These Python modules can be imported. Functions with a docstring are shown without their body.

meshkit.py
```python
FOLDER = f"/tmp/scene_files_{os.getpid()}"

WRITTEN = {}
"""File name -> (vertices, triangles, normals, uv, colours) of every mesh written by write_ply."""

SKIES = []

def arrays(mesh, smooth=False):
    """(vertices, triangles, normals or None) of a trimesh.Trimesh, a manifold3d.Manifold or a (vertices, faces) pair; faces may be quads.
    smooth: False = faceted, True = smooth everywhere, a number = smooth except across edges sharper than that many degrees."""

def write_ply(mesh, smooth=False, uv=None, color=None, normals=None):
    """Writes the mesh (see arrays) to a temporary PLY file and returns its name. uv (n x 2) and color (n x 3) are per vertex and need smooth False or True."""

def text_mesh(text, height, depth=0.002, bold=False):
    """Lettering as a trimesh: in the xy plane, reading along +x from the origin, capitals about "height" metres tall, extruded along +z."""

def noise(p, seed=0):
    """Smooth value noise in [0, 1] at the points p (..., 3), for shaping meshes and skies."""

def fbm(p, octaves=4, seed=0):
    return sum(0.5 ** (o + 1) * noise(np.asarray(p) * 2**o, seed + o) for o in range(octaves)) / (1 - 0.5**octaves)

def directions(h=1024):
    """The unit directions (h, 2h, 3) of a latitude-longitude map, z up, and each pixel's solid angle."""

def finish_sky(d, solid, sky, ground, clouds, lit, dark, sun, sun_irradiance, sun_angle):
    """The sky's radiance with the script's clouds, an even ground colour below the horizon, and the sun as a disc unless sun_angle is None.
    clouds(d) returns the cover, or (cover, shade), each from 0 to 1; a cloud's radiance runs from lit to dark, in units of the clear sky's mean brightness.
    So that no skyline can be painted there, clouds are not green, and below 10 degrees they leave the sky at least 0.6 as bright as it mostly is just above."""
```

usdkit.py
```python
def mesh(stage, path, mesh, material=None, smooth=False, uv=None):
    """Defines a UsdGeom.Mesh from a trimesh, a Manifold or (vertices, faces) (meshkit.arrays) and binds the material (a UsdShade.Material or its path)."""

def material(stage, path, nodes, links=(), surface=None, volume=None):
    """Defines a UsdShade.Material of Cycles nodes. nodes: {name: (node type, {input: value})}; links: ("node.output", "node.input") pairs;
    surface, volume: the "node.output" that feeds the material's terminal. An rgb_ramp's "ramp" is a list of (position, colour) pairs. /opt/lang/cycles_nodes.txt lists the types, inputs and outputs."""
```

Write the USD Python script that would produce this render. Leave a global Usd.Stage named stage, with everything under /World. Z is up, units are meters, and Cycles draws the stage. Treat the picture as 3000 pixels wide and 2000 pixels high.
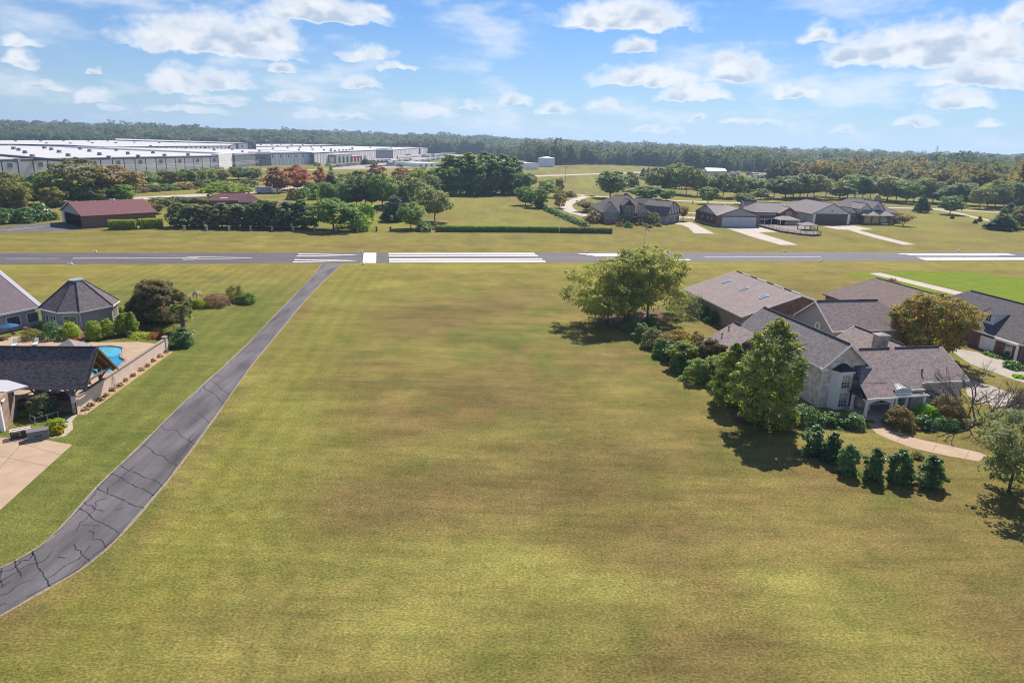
import math, random
import numpy as np
import trimesh
import usdkit, meshkit
from pxr import Usd, UsdGeom, UsdLux, UsdShade, Gf, Sdf, Vt
from shapely.geometry import Polygon, LineString, Point
from shapely import ops as shops

stage = Usd.Stage.CreateInMemory()
UsdGeom.SetStageUpAxis(stage, UsdGeom.Tokens.z)
UsdGeom.Xform.Define(stage, '/World')
rng = np.random.default_rng(7)

# ---------------------------------------------------------------- camera
CAM_H, FPX, ROLL, PITCH = 35.0, 2000.0, math.radians(1.6993), math.radians(16.3106)
cam = UsdGeom.Camera.Define(stage, '/World/camera')
cam.CreateHorizontalApertureAttr(36.0)
cam.CreateFocalLengthAttr(36.0 * FPX / 3000)
cam.CreateFStopAttr(0.0)
cam.CreateClippingRangeAttr(Gf.Vec2f(0.1, 60000))
EXPOSURE = 0.58
cam.CreateExposureAttr(EXPOSURE)
_x = UsdGeom.Xformable(cam)
_x.AddTranslateOp().Set(Gf.Vec3d(0, 0, CAM_H))
_x.AddRotateXOp().Set(90 - math.degrees(PITCH))
_x.AddRotateZOp().Set(math.degrees(ROLL))

def ray(x, y):
    u, v = x - 1500., y - 1000.
    c, s = math.cos(ROLL), math.sin(ROLL)
    u, v = u * c + v * s, -u * s + v * c
    return np.array([u, FPX * math.cos(PITCH) - v * math.sin(PITCH), -FPX * math.sin(PITCH) - v * math.cos(PITCH)])
def G(x, y, z=0.):
    """the point at height z that the photograph shows at pixel x, y"""
    d = ray(x, y); t = (z - CAM_H) / d[2]
    return np.array([d[0] * t, d[1] * t])
def PX(X, Y, Z=0.):
    vz = Z - CAM_H
    f = Y * math.cos(PITCH) - vz * math.sin(PITCH); dn = -Y * math.sin(PITCH) - vz * math.cos(PITCH)
    u, v = X / f * FPX, dn / f * FPX
    c, s = math.cos(ROLL), math.sin(ROLL)
    return np.array([1500 + u * c - v * s, 1000 + u * s + v * c])
def tall(B, ytop):
    """height of an upright thing at B whose top is at pixel row ytop"""
    z = np.arange(0, 60, .05)
    return float(z[np.argmin([abs(PX(B[0], B[1], k)[1] - ytop) for k in z])])
def scale_at(B):
    return FPX / (B[1] * math.cos(PITCH) + CAM_H * math.sin(PITCH))   # pixels per metre
def reg(x0, y0, s): return lambda x, y: (x0 + x / s, y0 + y / s)
R1 = reg(0, 750, 2.6125); R2 = reg(0, 330, 3.136); R3 = reg(750, 330, 3.136); R4 = reg(1500, 330, 3.136); R5 = reg(2250, 330, 3.136)
R6 = reg(1600, 700, 3.136); R7 = reg(2200, 750, 2.851); R8 = reg(2200, 1150, 2.94); RF = reg(0, 0, 1 / 1.27551)
RL = reg(250, 780, 4.523); RC = reg(2600, 1050, 3.075); RT = reg(1980, 930, 3.5636); RK = reg(0, 980, 5.2267)
RA = reg(1720, 550, 7.84); RB = reg(2020, 570, 6.189); RE = reg(2300, 560, 5.88); RW = reg(860, 400, 4.9)

# ---------------------------------------------------------------- sky and sun
SUN_AZ, SUN_EL = math.radians(19), math.radians(47)
SUN = np.array([math.sin(SUN_AZ) * math.cos(SUN_EL), math.cos(SUN_AZ) * math.cos(SUN_EL), math.sin(SUN_EL)])
sun = UsdLux.DistantLight.Define(stage, '/World/sun')
sun.CreateAngleAttr(0.53); sun.CreateIntensityAttr(1.2); sun.CreateNormalizeAttr(True); sun.CreateColorAttr(Gf.Vec3f(1.0, 0.93, 0.82))
_x = UsdGeom.Xformable(sun)
_x.AddRotateZOp().Set(-math.degrees(SUN_AZ)); _x.AddRotateXOp().Set(math.degrees(math.pi / 2 - SUN_EL) * -1)

CLOUDS = [  # centre of the flat base x, y, half width, height (photo pixels), strength, haziness
    (1845, 72, 172, 78, 1.0), (1720, 72, 90, 50, .9), (1865, 146, 76, 40, .75), 
    (1900, 246, 165, 52, 1.0), (2150, 230, 100, 78, 1.0), (2030, 286, 118, 44, .9), (2300, 280, 46, 62, .7), (2330, 280, 100, 36, .85), 
    (2400, 120, 64, 54, .85), (2660, 172, 260, 90, 1.0), (2760, 172, 130, 108, 1.0), (2480, 172, 70, 40, .9), (2900, 172, 130, 70, .9), (2900, 118, 150, 78, .8), (2990, 55, 90, 60, .8), (2860, 244, 180, 66, 1.0), 
    (2800, 302, 130, 48, .75), (2680, 362, 85, 36, .55), (2900, 372, 80, 40, .45), (2040, 350, 36, 26, .6), (1970, 386, 42, 28, .65), (2470, 390, 60, 28, .5),
    (1770, 314, 84, 32, .7), (1620, 328, 80, 36, .75), (1500, 300, 60, 42, .75), (1250, 336, 110, 38, .75), (1385, 318, 48, 32, .65), 
    (860, 292, 90, 40, .7), (270, 290, 70, 44, .6), (560, 330, 200, 30, .5), (1000, 345, 120, 24, .5), (1900, 384, 90, 22, .5), (2200, 362, 160, 24, .55), (120, 262, 120, 34, .6), (940, 52, 190, 62, .95), (1090, 50, 70, 40, .7), (620, 140, 240, 96, 1.0), (780, 120, 110, 80, .9), (520, 110, 70, 72, .85), 
    (520, 260, 84, 72, .9), (640, 250, 150, 60, .6), (830, 216, 64, 36, .75), (1060, 254, 90, 46, .6), (1160, 200, 120, 24, .4), (1080, 170, 130, 50, .45),
    (60, 192, 60, 46, .85), (60, 130, 90, 66, .55), (280, 214, 34, 28, .5), (330, 324, 60, 36, .5), (640, 300, 180, 40, .35), (900, 340, 70, 36, .5), ]

def build_sky():
    n, l = {}, []
    n['sky'] = ('sky_texture', dict(sky_type='single_scattering', sun_disc=False, sun_elevation=SUN_EL, sun_rotation=SUN_AZ, altitude=200., air_density=1.0, aerosol_density=0.2, ozone_density=2.0))
    n['tc'] = ('texture_coordinate', {})
    n['sep'] = ('separate_xyz', {}); l.append(('tc.generated', 'sep.vector'))
    n['az'] = ('math', dict(math_type='arctan2')); l += [('sep.x', 'az.value1'), ('sep.y', 'az.value2')]
    n['el'] = ('math', dict(math_type='arcsine')); l.append(('sep.z', 'el.value1'))
    n['uv'] = ('combine_xyz', {}); l += [('az.value', 'uv.x'), ('el.value', 'uv.y')]
    # billowing edges: push the coordinate about with noise
    n['m1'] = ('mapping', dict(scale=(1., 1.6, 1.))); l.append(('uv.vector', 'm1.vector'))
    n['n1'] = ('noise_texture', dict(dimensions='2D', scale=26., detail=3., roughness=.55)); l.append(('m1.vector', 'n1.vector'))
    n['n1s'] = ('vector_math', dict(math_type='subtract', vector2=(.5, .5, .5))); l.append(('n1.color', 'n1s.vector1'))
    n['n1m'] = ('vector_math', dict(math_type='multiply', vector2=(.026, .021, 0.))); l.append(('n1s.vector', 'n1m.vector1'))
    n['p'] = ('vector_math', dict(math_type='add')); l += [('uv.vector', 'p.vector1'), ('n1m.vector', 'p.vector2')]
    prev = None
    for i, (cx, cy, hw, h, st) in enumerate(CLOUDS):
        d = ray(cx, cy); d /= np.linalg.norm(d); az, el = math.atan2(d[0], d[1]), math.asin(d[2])
        e = ray(cx + hw, cy); a = abs(math.atan2(e[0], e[1]) - az) * 1.05
        e = ray(cx, cy - h); e /= np.linalg.norm(e); b = abs(math.asin(e[2]) - el) * 1.12
        k = f'c{i}'
        n[k] = ('mapping', dict(scale=(1 / a, 1 / b, 0.), location=(-az / a, -el / b, 0.))); l.append(('p.vector', k + '.vector'))
        n[k + 'l'] = ('vector_math', dict(math_type='length')); l.append((k + '.vector', k + 'l.vector1'))
        n[k + 'b'] = ('vector_math', dict(math_type='dot_product', vector2=(0., -5., 0.))); l.append((k + '.vector', k + 'b.vector1'))
        n[k + 'm'] = ('math', dict(math_type='maximum')); l += [(k + 'l.value', k + 'm.value1'), (k + 'b.value', k + 'm.value2')]
        n[k + 's'] = ('math', dict(math_type='add', value2=(1 - st) * .75)); l.append((k + 'm.value', k + 's.value1'))
        if prev:
            n[k + 'x'] = ('math', dict(math_type='smoothmin', value3=.12)); l += [(prev, k + 'x.value1'), (k + 's.value', k + 'x.value2')]; prev = k + 'x.value'
        else:
            prev = k + 's.value'
    # soft detail
    n['n2'] = ('noise_texture', dict(dimensions='2D', scale=46., detail=4., roughness=.6)); l.append(('m1.vector', 'n2.vector'))
    n['n2m'] = ('math', dict(math_type='multiply_add', value2=-.62, value3=.31)); l.append(('n2.fac', 'n2m.value1'))
    n['den'] = ('math', dict(math_type='add')); l += [(prev, 'den.value1'), ('n2m.value', 'den.value2')]
    n['cov'] = ('map_range', dict(range_type='smoothstep', from_min=1.32, from_max=.55, to_min=0., to_max=1., clamp=True)); l.append(('den.value', 'cov.value'))
    # a thin general veil and the same kind of scattered cloud all round
    n['m3'] = ('mapping', dict(scale=(2.2, 7., 1.))); l.append(('uv.vector', 'm3.vector'))
    n['n3'] = ('noise_texture', dict(dimensions='2D', scale=2.6, detail=4., roughness=.62)); l.append(('m3.vector', 'n3.vector'))
    n['veil'] = ('map_range', dict(range_type='smoothstep', from_min=.45, from_max=.76, to_min=0., to_max=.55, clamp=True)); l.append(('n3.fac', 'veil.value'))
    n['hz'] = ('map_range', dict(range_type='smoothstep', from_min=.2, from_max=0., to_min=0., to_max=.22, clamp=True)); l.append(('el.value', 'hz.value'))
    n['v2'] = ('math', dict(math_type='add', use_clamp=True)); l += [('veil.result', 'v2.value1'), ('hz.result', 'v2.value2')]
    n['cm'] = ('math', dict(math_type='maximum')); l += [('cov.result', 'cm.value1'), ('v2.value', 'cm.value2')]
    n['cs'] = ('math', dict(math_type='multiply', value2=.96)); l.append(('cm.value', 'cs.value1'))
    # colour: bright tops, grey-blue hearts and bases
    n['sh'] = ('map_range', dict(range_type='smoothstep', from_min=.92, from_max=.25, to_min=0., to_max=1., clamp=True)); l.append(('den.value', 'sh.value'))
    n['n4'] = ('noise_texture', dict(dimensions='2D', scale=24., detail=2., roughness=.5)); l.append(('m1.vector', 'n4.vector'))
    n['sh2'] = ('map_range', dict(range_type='smoothstep', from_min=.36, from_max=.62, to_min=.1, to_max=.95, clamp=True)); l.append(('n4.fac', 'sh2.value'))
    n['shm'] = ('math', dict(math_type='multiply')); l += [('sh.result', 'shm.value1'), ('sh2.result', 'shm.value2')]
    n['cc'] = ('mix', dict(color1=SKY_WHITE, color2=SKY_GREY)); l.append(('shm.value', 'cc.fac'))
    n['te'] = ('rgb_ramp', dict(ramp=[(0., (.335, .55, .81)), (.12, (.36, .585, .88)), (.3, SKY_TINT), (1., SKY_TINT)])); l.append(('el.value', 'te.fac'))
    n['tint'] = ('mix', dict(mix_type='multiply', fac=1.)); l += [('sky.color', 'tint.color1'), ('te.color', 'tint.color2')]
    n['mx'] = ('mix', {}); l += [('cs.value', 'mx.fac'), ('tint.color', 'mx.color1'), ('cc.color', 'mx.color2')]
    n['bg'] = ('background_shader', dict(strength=SKY_STRENGTH)); l.append(('mx.color', 'bg.color'))
    return usdkit.material(stage, '/World/Looks/sky', n, l, surface='bg.background')
HAZE_D = .00012
SKY_STRENGTH = .078
SKY_WHITE, SKY_GREY, SKY_TINT = (8.3, 8.4, 8.5), (4.2, 5.1, 6.4), (.41, .655, .98)
dome = UsdLux.DomeLight.Define(stage, '/World/sky')
dome.CreateIntensityAttr(1.0)
UsdShade.MaterialBindingAPI.Apply(dome.GetPrim()).Bind(build_sky())
dome.GetPrim().SetCustomDataByKey('label', 'blue sky with scattered white cumulus clouds'); dome.GetPrim().SetCustomDataByKey('kind', 'structure')

# ---------------------------------------------------------------- scene tree helpers
used = {}
def numbered(parent, name):
    k = (parent, name); i = used.get(k, 0); used[k] = i + 1
    return name if i == 0 else f'{name}_{i:03d}'
def tag(p, label=None, cat=None, group=None, kind=None):
    for k, v in (('label', label), ('category', cat), ('group', group), ('kind', kind)):
        if v: p.SetCustomDataByKey(k, v)
    return p
def thing(name, label, cat, loc=(0, 0, 0), rz=0, group=None, scale=None):
    x = UsdGeom.Xform.Define(stage, '/World/' + numbered('/World', name))
    x.AddTranslateOp().Set(Gf.Vec3d(*map(float, loc))); x.AddRotateZOp().Set(float(rz))
    if scale is not None: x.AddScaleOp().Set(Gf.Vec3f(*map(float, scale)))
    return tag(x.GetPrim(), label, cat, group)
def path_of(parent): return '/World' if parent is None else str(parent.GetPath())
def put(name, mesh, m, parent=None, smooth=False, label=None, cat=None, group=None, kind=None, normals=None, color=None):
    """one Mesh prim under parent (or at top level)"""
    base = path_of(parent)
    if isinstance(mesh, MB): mesh = mesh.arrays()
    g = usdkit.mesh(stage, base + '/' + numbered(base, name), mesh, m, smooth)
    if normals is not None:
        g.CreateNormalsAttr(Vt.Vec3fArray.FromNumpy(np.asarray(normals, np.float32))); g.SetNormalsInterpolation('vertex')
    if color is None and '/leaf_' in str(m.GetPath() if hasattr(m, 'GetPath') else m):
        v = np.asarray(mesh[0], float); k = (len(v) + 3) // 4; rr = np.random.default_rng(len(v)).random(k); c4 = v[::4]
        color = np.repeat(.62 * rr + .38 * np.clip(.5 + 2.2 * (meshkit.noise(c4 / .8 + 50, 3) - .5), 0, 1), 4)[:len(v), None] * np.ones(3)
    if color is not None:
        UsdGeom.PrimvarsAPI(g).CreatePrimvar('tone', Sdf.ValueTypeNames.Float3Array, 'vertex').Set(Vt.Vec3fArray.FromNumpy(np.asarray(color, np.float32)))
    return tag(g.GetPrim(), label, cat, group, kind)
LIB = stage.CreateClassPrim('/World/Library')
def proto(name):
    return stage.CreateClassPrim('/World/Library/' + numbered('/World/Library', name))
def copy(pr, name, label, cat, loc, rz=0, group=None, scale=None):
    o = thing(name, label, cat, loc, rz, group, scale)
    o.GetReferences().AddInternalReference(pr.GetPath()); o.SetInstanceable(True)
    return o

class MB:
    """collects boxes, prisms and tubes into one mesh"""
    def __init__(s): s.v, s.f, s.n = [], [], 0
    def add(s, v, f):
        v = np.asarray(v, float); f = np.asarray(f, int)
        if f.shape[1] == 4: f = np.vstack([f[:, [0, 1, 2]], f[:, [0, 2, 3]]])
        s.v.append(v); s.f.append(f + s.n); s.n += len(v); return s
    def arrays(s): return np.vstack(s.v), np.vstack(s.f)
    def tm(s, t): return s.add(t.vertices, t.faces)
    def box(s, x0, x1, y0, y1, z0, z1):
        v = [(x, y, z) for x in (x0, x1) for y in (y0, y1) for z in (z0, z1)]
        return s.add(v, [(0, 1, 3, 2), (4, 6, 7, 5), (0, 4, 5, 1), (2, 3, 7, 6), (0, 2, 6, 4), (1, 5, 7, 3)])
    def quad(s, *p): return s.add(p, [list(range(len(p)))] if len(p) == 4 else [(0, i, i + 1) for i in range(1, len(p) - 1)])
    def slab(s, poly, t, up=None):
        """a flat polygon in space given thickness t against its normal"""
        p = np.asarray(poly, float); n = np.zeros(3)
        for i in range(len(p)): n += np.cross(p[i] - p[0], p[(i + 1) % len(p)] - p[0])
        n /= np.linalg.norm(n)
        if n[2] < 0 or (up is not None and n @ up < 0): p = p[::-1]; n = -n
        k = len(p); v = np.vstack([p, p - n * t])
        f = [(0, i, i + 1) for i in range(1, k - 1)] + [(k, k + i + 1, k + i) for i in range(1, k - 1)]
        for i in range(k):
            j = (i + 1) % k; f += [(i, k + i, k + j), (i, k + j, j)]
        return s.add(v, f)
    def prism(s, pts, z0, z1):
        """plan polygon (counter-clockwise or not, may be concave) from z0 to z1"""
        t = trimesh.creation.extrude_polygon(Polygon(pts).buffer(0), z1 - z0, engine='earcut'); t.apply_translation((0, 0, z0)); return s.tm(t)
    def wallpoly(s, pts, A, B, t, zoff=0):
        """polygon in the upright plane through A->B (pts = (along, z)), thickness t to the right-hand side behind"""
        A, B = np.asarray(A, float), np.asarray(B, float); d = (B - A) / np.linalg.norm(B - A); n = np.array([-d[1], d[0]])
        m = trimesh.creation.extrude_polygon(Polygon(pts).buffer(0), t, engine='earcut'); v = m.vertices
        w = np.stack([A[0] + d[0] * v[:, 0] + n[0] * v[:, 2], A[1] + d[1] * v[:, 0] + n[1] * v[:, 2], v[:, 1] + zoff], 1)
        return s.add(w, m.faces[:, ::-1])
    def tube(s, pts, r, k=6):
        p = np.asarray(pts, float); r = np.broadcast_to(r, (len(p),)); t = np.gradient(p, axis=0); t /= np.linalg.norm(t, axis=1, keepdims=True) + 1e-12
        a = np.cross(t, np.where(np.abs(t[:, 2:]) < .9, [0, 0, 1.], [1., 0, 0])); a /= np.linalg.norm(a, axis=1, keepdims=True) + 1e-12; b = np.cross(t, a)
        g = np.arange(k) * 2 * np.pi / k
        v = p[:, None] + r[:, None, None] * (np.cos(g)[None, :, None] * a[:, None] + np.sin(g)[None, :, None] * b[:, None])
        i, j = np.meshgrid(np.arange(len(p) - 1), np.arange(k), indexing='ij')
        f = np.stack([i * k + j, i * k + (j + 1) % k, (i + 1) * k + (j + 1) % k, (i + 1) * k + j], -1).reshape(-1, 4)
        n0 = len(p) * k; v = np.vstack([v.reshape(-1, 3), p[:1], p[-1:]])
        s.add(v, f[:, ::-1]); base = s.n - len(v)
        s.f.append(np.array([(base + n0, base + (q + 1) % k, base + q) for q in range(k)] + [(base + n0 + 1, base + n0 - k + q, base + n0 - k + (q + 1) % k) for q in range(k)])[:, ::-1]); return s
    def ball(s, c, r, sub=2, squash=1.):
        t = trimesh.creation.icosphere(sub, 1.0); return s.add(t.vertices * np.array([1, 1, squash]) * r + np.asarray(c), t.faces)

def flat(pts, z=0.):
    """a level sheet over a plan polygon"""
    g = pts if hasattr(pts, 'geom_type') else Polygon(pts).buffer(0)
    vs, fs, k = [], [], 0
    for q in getattr(g, 'geoms', [g]):
        a, b = trimesh.creation.triangulate_polygon(q, engine='earcut'); vs.append(a); fs.append(np.asarray(b) + k); k += len(a)
    v, f = np.vstack(vs), np.vstack(fs); v = np.c_[v, np.full(len(v), z)]
    c = np.cross(v[f[:, 1]] - v[f[:, 0]], v[f[:, 2]] - v[f[:, 0]])[:, 2]; f = np.where(c[:, None] < 0, f[:, ::-1], f)
    return v, f
def smooth_line(pts, n=8, closed=False):
    """Catmull-Rom through pts"""
    p = np.asarray(pts, float); k = len(p); out = []
    for i in range(k if closed else k - 1):
        g = (lambda j: p[j % k]) if closed else (lambda j: p[min(max(j, 0), k - 1)])
        a, b, c, d = g(i - 1), g(i), g(i + 1), g(i + 2)
        for t in np.linspace(0, 1, n, endpoint=False):
            out.append(.5 * (2 * b + (c - a) * t + (2 * a - 5 * b + 4 * c - d) * t * t + (3 * b - a - 3 * c + d) * t ** 3))
    if not closed: out.append(p[-1])
    return np.array(out)

# ---------------------------------------------------------------- materials
def L(r, g, b):
    """sRGB 0-255 to linear"""
    return tuple((c / 255 / 12.92 if c <= 10 else ((c / 255 + .055) / 1.055) ** 2.4) for c in (r, g, b))
def look(name, col, rough=.8, var=.25, scale=3., bump=0., bscale=40., metallic=0., spec=.3, col2=None, stretch=(1, 1, 1), detail=4., coords='geometry.position'):
    """plain procedural paint, stone or metal: a base colour broken by noise in two sizes, fine relief"""
    col = np.array(col); c2 = np.array(col2) if col2 is not None else col * (1 - var); c1 = col * (1 + (var * .5 if col2 is None else 0))
    n = {'g': ('geometry', {}), 'tc': ('texture_coordinate', {}), 'm': ('mapping', dict(scale=stretch)), 'n': ('noise_texture', dict(scale=scale, detail=detail, roughness=.6)),
         'r': ('rgb_ramp', dict(ramp=[(.3, tuple(c2)), (.7, tuple(c1))])), 'p': ('principled_bsdf', dict(roughness=rough, metallic=metallic, specular_ior_level=spec))}
    src = 'g.position' if coords == 'geometry.position' else 'tc.object'
    l = [(src, 'm.vector'), ('m.vector', 'n.vector'), ('n.fac', 'r.fac'), ('r.color', 'p.base_color')]
    if bump:
        n['nb'] = ('noise_texture', dict(scale=bscale, detail=3.)); n['b'] = ('bump', dict(strength=bump, distance=.02))
        l += [(src, 'nb.vector'), ('nb.fac', 'b.height'), ('b.normal', 'p.normal')]
    return usdkit.material(stage, '/World/Looks/' + name, n, l, surface='p.BSDF')
LEAF_GAIN = 2.75
def foliage_look(name, cols, trans=.5, rough=.55, spread=.5, spec=.25, nscale=.45, namp=.7, gain=1.):
    """leaves: a ramp of colours picked per leaf and per tree"""
    cols = [tuple(min(.6, v * LEAF_GAIN * gain) if max(c) < .25 else v for v in c) for c in cols]
    n = {'g': ('geometry', {}), 'at': ('attribute', dict(attribute='tone')), 'o': ('object_info', {}), 'mx': ('math', dict(math_type='multiply_add', value2=spread, value3=0.)), 'm2': ('math', dict(math_type='multiply', value2=1 - spread)), 'ns': ('noise_texture', dict(scale=nscale, detail=2.)),
         'r': ('rgb_ramp', dict(ramp=[(i / max(1, len(cols) - 1), c) for i, c in enumerate(cols)])),
         'p': ('principled_bsdf', dict(roughness=rough, specular_ior_level=spec)), 't': ('translucent_bsdf', {}), 's': ('mix_closure', dict(fac=trans)),
         'tw': ('mix', dict(mix_type='multiply', fac=1., color2=(1.75, 1.7, .8))), 'a3': ('math', dict(math_type='multiply_add', value2=namp, value3=-namp / 2)), 'a4': ('math', dict(math_type='add', use_clamp=True))}
    l = [('at.fac', 'mx.value1'), ('o.random', 'm2.value1'), ('m2.value', 'mx.value3'), ('g.position', 'ns.vector'), ('ns.fac', 'a3.value1'), ('mx.value', 'a4.value1'), ('a3.value', 'a4.value2'), ('a4.value', 'r.fac'),
         ('r.color', 'p.base_color'), ('r.color', 'tw.color1'), ('tw.color', 't.color'), ('p.BSDF', 's.closure1'), ('t.BSDF', 's.closure2')]
    return usdkit.material(stage, '/World/Looks/' + name, n, l, surface='s.closure')

# ---------------------------------------------------------------- ground and far terrain
def hill(x, y):
    r = np.hypot(x, y); az = np.degrees(np.arctan2(x, np.maximum(y, 1)))
    A = np.interp(az, [-40, -30, -20, -8, 5, 15, 25, 40], [17, 21, 18, 13, 8, 4, 2, 0])
    s = np.clip((r - 1750) / 1100, 0, 1); s = s * s * (3 - 2 * s)
    n = meshkit.fbm(np.stack([x / 700, y / 700, x * 0], -1), 4, 3) - .5
    far = np.clip((r - 4000) / 4000, 0, 1)
    return s * np.maximum(A + n * 30, -2) + far * 6
def axis(dense0, dense1, step, lo, hi, g=1.12):
    a = list(np.arange(dense0, dense1 + .01, step)); s = step
    while a[-1] < hi: s *= g; a.append(a[-1] + s)
    s = step; b = []; q = dense0
    while q > lo: s *= g; q -= s; b.append(q)
    return np.array(b[::-1] + a)
def grass_tone(x, y):
    """the grass's own colour: dry tan-olive field, greener mown strips, lush watered lawns"""
    p = np.stack([x, y, x * 0], -1)
    olive, dry, green, lush, gold, light = (np.array(c) for c in (GR_OLIVE, GR_DRY, GR_GREEN, GR_LUSH, GR_GOLD, GR_LIGHT))
    n1 = meshkit.fbm(p / 14, 4, 11); n2 = meshkit.fbm(p / 5, 3, 21); n3 = meshkit.fbm(p / 40, 3, 31); n4 = meshkit.fbm(p * np.array([1 / 30, 1 / 6, 1]), 3, 5)
    def mixc(c, d, t): t = np.clip(t, 0, 1)[..., None]; return c * (1 - t) + d * t
    c = np.broadcast_to(olive, x.shape + (3,))
    c = mixc(c, dry, (n1 - .45) * 3.2)
    c = mixc(c, green, (.43 - n2) * 2.0 + (.5 - n3) * .7)
    def blob(px, py, rx, ry, rot=0):
        g = G(px, py); dx, dy = x - g[0], y - g[1]; cr, sr = math.cos(rot), math.sin(rot)
        d = np.hypot((dx * cr + dy * sr) / rx, (-dx * sr + dy * cr) / ry) + (n1 - .5) * 1.6
        return np.clip(1.35 - d, 0, 1) ** 1.0
    # broad patches seen in the field
    for a in ((1100, 1480, 9, 5, .7), (1500, 1440, 15, 4.5, .75), (1950, 1560, 13, 2.6, .7), (1000, 1120, 8, 14, .6), (1450, 1130, 12, 10, .55), (1250, 920, 16, 14, .6), (1750, 1330, 14, 6, .55), (2150, 1890, 4.5, 1.8, .8), (1950, 1960, 5, 1.4, .6), (2700, 1560, 9, 3, .5), (700, 1420, 4, 6, .4), (2000, 1250, 8, 7, .3)): c = mixc(c, dry * np.array([.88, .90, .92]), blob(*a[:4]) * min(1, a[4] * 1.25))
    for a in ((1380, 1640, 8, 3, .75), (1720, 1720, 11, 3, .8), (1150, 1800, 10, 4, .7), (1500, 1860, 12, 3, .7), (2330, 1750, 7, 2.4, .8), (2230, 1690, 6, 1.8, .7), (800, 1900, 8, 3, .5), (2600, 1900, 8, 3, .5), (720, 1500, 5, 10, .4), (800, 1280, 4, 14, .5), (920, 1180, 5, 5, .6), (1090, 1100, 3, 3, .6), (760, 1150, 3, 8, .5), (1050, 860, 12, 16, .5)): c = mixc(c, light, blob(*a[:4]) * a[4])
    for a in ((1900, 980, 7, 10, .5), (1650, 1000, 8, 10, .35), (1560, 1250, 8, 4, .35), (1400, 1000, 5, 8, .3), (950, 1650, 6, 3, .3)): c = mixc(c, green, blob(*a[:4]) * a[4])
    streak = meshkit.fbm(np.stack([x / 11 + y / 60, y / 2.2 - x / 30, x * 0], -1), 4, 77); c = c * (1 + (streak - .5)[..., None] * .5)
    # nearer the runway the grass is yellower
    dr = (y - RW0[1]) * RWN[1] + (x - RW0[0]) * RWN[0]
    c = mixc(c, gold, np.clip(1 - np.abs(dr + 8) / 60, 0, 1) * .8 * (dr < 95) * (.65 + .7 * (n4 - .3)))
    c = mixc(c, dry * 1.02, np.clip(1 - np.abs(dr - 14) / 10, 0, 1) * .45 + np.clip(1 - np.abs(dr + 30) / 9, 0, 1) * .3)
    far = np.clip((dr - 30) / 60, 0, 1) * (.5 + (n3 - .5) * 2)
    c = mixc(c, green * .55 + gold * .62, far * .75)
    # the kept yard left of the lane, with mowing lines along it
    s = (x - LANE_X(y)); yard = np.clip((-s - 2.5) / 2, 0, 1) * np.clip((s + 60) / 10, 0, 1) * (y > 30) * (y < 185)
    c = mixc(c, green, yard * .75 * np.clip(1 - (y - 140) / 40, 0, 1))
    stripe = np.clip((s - 2.5) / 1, 0, 1) * np.clip((20 - s) / 12, 0, 1) * (y < 190)
    c = mixc(c, green * .55 + gold * .45, stripe * .55)
    mow = np.sin(s * 2 * np.pi / 3.0 + 1.5 * n3) * .5 + .5
    c = c * (1 + .2 * ((mow - .5) * (yard + stripe) * np.clip((y - 35) / 30, 0, 1))[..., None])
    mow2 = np.sin((dr + .25 * n1) * 2 * np.pi / 9) * np.clip(1 - np.abs(dr) / 60, 0, 1)
    c = c * (1 + .05 * mow2[..., None])
    arc = np.hypot(x + 62, y - 28); cut = np.sin(arc * 2 * np.pi / 2.6 + 2 * n1) * np.clip(1 - np.abs(arc - 46) / 12, 0, 1) * (y < 75); c = c * (1 + .12 * cut[..., None])
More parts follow.
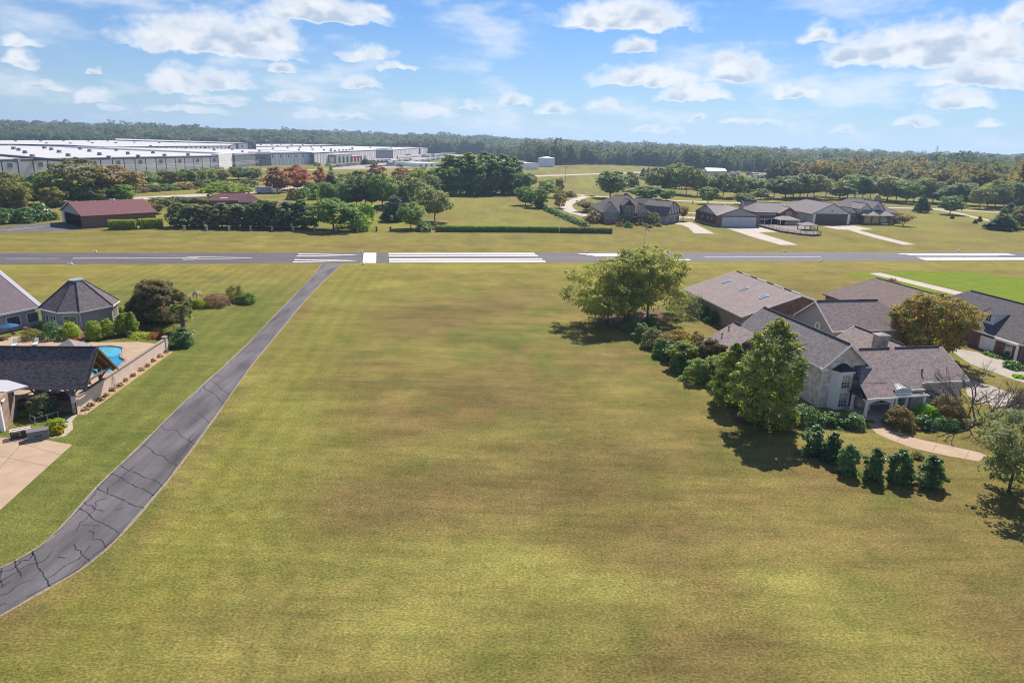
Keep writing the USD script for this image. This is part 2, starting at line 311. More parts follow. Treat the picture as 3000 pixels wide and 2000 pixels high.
    # worn earth by the field's near left corner and tracks
    c = mixc(c, np.array(GR_DRY) * 1.15, blob(30, 1870, 4, 2.2) * .6)
    return np.clip(c, .01, 1) * (1 + (n2 - .5)[..., None] * .35)
GR_OLIVE, GR_DRY, GR_GREEN, GR_LUSH, GR_GOLD, GR_LIGHT = (.190, .163, .051), (.170, .126, .050), (.122, .148, .035), (.150, .200, .016), (.258, .224, .046), (.232, .216, .064)
# runway frame
RWA, RWB = (G(100 * 1.27551, 581 * 1.27551) + G(100 * 1.27551, 607 * 1.27551)) / 2, (G(2300 * 1.27551, 579 * 1.27551) + G(2300 * 1.27551, 599 * 1.27551)) / 2
RWD = (RWB - RWA) / np.linalg.norm(RWB - RWA); RWN = np.array([-RWD[1], RWD[0]]); RW0 = RWA
RW_HALF = 9.5
def rw(s, t): return RW0 + RWD * s + RWN * t
def rw_inv(p): d = np.asarray(p) - RW0; return d @ RWD, d @ RWN
# the lane's two edges (photo pixels of the full view)
LEFT_EDGE = [(-60, 1322), (0, 1305), (60, 1274), (120, 1234), (176, 1172), (222, 1120), (290, 1055), (362, 985), (432, 916), (480, 872), (516, 840), (580, 779), (640, 716), (690, 664), (716, 638), (734, 614), (741, 606)]
RIGHT_EDGE = [(-60, 1440), (0, 1412), (100, 1355), (190, 1302), (262, 1242), (330, 1166), (388, 1098), (440, 1030), (494, 956), (530, 903), (575, 842), (632, 772), (690, 702), (735, 653), (768, 622), (782, 610), (788, 606)]
LE = np.array([G(*RF(*q)) for q in LEFT_EDGE]); RE_ = np.array([G(*RF(*q)) for q in RIGHT_EDGE])
def LANE_X(y): return np.interp(y, RE_[:, 1], RE_[:, 0])

GX, GY = axis(-105, 120, 1.0, -9000, 9000), axis(24, 215, 1.0, -400, 14000)
gx, gy = np.meshgrid(GX, GY)
gz = hill(gx, gy)
tone = grass_tone(gx, gy)
ii, jj = np.meshgrid(np.arange(len(GY) - 1), np.arange(len(GX) - 1), indexing='ij'); w = len(GX)
gf = np.stack([ii * w + jj, ii * w + jj + 1, (ii + 1) * w + jj + 1, (ii + 1) * w + jj], -1).reshape(-1, 4)
def grass_look(name, attr=True, col=None, fine=1.0):
    n = {'a': ('attribute', dict(attribute='tone')), 'c': ('color', dict(value=col or (0, 0, 0))), 'g': ('geometry', {}),
         'mp': ('mapping', dict(scale=(.85, 1.2, 1.))), 'n1': ('noise_texture', dict(scale=.9, detail=5., roughness=.7)), 'n2': ('noise_texture', dict(scale=4.5, detail=4., roughness=.85)), 'n3': ('noise_texture', dict(scale=.22, detail=4., roughness=.6)),
         'r1': ('rgb_ramp', dict(ramp=[(.28, (.74, .78, .74)), (.5, (1, 1, 1)), (.72, (1.2, 1.18, 1.16))])), 'r2': ('rgb_ramp', dict(ramp=[(.3, (.28, .34, .3)), (.5, (1, 1, 1)), (.7, (2.0, 1.85, 1.75))])), 'r3': ('rgb_ramp', dict(ramp=[(.3, (.84, .9, .82)), (.7, (1.14, 1.08, 1.05))])),
         'mq': ('mapping', dict(scale=(.13, .8, 1.), rotation=(0, 0, .12))), 'n4': ('noise_texture', dict(scale=1.0, detail=4., roughness=.65, distortion=.4)), 'r4': ('rgb_ramp', dict(ramp=[(.3, (.84, .84, .84)), (.5, (1, 1, 1)), (.7, (1.14, 1.13, 1.1))])), 'x4': ('mix', dict(mix_type='multiply', fac=.9)),
         'x1': ('mix', dict(mix_type='multiply', fac=.9 * fine)), 'x2': ('mix', dict(mix_type='multiply', fac=1. * fine)), 'x3': ('mix', dict(mix_type='multiply', fac=1.)),
         'p': ('principled_bsdf', dict(roughness=.95, specular_ior_level=.05)), 'b': ('bump', dict(strength=.8, distance=.08))}
    l = [('a.color' if attr else 'c.color', 'x1.color1'), ('g.position', 'mp.vector'), ('mp.vector', 'n1.vector'), ('mp.vector', 'n2.vector'), ('g.position', 'n3.vector'), ('n1.fac', 'r1.fac'), ('n2.fac', 'r2.fac'), ('n3.fac', 'r3.fac'), ('r1.color', 'x1.color2'), ('x1.color', 'x2.color1'), ('r2.color', 'x2.color2'), ('x2.color', 'x3.color1'), ('r3.color', 'x3.color2'), ('g.position', 'mq.vector'), ('mq.vector', 'n4.vector'), ('n4.fac', 'r4.fac'), ('x3.color', 'x4.color1'), ('r4.color', 'x4.color2'), ('x4.color', 'p.base_color'), ('n2.fac', 'b.height'), ('b.normal', 'p.normal')]
    return usdkit.material(stage, '/World/Looks/' + name, n, l, surface='p.BSDF')
GRASS = grass_look('grass')
put('ground', (np.stack([gx, gy, gz], -1).reshape(-1, 3), gf), GRASS, smooth=True, kind='structure', label='olive and tan mown grass field running to the wooded hills', color=tone.reshape(-1, 3))

# ---------------------------------------------------------------- runway, lane and paved surfaces
def asphalt(name, c, crack=0, var=.3, streak=(1, 1, 1)):
    n = {'g': ('geometry', {}), 'm': ('mapping', dict(scale=streak)), 'n1': ('noise_texture', dict(scale=.18, detail=5., roughness=.6)), 'n2': ('noise_texture', dict(scale=9., detail=4., roughness=.7)),
         'r1': ('rgb_ramp', dict(ramp=[(.3, tuple(np.array(c) * (1 - var))), (.7, tuple(np.array(c) * (1 + var)))])), 'r2': ('rgb_ramp', dict(ramp=[(.3, (.75, .75, .75)), (.7, (1.25, 1.25, 1.25))])), 'x': ('mix', dict(mix_type='multiply', fac=1.)),
         'p': ('principled_bsdf', dict(roughness=.82, specular_ior_level=.35)), 'b': ('bump', dict(strength=.3, distance=.01))}
    l = [('g.position', 'm.vector'), ('m.vector', 'n1.vector'), ('g.position', 'n2.vector'), ('n1.fac', 'r1.fac'), ('n2.fac', 'r2.fac'), ('r1.color', 'x.color1'), ('r2.color', 'x.color2'), ('x.color', 'p.base_color'), ('n2.fac', 'b.height'), ('b.normal', 'p.normal')]
    return usdkit.material(stage, '/World/Looks/' + name, n, l, surface='p.BSDF')
ASPH, ASPH_RW = asphalt('asphalt', (.104, .094, .100), var=.5, streak=(2.2, .45, 1)), asphalt('runway_asphalt', (.095, .082, .088), var=.24, streak=(.15, 2., 1))
TAR = look('tar', (.028, .025, .03), .45, .3, spec=.5)
PAINT = look('road_paint', (.78, .77, .74), .7, .3, .9, detail=6.)
CONC = look('concrete', (.37, .32, .275), .85, .16, .35, .15, 30)
CONC_PALE = look('pale_concrete', (.45, .39, .335), .85, .14, .3, .15, 30)
CONC_TAN = look('tan_concrete', (.42, .30, .205), .85, .14, .5, .15, 30)
GRAVEL = look('gravel_edge', (.30, .235, .165), .95, .4, 3., .5, 30)
JOINT = look('joint', (.16, .13, .11), .9, .2)
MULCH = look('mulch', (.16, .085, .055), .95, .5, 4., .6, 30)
sT = [rw_inv(G(*RF(*q)))[0] for q in ((831, 582), (838, 606), (890, 583), (897, 606), (1230, 583), (1258, 606))]
put('runway', flat([rw(-420, -RW_HALF), rw(900, -RW_HALF), rw(900, RW_HALF), rw(-420, RW_HALF)], .012), ASPH_RW, kind='structure', label='long dark asphalt runway with white markings')
PAINT_W = look('worn_paint', (.50, .49, .48), .8, .45, 1.2, detail=6.)
def mark(pts, label=None, m=None): return put('runway_marking', flat([rw(*q) for q in pts], .018), m or PAINT, kind='structure', label=label)
def bar(s0, s1, t0, t1): return [(s0, t0), (s1, t0), (s1, t1), (s0, t1)]
def S(x, y): return rw_inv(G(*RF(x, y)))[0]
s_thr0, s_thr1 = S(834, 594), S(864, 594)
mark(bar(s_thr0, s_thr1, -RW_HALF + .3, RW_HALF - .3), 'white threshold block across the runway')
s0, s1 = S(893.5, 594), S(1244, 594)
for t0, t1 in ((-8.6, -6.2), (-4.4, -2.0), (2.0, 4.4), (6.2, 8.6)): mark(bar(s0, s1, t0, t1), 'one of the four long white stripes behind the threshold')
def arrow(sx, s_tip, tt, spread, wd):
    for e in (1, -1): mark([(sx, tt + e * spread), (sx, tt + e * (spread - wd)), (s_tip, tt - .15 * e), (s_tip, tt + .25 * e)])
sA, sB = S(678, 594), S(820, 594)
for tt in (5.2, -5.2): arrow(sA, sB, tt, 2.7, 1.3)
sC, sD = S(430, 592), S(580, 592)
for e in (1, -1): mark([(sC, e * 2.9), (sC - 1, e * 1.9), (sD, -.1 * e), (sD, .4 * e)], None, PAINT_W)
mark(bar(S(170, 592), S(455, 592), -.45, .45), None, PAINT_W)
for x0, x1 in ((-300, -150), (-90, -20), (20, 105), (110, 140)): mark(bar(S(x0, 592), S(x1, 592), -.25, .1), None, PAINT_W)
# runway number, mostly behind the willow oak
sN = S(1336, 588)
mark([(sN, 7.6), (sN + 10.5, 7.6), (sN + 16, 1.6), (sN + 5.5, 1.6)]); mark([(sN + 11, 7.6), (sN + 24, 7.6), (sN + 24, 6.2), (sN + 12, 6.2)])
mark(bar(sN + 18, sN + 26, -3.2, -1.2)); mark(bar(sN + 20, sN + 34, -6.5, -4.5))
sE = S(1600, 588)
mark(bar(sE + 2, S(1880, 588), -.45, .45), None, PAINT_W); mark(bar(S(2100, 588), S(2290, 588), -.45, .45), None, PAINT_W); mark(bar(S(2390, 588), S(2640, 588), -.45, .45), None, PAINT_W)
mark([(S(2054, 581), 6.6), (S(2300, 581), 6.6), (S(2320, 583), 2.9), (S(2082, 583), 2.9)]); mark([(S(2106, 592), -3.2), (S(2420, 592), -3.2), (S(2420, 596), -7.6), (S(2120, 596), -7.6)])
# edge strips of pale gravel beside the lane, then the lane itself
def lane_poly(grow):
    a, b = smooth_line(LE, 6), smooth_line(RE_, 6)
    r = np.random.default_rng(3)
    def off(l, sgn):
        t = np.gradient(l, axis=0); t /= np.linalg.norm(t, axis=1, keepdims=True); nn = np.stack([-t[:, 1], t[:, 0]], 1)
        j = meshkit.fbm(np.c_[l * .8, l[:, :1] * 0], 3, 9) - .4
        return l + nn * sgn * (grow * (1 + 1.2 * j))[:, None] if np.ndim(grow * j) else l
    a2, b2 = off(a, 1), off(b, -1)
    return np.vstack([a2, b2[::-1]])
put('lane_verge', flat(Polygon(lane_poly(.20)).buffer(0), .006), GRAVEL, kind='structure', label='thin strip of sandy gravel along the asphalt lane')
put('lane', flat(Polygon(lane_poly(-.05)).buffer(0), .018), ASPH, kind='structure', label='grey cracked asphalt lane leading to the runway')
for q in (0,):
    pass
# old sealed cracks across and along the lane
def lane_at(f, g):
    i = f * (len(LE) - 1); k = int(min(i, len(LE) - 2)); t = i - k
    return (LE[k] * (1 - t) + LE[k + 1] * t) * (1 - g) + (RE_[k] * (1 - t) + RE_[k + 1] * t) * g
crack = MB(); cr = np.random.default_rng(12)
def ribbon(pts, wd):
    p = smooth_line(pts, 4); p = p + cr.normal(0, .03, p.shape); t = np.gradient(p, axis=0); t /= np.linalg.norm(t, axis=1, keepdims=True); nn = np.stack([-t[:, 1], t[:, 0]], 1)
    ww = wd * (.5 + cr.random(len(p)))[:, None]; a, b = p + nn * ww / 2, p - nn * ww / 2; k = len(p)
    v = np.c_[np.vstack([a, b]), np.full(2 * k, .023)]
    crack.add(v, [(k + i, k + i + 1, i + 1, i) for i in range(k - 1)])
for f in (.03, .065, .10, .135, .2, .235, .275, .31, .36, .40, .445, .49, .54, .585, .63, .68, .73, .78, .83, .88, .26, .34, .56, .655, .755, .91):
    k_ = cr.normal(0, .007)
    g0, g1 = (0, 1) if cr.random() < .75 else ((0, .45) if cr.random() < .5 else (.5, 1))
    ribbon([lane_at(f + k_ * (g - .5) + cr.normal(0, .0018), g) for g in np.linspace(g0, g1, 6)], .105)
for f0, f1, g in ((.02, .30, .04), (.33, .62, .97), (.3, .5, .03), (.66, .9, .03), (.1, .26, .96), (.02, .17, .30), (.03, .12, .62), (.06, .14, .12), (.13, .22, .8), (.0, .07, .85), (.22, .30, .25), (.31, .37, .2), (.4, .46, .88), (.5, .55, .1), (.02, .08, .45)):
    ribbon([lane_at(f, np.clip(g + cr.normal(0, .035), 0.01, .99)) for f in np.linspace(f0, f1, 7)], .09)
for f, g in ((.235, .3), (.245, .45), (.29, .6), (.17, .5)): ribbon([lane_at(f + k * .004, g + k * .05) for k in range(3)], .12)
put('crack_seal', crack, TAR, kind='structure', label='black tar lines sealing the cracks of the lane')
for sx in range(0, 5): pass

# ---------------------------------------------------------------- plants
ORD = ['zeroth', 'first', 'second', 'third', 'fourth', 'fifth', 'sixth', 'seventh', 'eighth', 'ninth', 'tenth', 'eleventh', 'twelfth', 'thirteenth', 'fourteenth', 'fifteenth', 'sixteenth', 'seventeenth', 'eighteenth', 'nineteenth', 'twentieth',
       'twenty-first', 'twenty-second', 'twenty-third', 'twenty-fourth', 'twenty-fifth', 'twenty-sixth', 'twenty-seventh', 'twenty-eighth', 'twenty-ninth', 'thirtieth']
def ordinal(i):
    if i < len(ORD): return ORD[i]
    tens = {3: 'thirty', 4: 'forty', 5: 'fifty', 6: 'sixty', 7: 'seventy', 8: 'eighty', 9: 'ninety'}
    t, u = divmod(i, 10)
    return (tens[t][:-1] + 'ieth') if u == 0 else tens[t] + '-' + ORD[u]
BARK = look('bark', (.085, .068, .055), .95, .4, 6., .6, 30)
BARK_PALE = look('pale_bark', (.16, .135, .115), .95, .3, 6., .5, 30)
LEAF = dict(
    green=foliage_look('leaf_green', [(.022, .042, .014), (.045, .078, .020), (.075, .112, .026)], gain=1.25),
    oak=foliage_look('leaf_oak', [(.024, .042, .018), (.045, .070, .024), (.080, .100, .034)], gain=1.35),
    grey=foliage_look('leaf_grey', [(.040, .052, .028), (.066, .078, .040), (.100, .104, .050)], gain=1.15),
    olive=foliage_look('leaf_olive', [(.046, .050, .018), (.080, .080, .026), (.122, .108, .036)]),
    brown=foliage_look('leaf_brown', [(.048, .044, .022), (.085, .070, .032), (.130, .092, .042)]),
    magnolia=foliage_look('leaf_magnolia', [(.016, .028, .016), (.030, .046, .024), (.066, .056, .032)], rough=.4, spec=.4, gain=1.9),
    bright=foliage_look('leaf_bright', [(.060, .088, .012), (.105, .135, .018), (.165, .180, .026)]),
    yellow=foliage_look('leaf_yellow', [(.10, .10, .012), (.17, .15, .014), (.27, .20, .02)]),
    gold=foliage_look('leaf_gold', [(.26, .22, .01), (.42, .34, .012), (.5, .4, .02)]),
    red=foliage_look('leaf_red', [(.075, .022, .022), (.15, .038, .036), (.20, .070, .046)]),
    rust=foliage_look('leaf_rust', [(.050, .038, .018), (.120, .050, .022), (.22, .068, .024)]),
    pine=foliage_look('leaf_pine', [(.014, .026, .016), (.024, .042, .024), (.042, .060, .032)], gain=1.4),
    spruce=foliage_look('leaf_spruce', [(.026, .044, .040), (.046, .068, .060), (.076, .098, .084)]),
    turning=foliage_look('leaf_turning', [(.026, .046, .016), (.048, .066, .022), (.080, .088, .024), (.13, .095, .026), (.10, .10, .026), (.20, .085, .030), (.15, .065, .03)], spread=.92, nscale=.7, namp=1.1, gain=1.05),
    maple=foliage_look('leaf_maple', [(.030, .046, .018), (.052, .072, .024), (.082, .100, .030), (.115, .125, .034), (.165, .165, .05)], spread=.92, nscale=.8, namp=1.0, gain=1.18),
    willow=foliage_look('leaf_willow', [(.050, .066, .022), (.085, .100, .030), (.125, .130, .040), (.18, .175, .06)], spread=.92, nscale=.8, namp=.8),
    forest=foliage_look('leaf_forest', [(.020, .034, .018), (.036, .054, .024), (.058, .070, .026), (.050, .066, .030), (.085, .082, .030)], spread=.22, namp=.2, gain=.8),
    autumn=foliage_look('leaf_autumn', [(.034, .052, .022), (.050, .068, .026), (.085, .090, .026), (.040, .056, .022), (.110, .100, .026), (.165, .125, .026), (.060, .074, .026), (.125, .070, .028), (.045, .062, .024)], spread=.15, namp=.2, gain=.7),
    holly=foliage_look('leaf_holly', [(.014, .030, .014), (.028, .052, .020), (.055, .082, .034)], rough=.35, spec=.5, gain=1.6),
    purple=foliage_look('leaf_purple', [(.030, .020, .024), (.055, .034, .036), (.10, .06, .05)], gain=1.5),
    lime=foliage_look('leaf_lime', [(.075, .135, .008), (.120, .20, .010), (.16, .25, .014)]),
    plume=foliage_look('leaf_plume', [(.55, .47, .38), (.8, .72, .62)], trans=.2))
PROFILE = dict(round=lambda t: np.sqrt(np.clip(1 - (2 * t - 1) ** 2, 0, 1)) ** .9, oval=lambda t: np.clip(np.sin(np.pi * np.clip(t, 0, 1) ** .8), 0, 1) ** .7, cone=lambda t: (1 - t) ** .85 * .97 + .03, dome=lambda t: np.sqrt(np.clip(1 - t ** 2, 0, 1)),
               upright=lambda t: np.clip((1 - t ** 2.4), 0, 1) ** .75 * (.82 + .36 * t), pear=lambda t: np.clip(np.sin(np.pi * np.clip(t * .86 + .14, 0, 1) ** .82), 0, 1) ** .8, globe=lambda t: np.clip(np.sin(np.pi * (t * .82 + .18)), 0, 1) ** .55, vase=lambda t: np.clip(np.sin(np.pi * (t * .92 + .04) ** 1.5), 0, 1) ** .6, box=lambda t: np.where(t < .86, 1., np.sqrt(np.clip(1 - ((t - .86) / .14) ** 2 * .8, 0, 1))), droop=lambda t: np.clip(np.sin(np.pi * (t * .8 + .2)), 0, 1) ** .5)
def leaves(c, nrm, size, r, ratio=.62):
    """one diamond leaf spray per point"""
    k = len(c); nrm = nrm / (np.linalg.norm(nrm, axis=1, keepdims=True) + 1e-9)
    t = r.normal(size=(k, 3)); t -= (t * nrm).sum(1, keepdims=True) * nrm; t /= np.linalg.norm(t, axis=1, keepdims=True) + 1e-9; b = np.cross(nrm, t)
    s = size * (.55 + .9 * r.random(k))[:, None]
    v = np.stack([c - t * s, c - b * s * ratio + nrm * s * .12, c + t * s, c + b * s * ratio + nrm * s * .12], 1).reshape(-1, 3)
    i = np.arange(k)[:, None] * 4
    return v, np.vstack([i + [0, 1, 2], i + [0, 2, 3]])
def crown(seed, W, H, zb, n, leaf, shape='round', clumps=40, rough=.22, depth=.55, flatness=.75, gap=.0, fill=.3):
    """leaf sprays gathered in clumps through a crown of width W between heights zb and H"""
    r = np.random.default_rng(seed); P = PROFILE[shape]; hh = H - zb
    if shape == 'cone': tc = 1 - np.sqrt(r.random(clumps))
    else: tc = r.random(clumps) * .97 + .015
    ph = (np.arange(clumps) * 2.39996 + r.normal(0, .5, clumps))
    lump = 1 + rough * (2 * meshkit.noise(np.stack([np.cos(ph) * 1.6, np.sin(ph) * 1.6, tc * 3], -1), seed) - 1) * 1.6
    rad = P(tc) * W / 2 * lump * np.where(r.random(clumps) < .74, .76 + .30 * r.random(clumps), .25 + .5 * r.random(clumps))
    cc = np.stack([rad * np.cos(ph), rad * np.sin(ph), zb + tc * hh], -1)
    rc = (W / 2) * (.20 + .20 * r.random(clumps)) * (.45 + .55 * P(tc)) * (np.sqrt(40 / clumps) ** .6)
    if gap: keep = r.random(clumps) > gap; cc, rc, tc = cc[keep], rc[keep], tc[keep]
    wgt = rc ** 2 / (rc ** 2).sum(); k = r.choice(len(cc), n, p=wgt)
    d = r.normal(size=(n, 3)); d /= np.linalg.norm(d, axis=1, keepdims=True); d[:, 2] = np.where(d[:, 2] < -.35, -d[:, 2], d[:, 2])
    q = (depth + (1 - depth) * r.random(n)) ** .6
    p = cc[k] + d * (rc[k] * q)[:, None] * np.array([1, 1, .72])
    p[:, 2] = np.maximum(p[:, 2], .03)
    axis = np.stack([p[:, 0] * 0, p[:, 1] * 0, np.full(n, zb + hh * .4)], -1); out = p - axis; out /= np.linalg.norm(out, axis=1, keepdims=True) + 1e-9
    # a third of the sprays fill a continuous lumpy shell between the clumps
    m = r.random(n) < fill; t = (1 - np.sqrt(r.random(n))) if shape == 'cone' else r.random(n); a = r.random(n) * 6.283
    lu = 1 + rough * (2 * meshkit.noise(np.stack([np.cos(a) * 1.6, np.sin(a) * 1.6, t * 3], -1), seed) - 1) * 1.4
    rs_ = P(t) * W / 2 * lu * (.62 + .36 * r.random(n)); q_ = np.stack([rs_ * np.cos(a), rs_ * np.sin(a), zb + t * hh * .97], -1)
    p = np.where(m[:, None], q_, p); p[:, 2] = np.maximum(p[:, 2], .03)
    axis = np.stack([p[:, 0] * 0, p[:, 1] * 0, np.full(n, zb + hh * .4)], -1); out = p - axis; out /= np.linalg.norm(out, axis=1, keepdims=True) + 1e-9
    d = np.where(m[:, None], out, d)
    nrm = d * .8 + out * .4 + np.array([0, 0, flatness]) + r.normal(0, .6, (n, 3))
    return leaves(p, nrm, leaf, r)
def trunk_mesh(seed, H, zb, W, rad, limbs=6, lean=0., stems=1):
    r = np.random.default_rng(seed); m = MB()
    for s in range(stems):
        a = 2 * np.pi * s / max(stems, 1) + r.random(); dx = (np.array([math.cos(a), math.sin(a)]) * W * .22 if stems > 1 else r.normal(0, .02, 2) * H) + lean
        top = np.array([dx[0], dx[1], zb + (H - zb) * .7]); base = np.array([math.cos(a), math.sin(a), 0]) * rad * (1.2 if stems > 1 else 0)
        mid = base * .5 + top * np.array([.35, .35, .5]); ctrl = [base - [0, 0, .2], base, mid, top]
        p = smooth_line(ctrl, 4); m.tube(p, np.interp(np.linspace(0, 1, len(p)), [0, .2, 1], [rad * 1.3, rad, rad * .25]) / stems ** .4, 7)
        for j in range(limbs):
            t = .45 + .5 * r.random(); o = p[int(t * (len(p) - 1))]; g = r.random() * 6.283; ln = W * (.25 + .2 * r.random())
            e = o + np.array([math.cos(g) * ln, math.sin(g) * ln, ln * (.5 + .4 * r.random())])
            m.tube([o, (o + e) / 2 + [0, 0, .06 * ln], e], [rad * .42, rad * .28, rad * .1], 5)
    return m
KINDS = {}   # kind: (list of class prims, nominal height, nominal width)
def kind(key, leafkey, H, W, zbf, n, leaf, shape='round', nvar=3, clumps=40, rad=.22, stems=1, bark=None, trunk=True, **kw):
    ps = []
    for i in range(nvar):
        p = proto(key)
        sd = 1000 + len(KINDS) * 37 + i * 7
        put('crown' if trunk else 'foliage', crown(sd, W, H, H * zbf, n, leaf, shape, clumps, **kw), LEAF[leafkey], p)
        if trunk: put('trunk', trunk_mesh(sd, H, H * zbf, W, rad, stems=stems, limbs=5), bark or BARK, p)
        ps.append(p)
    KINDS[key] = (ps, H, W)
kind('oak', 'oak', 11, 9, .22, 2600, .42)
kind('green', 'green', 11, 9, .16, 2600, .42)
kind('grey', 'grey', 11, 9, .2, 2600, .42)
kind('olive', 'olive', 11, 10, .08, 3000, .42)
kind('brownish', 'brown', 11, 10, .10, 2600, .42, nvar=2)
kind('magnolia', 'magnolia', 9, 6.5, .08, 3600, .34, 'droop', clumps=80, rough=.45, fill=.2)
kind('bright', 'bright', 10, 9, .1, 2600, .40, nvar=2)
kind('red', 'red', 10, 9, .12, 2400, .36, nvar=2, shape='oval', depth=.3)
kind('rust', 'rust', 10, 8, .12, 2400, .38, nvar=2, shape='oval')
kind('pine', 'pine', 10, 5, .05, 2400, .34, 'cone', nvar=2, clumps=60)
kind('spruce', 'spruce', 10, 7, .03, 3200, .36, 'cone', nvar=2, clumps=70, rough=.3)
kind('tall', 'oak', 18, 10, .1, 4200, .48, 'oval', clumps=70, rough=.35, nvar=4)
kind('vase', 'brown', 4, 4.6, .35, 1500, .18, 'vase', nvar=2, stems=4, rad=.09)
kind('park', 'grey', 12, 10, .28, 2800, .42, clumps=50, rough=.3, nvar=4)
kind('forest_oak', 'forest', 15, 11, .08, 620, .8, clumps=30, rad=.25, nvar=4)
kind('forest_autumn', 'autumn', 14, 10, .08, 800, .7, clumps=34, rad=.25, nvar=4)
# shrubs: no trunk to be seen
kind('shrub', 'green', 2, 2.6, 0, 900, .16, 'dome', trunk=False, clumps=30)
kind('dark_shrub', 'holly', 2, 2.6, 0, 1000, .15, 'dome', trunk=False, clumps=34)
kind('olive_shrub', 'brown', 2, 2.6, 0, 900, .16, 'dome', trunk=False, clumps=30)
kind('bright_shrub', 'bright', 2, 2.6, 0, 1100, .14, 'dome', trunk=False, clumps=40, rough=.12)
kind('purple_shrub', 'purple', 2, 2.6, 0, 900, .15, 'dome', trunk=False, nvar=2)
kind('lime_shrub', 'lime', 1.2, 3, 0, 1100, .14, 'dome', trunk=False, nvar=1)
kind('gold_shrub', 'gold', 1, 1.4, 0, 700, .09, 'dome', trunk=False, nvar=1)
kind('tiny_shrub', 'olive', .5, .9, 0, 160, .10, 'dome', trunk=False, nvar=3, clumps=10)
kind('grey_shrub', 'grey', 2, 2.6, 0, 1100, .15, 'dome', trunk=False, nvar=2)
kind('rust_shrub', 'rust', 2, 2.6, 0, 1000, .15, 'dome', trunk=False, nvar=2)
PLANT_N = 0
def plant(key, base, top, wpx, name, label, cat, group=None, var=None, hmin=None, H=None):
    """a tree or bush standing where the photo shows its foot, as tall and as wide as the photo shows it"""
    global PLANT_N
    PLANT_N += 1
    B = G(*base); ps, h0, w0 = KINDS[key]
    h = H or max(tall(B, top), hmin or .3); wd = wpx / scale_at(B) * (1.2 if cat == 'tree' else 1.08)
    pr = ps[(var if var is not None else PLANT_N) % len(ps)]
    B = B + np.array([0, wd * .12]) if key != 'tiny_shrub' else B
    return copy(pr, name, label, cat, (B[0], B[1], -.02), (PLANT_N * 77) % 360, group, (wd / w0, wd / w0, h / h0))
def at(R, x, y, s): return R(x, y)
def many(R, s, items, cat='tree'):
    """items: kind, x, foot y, top y, width (all in the crop's pixels), name, label"""
    for k, x, yb, yt, wd, nm, lab in items:
        plant(k, R(x, yb), R(x, yt)[1], wd / s, nm, lab, cat)
def row(R, s, k, pts, nm, lab, cat, group=None):
    """a row of alike plants: each label counts from the left"""
    ks = k if isinstance(k, (list, tuple)) else [k]
    for i, (x, yb, yt, wd) in enumerate(sorted(pts)):
        plant(ks[i % len(ks)], R(x, yb), R(x, yt)[1], wd / s, nm, lab.format(ordinal(i + 1)), cat, group)
Z = 3.136
# --- left middle, behind and beside the maroon hangar
many(R2, Z, [
    ('olive', 690, 840, 445, 420, 'oak_tree', 'large olive-brown oak rising behind the left end of the maroon hangar roof'),
    ('brownish', 1040, 820, 490, 390, 'oak_tree', 'large brownish oak behind the middle of the maroon hangar roof'),
    ('green', 400, 790, 560, 320, 'broadleaf_tree', 'yellow-green topped tree left of the large oaks, before the warehouse wall'),
    ('green', 210, 770, 600, 200, 'broadleaf_tree', 'dark green tree at far left under the warehouse wall'),
    ('olive', 20, 900, 560, 330, 'broadleaf_tree', 'pale olive tree cut off by the left edge of the picture'),
    ('bright', 2075, 815, 643, 330, 'broadleaf_tree', 'round bright green tree between the pale road and the low house roof'),
    ('oak', 1010, 830, 640, 260, 'broadleaf_tree', 'dark lower tree pressed against the back of the maroon hangar'),
    ('oak', 620, 850, 640, 200, 'broadleaf_tree', 'dark small tree at the left rear corner of the maroon hangar')])
many(R2, Z, [
    ('dark_shrub', 210, 1010, 880, 230, 'bush', 'round dark bush left of the hangar apron'),
    ('dark_shrub', 380, 990, 840, 190, 'bush', 'tall dark bush between the round bush and the hangar'),
    ('dark_shrub', 40, 1020, 880, 190, 'bush', 'dark bush at the left picture edge beside the apron'),
    ('olive_shrub', 120, 900, 800, 200, 'bush', 'brownish thicket bush behind the dark bushes at far left'),
    ('grey_shrub', 505, 985, 915, 60, 'bush', 'small pale bush at the hangar door jamb')], 'bush')
row(R2, Z, ['oak', 'olive'], [(1300, 690, 545, 240), (1510, 672, 535, 220), (1690, 665, 525, 190), (1810, 660, 520, 150), (1905, 645, 510, 120), (2005, 630, 510, 170), (2180, 620, 505, 200), (2310, 615, 510, 160)], 'roadside_tree', '{} tree from the left in the bushy row below the warehouse wall', 'tree')
row(R2, Z, ['olive_shrub', 'grey_shrub', 'shrub'], [(1270, 735, 680, 150), (1390, 725, 665, 160), (1520, 715, 655, 190), (1680, 705, 650, 210), (1850, 690, 620, 190), (1980, 665, 610, 160), (2120, 690, 630, 200), (2280, 680, 620, 210)], 'bank_bush', '{} low scrub bush from the left on the bank above the pale road', 'bush')
row(R2, Z, ['brownish', 'grey'], [(1380, 930, 830, 200), (1470, 860, 780, 170), (1600, 850, 775, 180), (1730, 855, 780, 180), (1850, 860, 780, 160), (1960, 840, 770, 130)], 'hedge_bush', '{} brownish bush from the left in the row behind the magnolias', 'bush')
mag = [R2(1640, 1062), R2(1770, 1062), R2(1900, 1066), R2(2030, 1066), R2(2160, 1068), R2(2290, 1070), R3(60, 1072), R3(180, 1072), R3(300, 1075), R3(420, 1075)]
for i, q in enumerate(mag):
    plant('magnolia', (q[0], q[1] - 3), 330 + (830 if i < 6 else 800) / Z + (i % 3) * 4, 205 / Z, 'magnolia_tree', f'{ordinal(i + 1)} dark magnolia from the left in the row behind the post fence', 'tree')
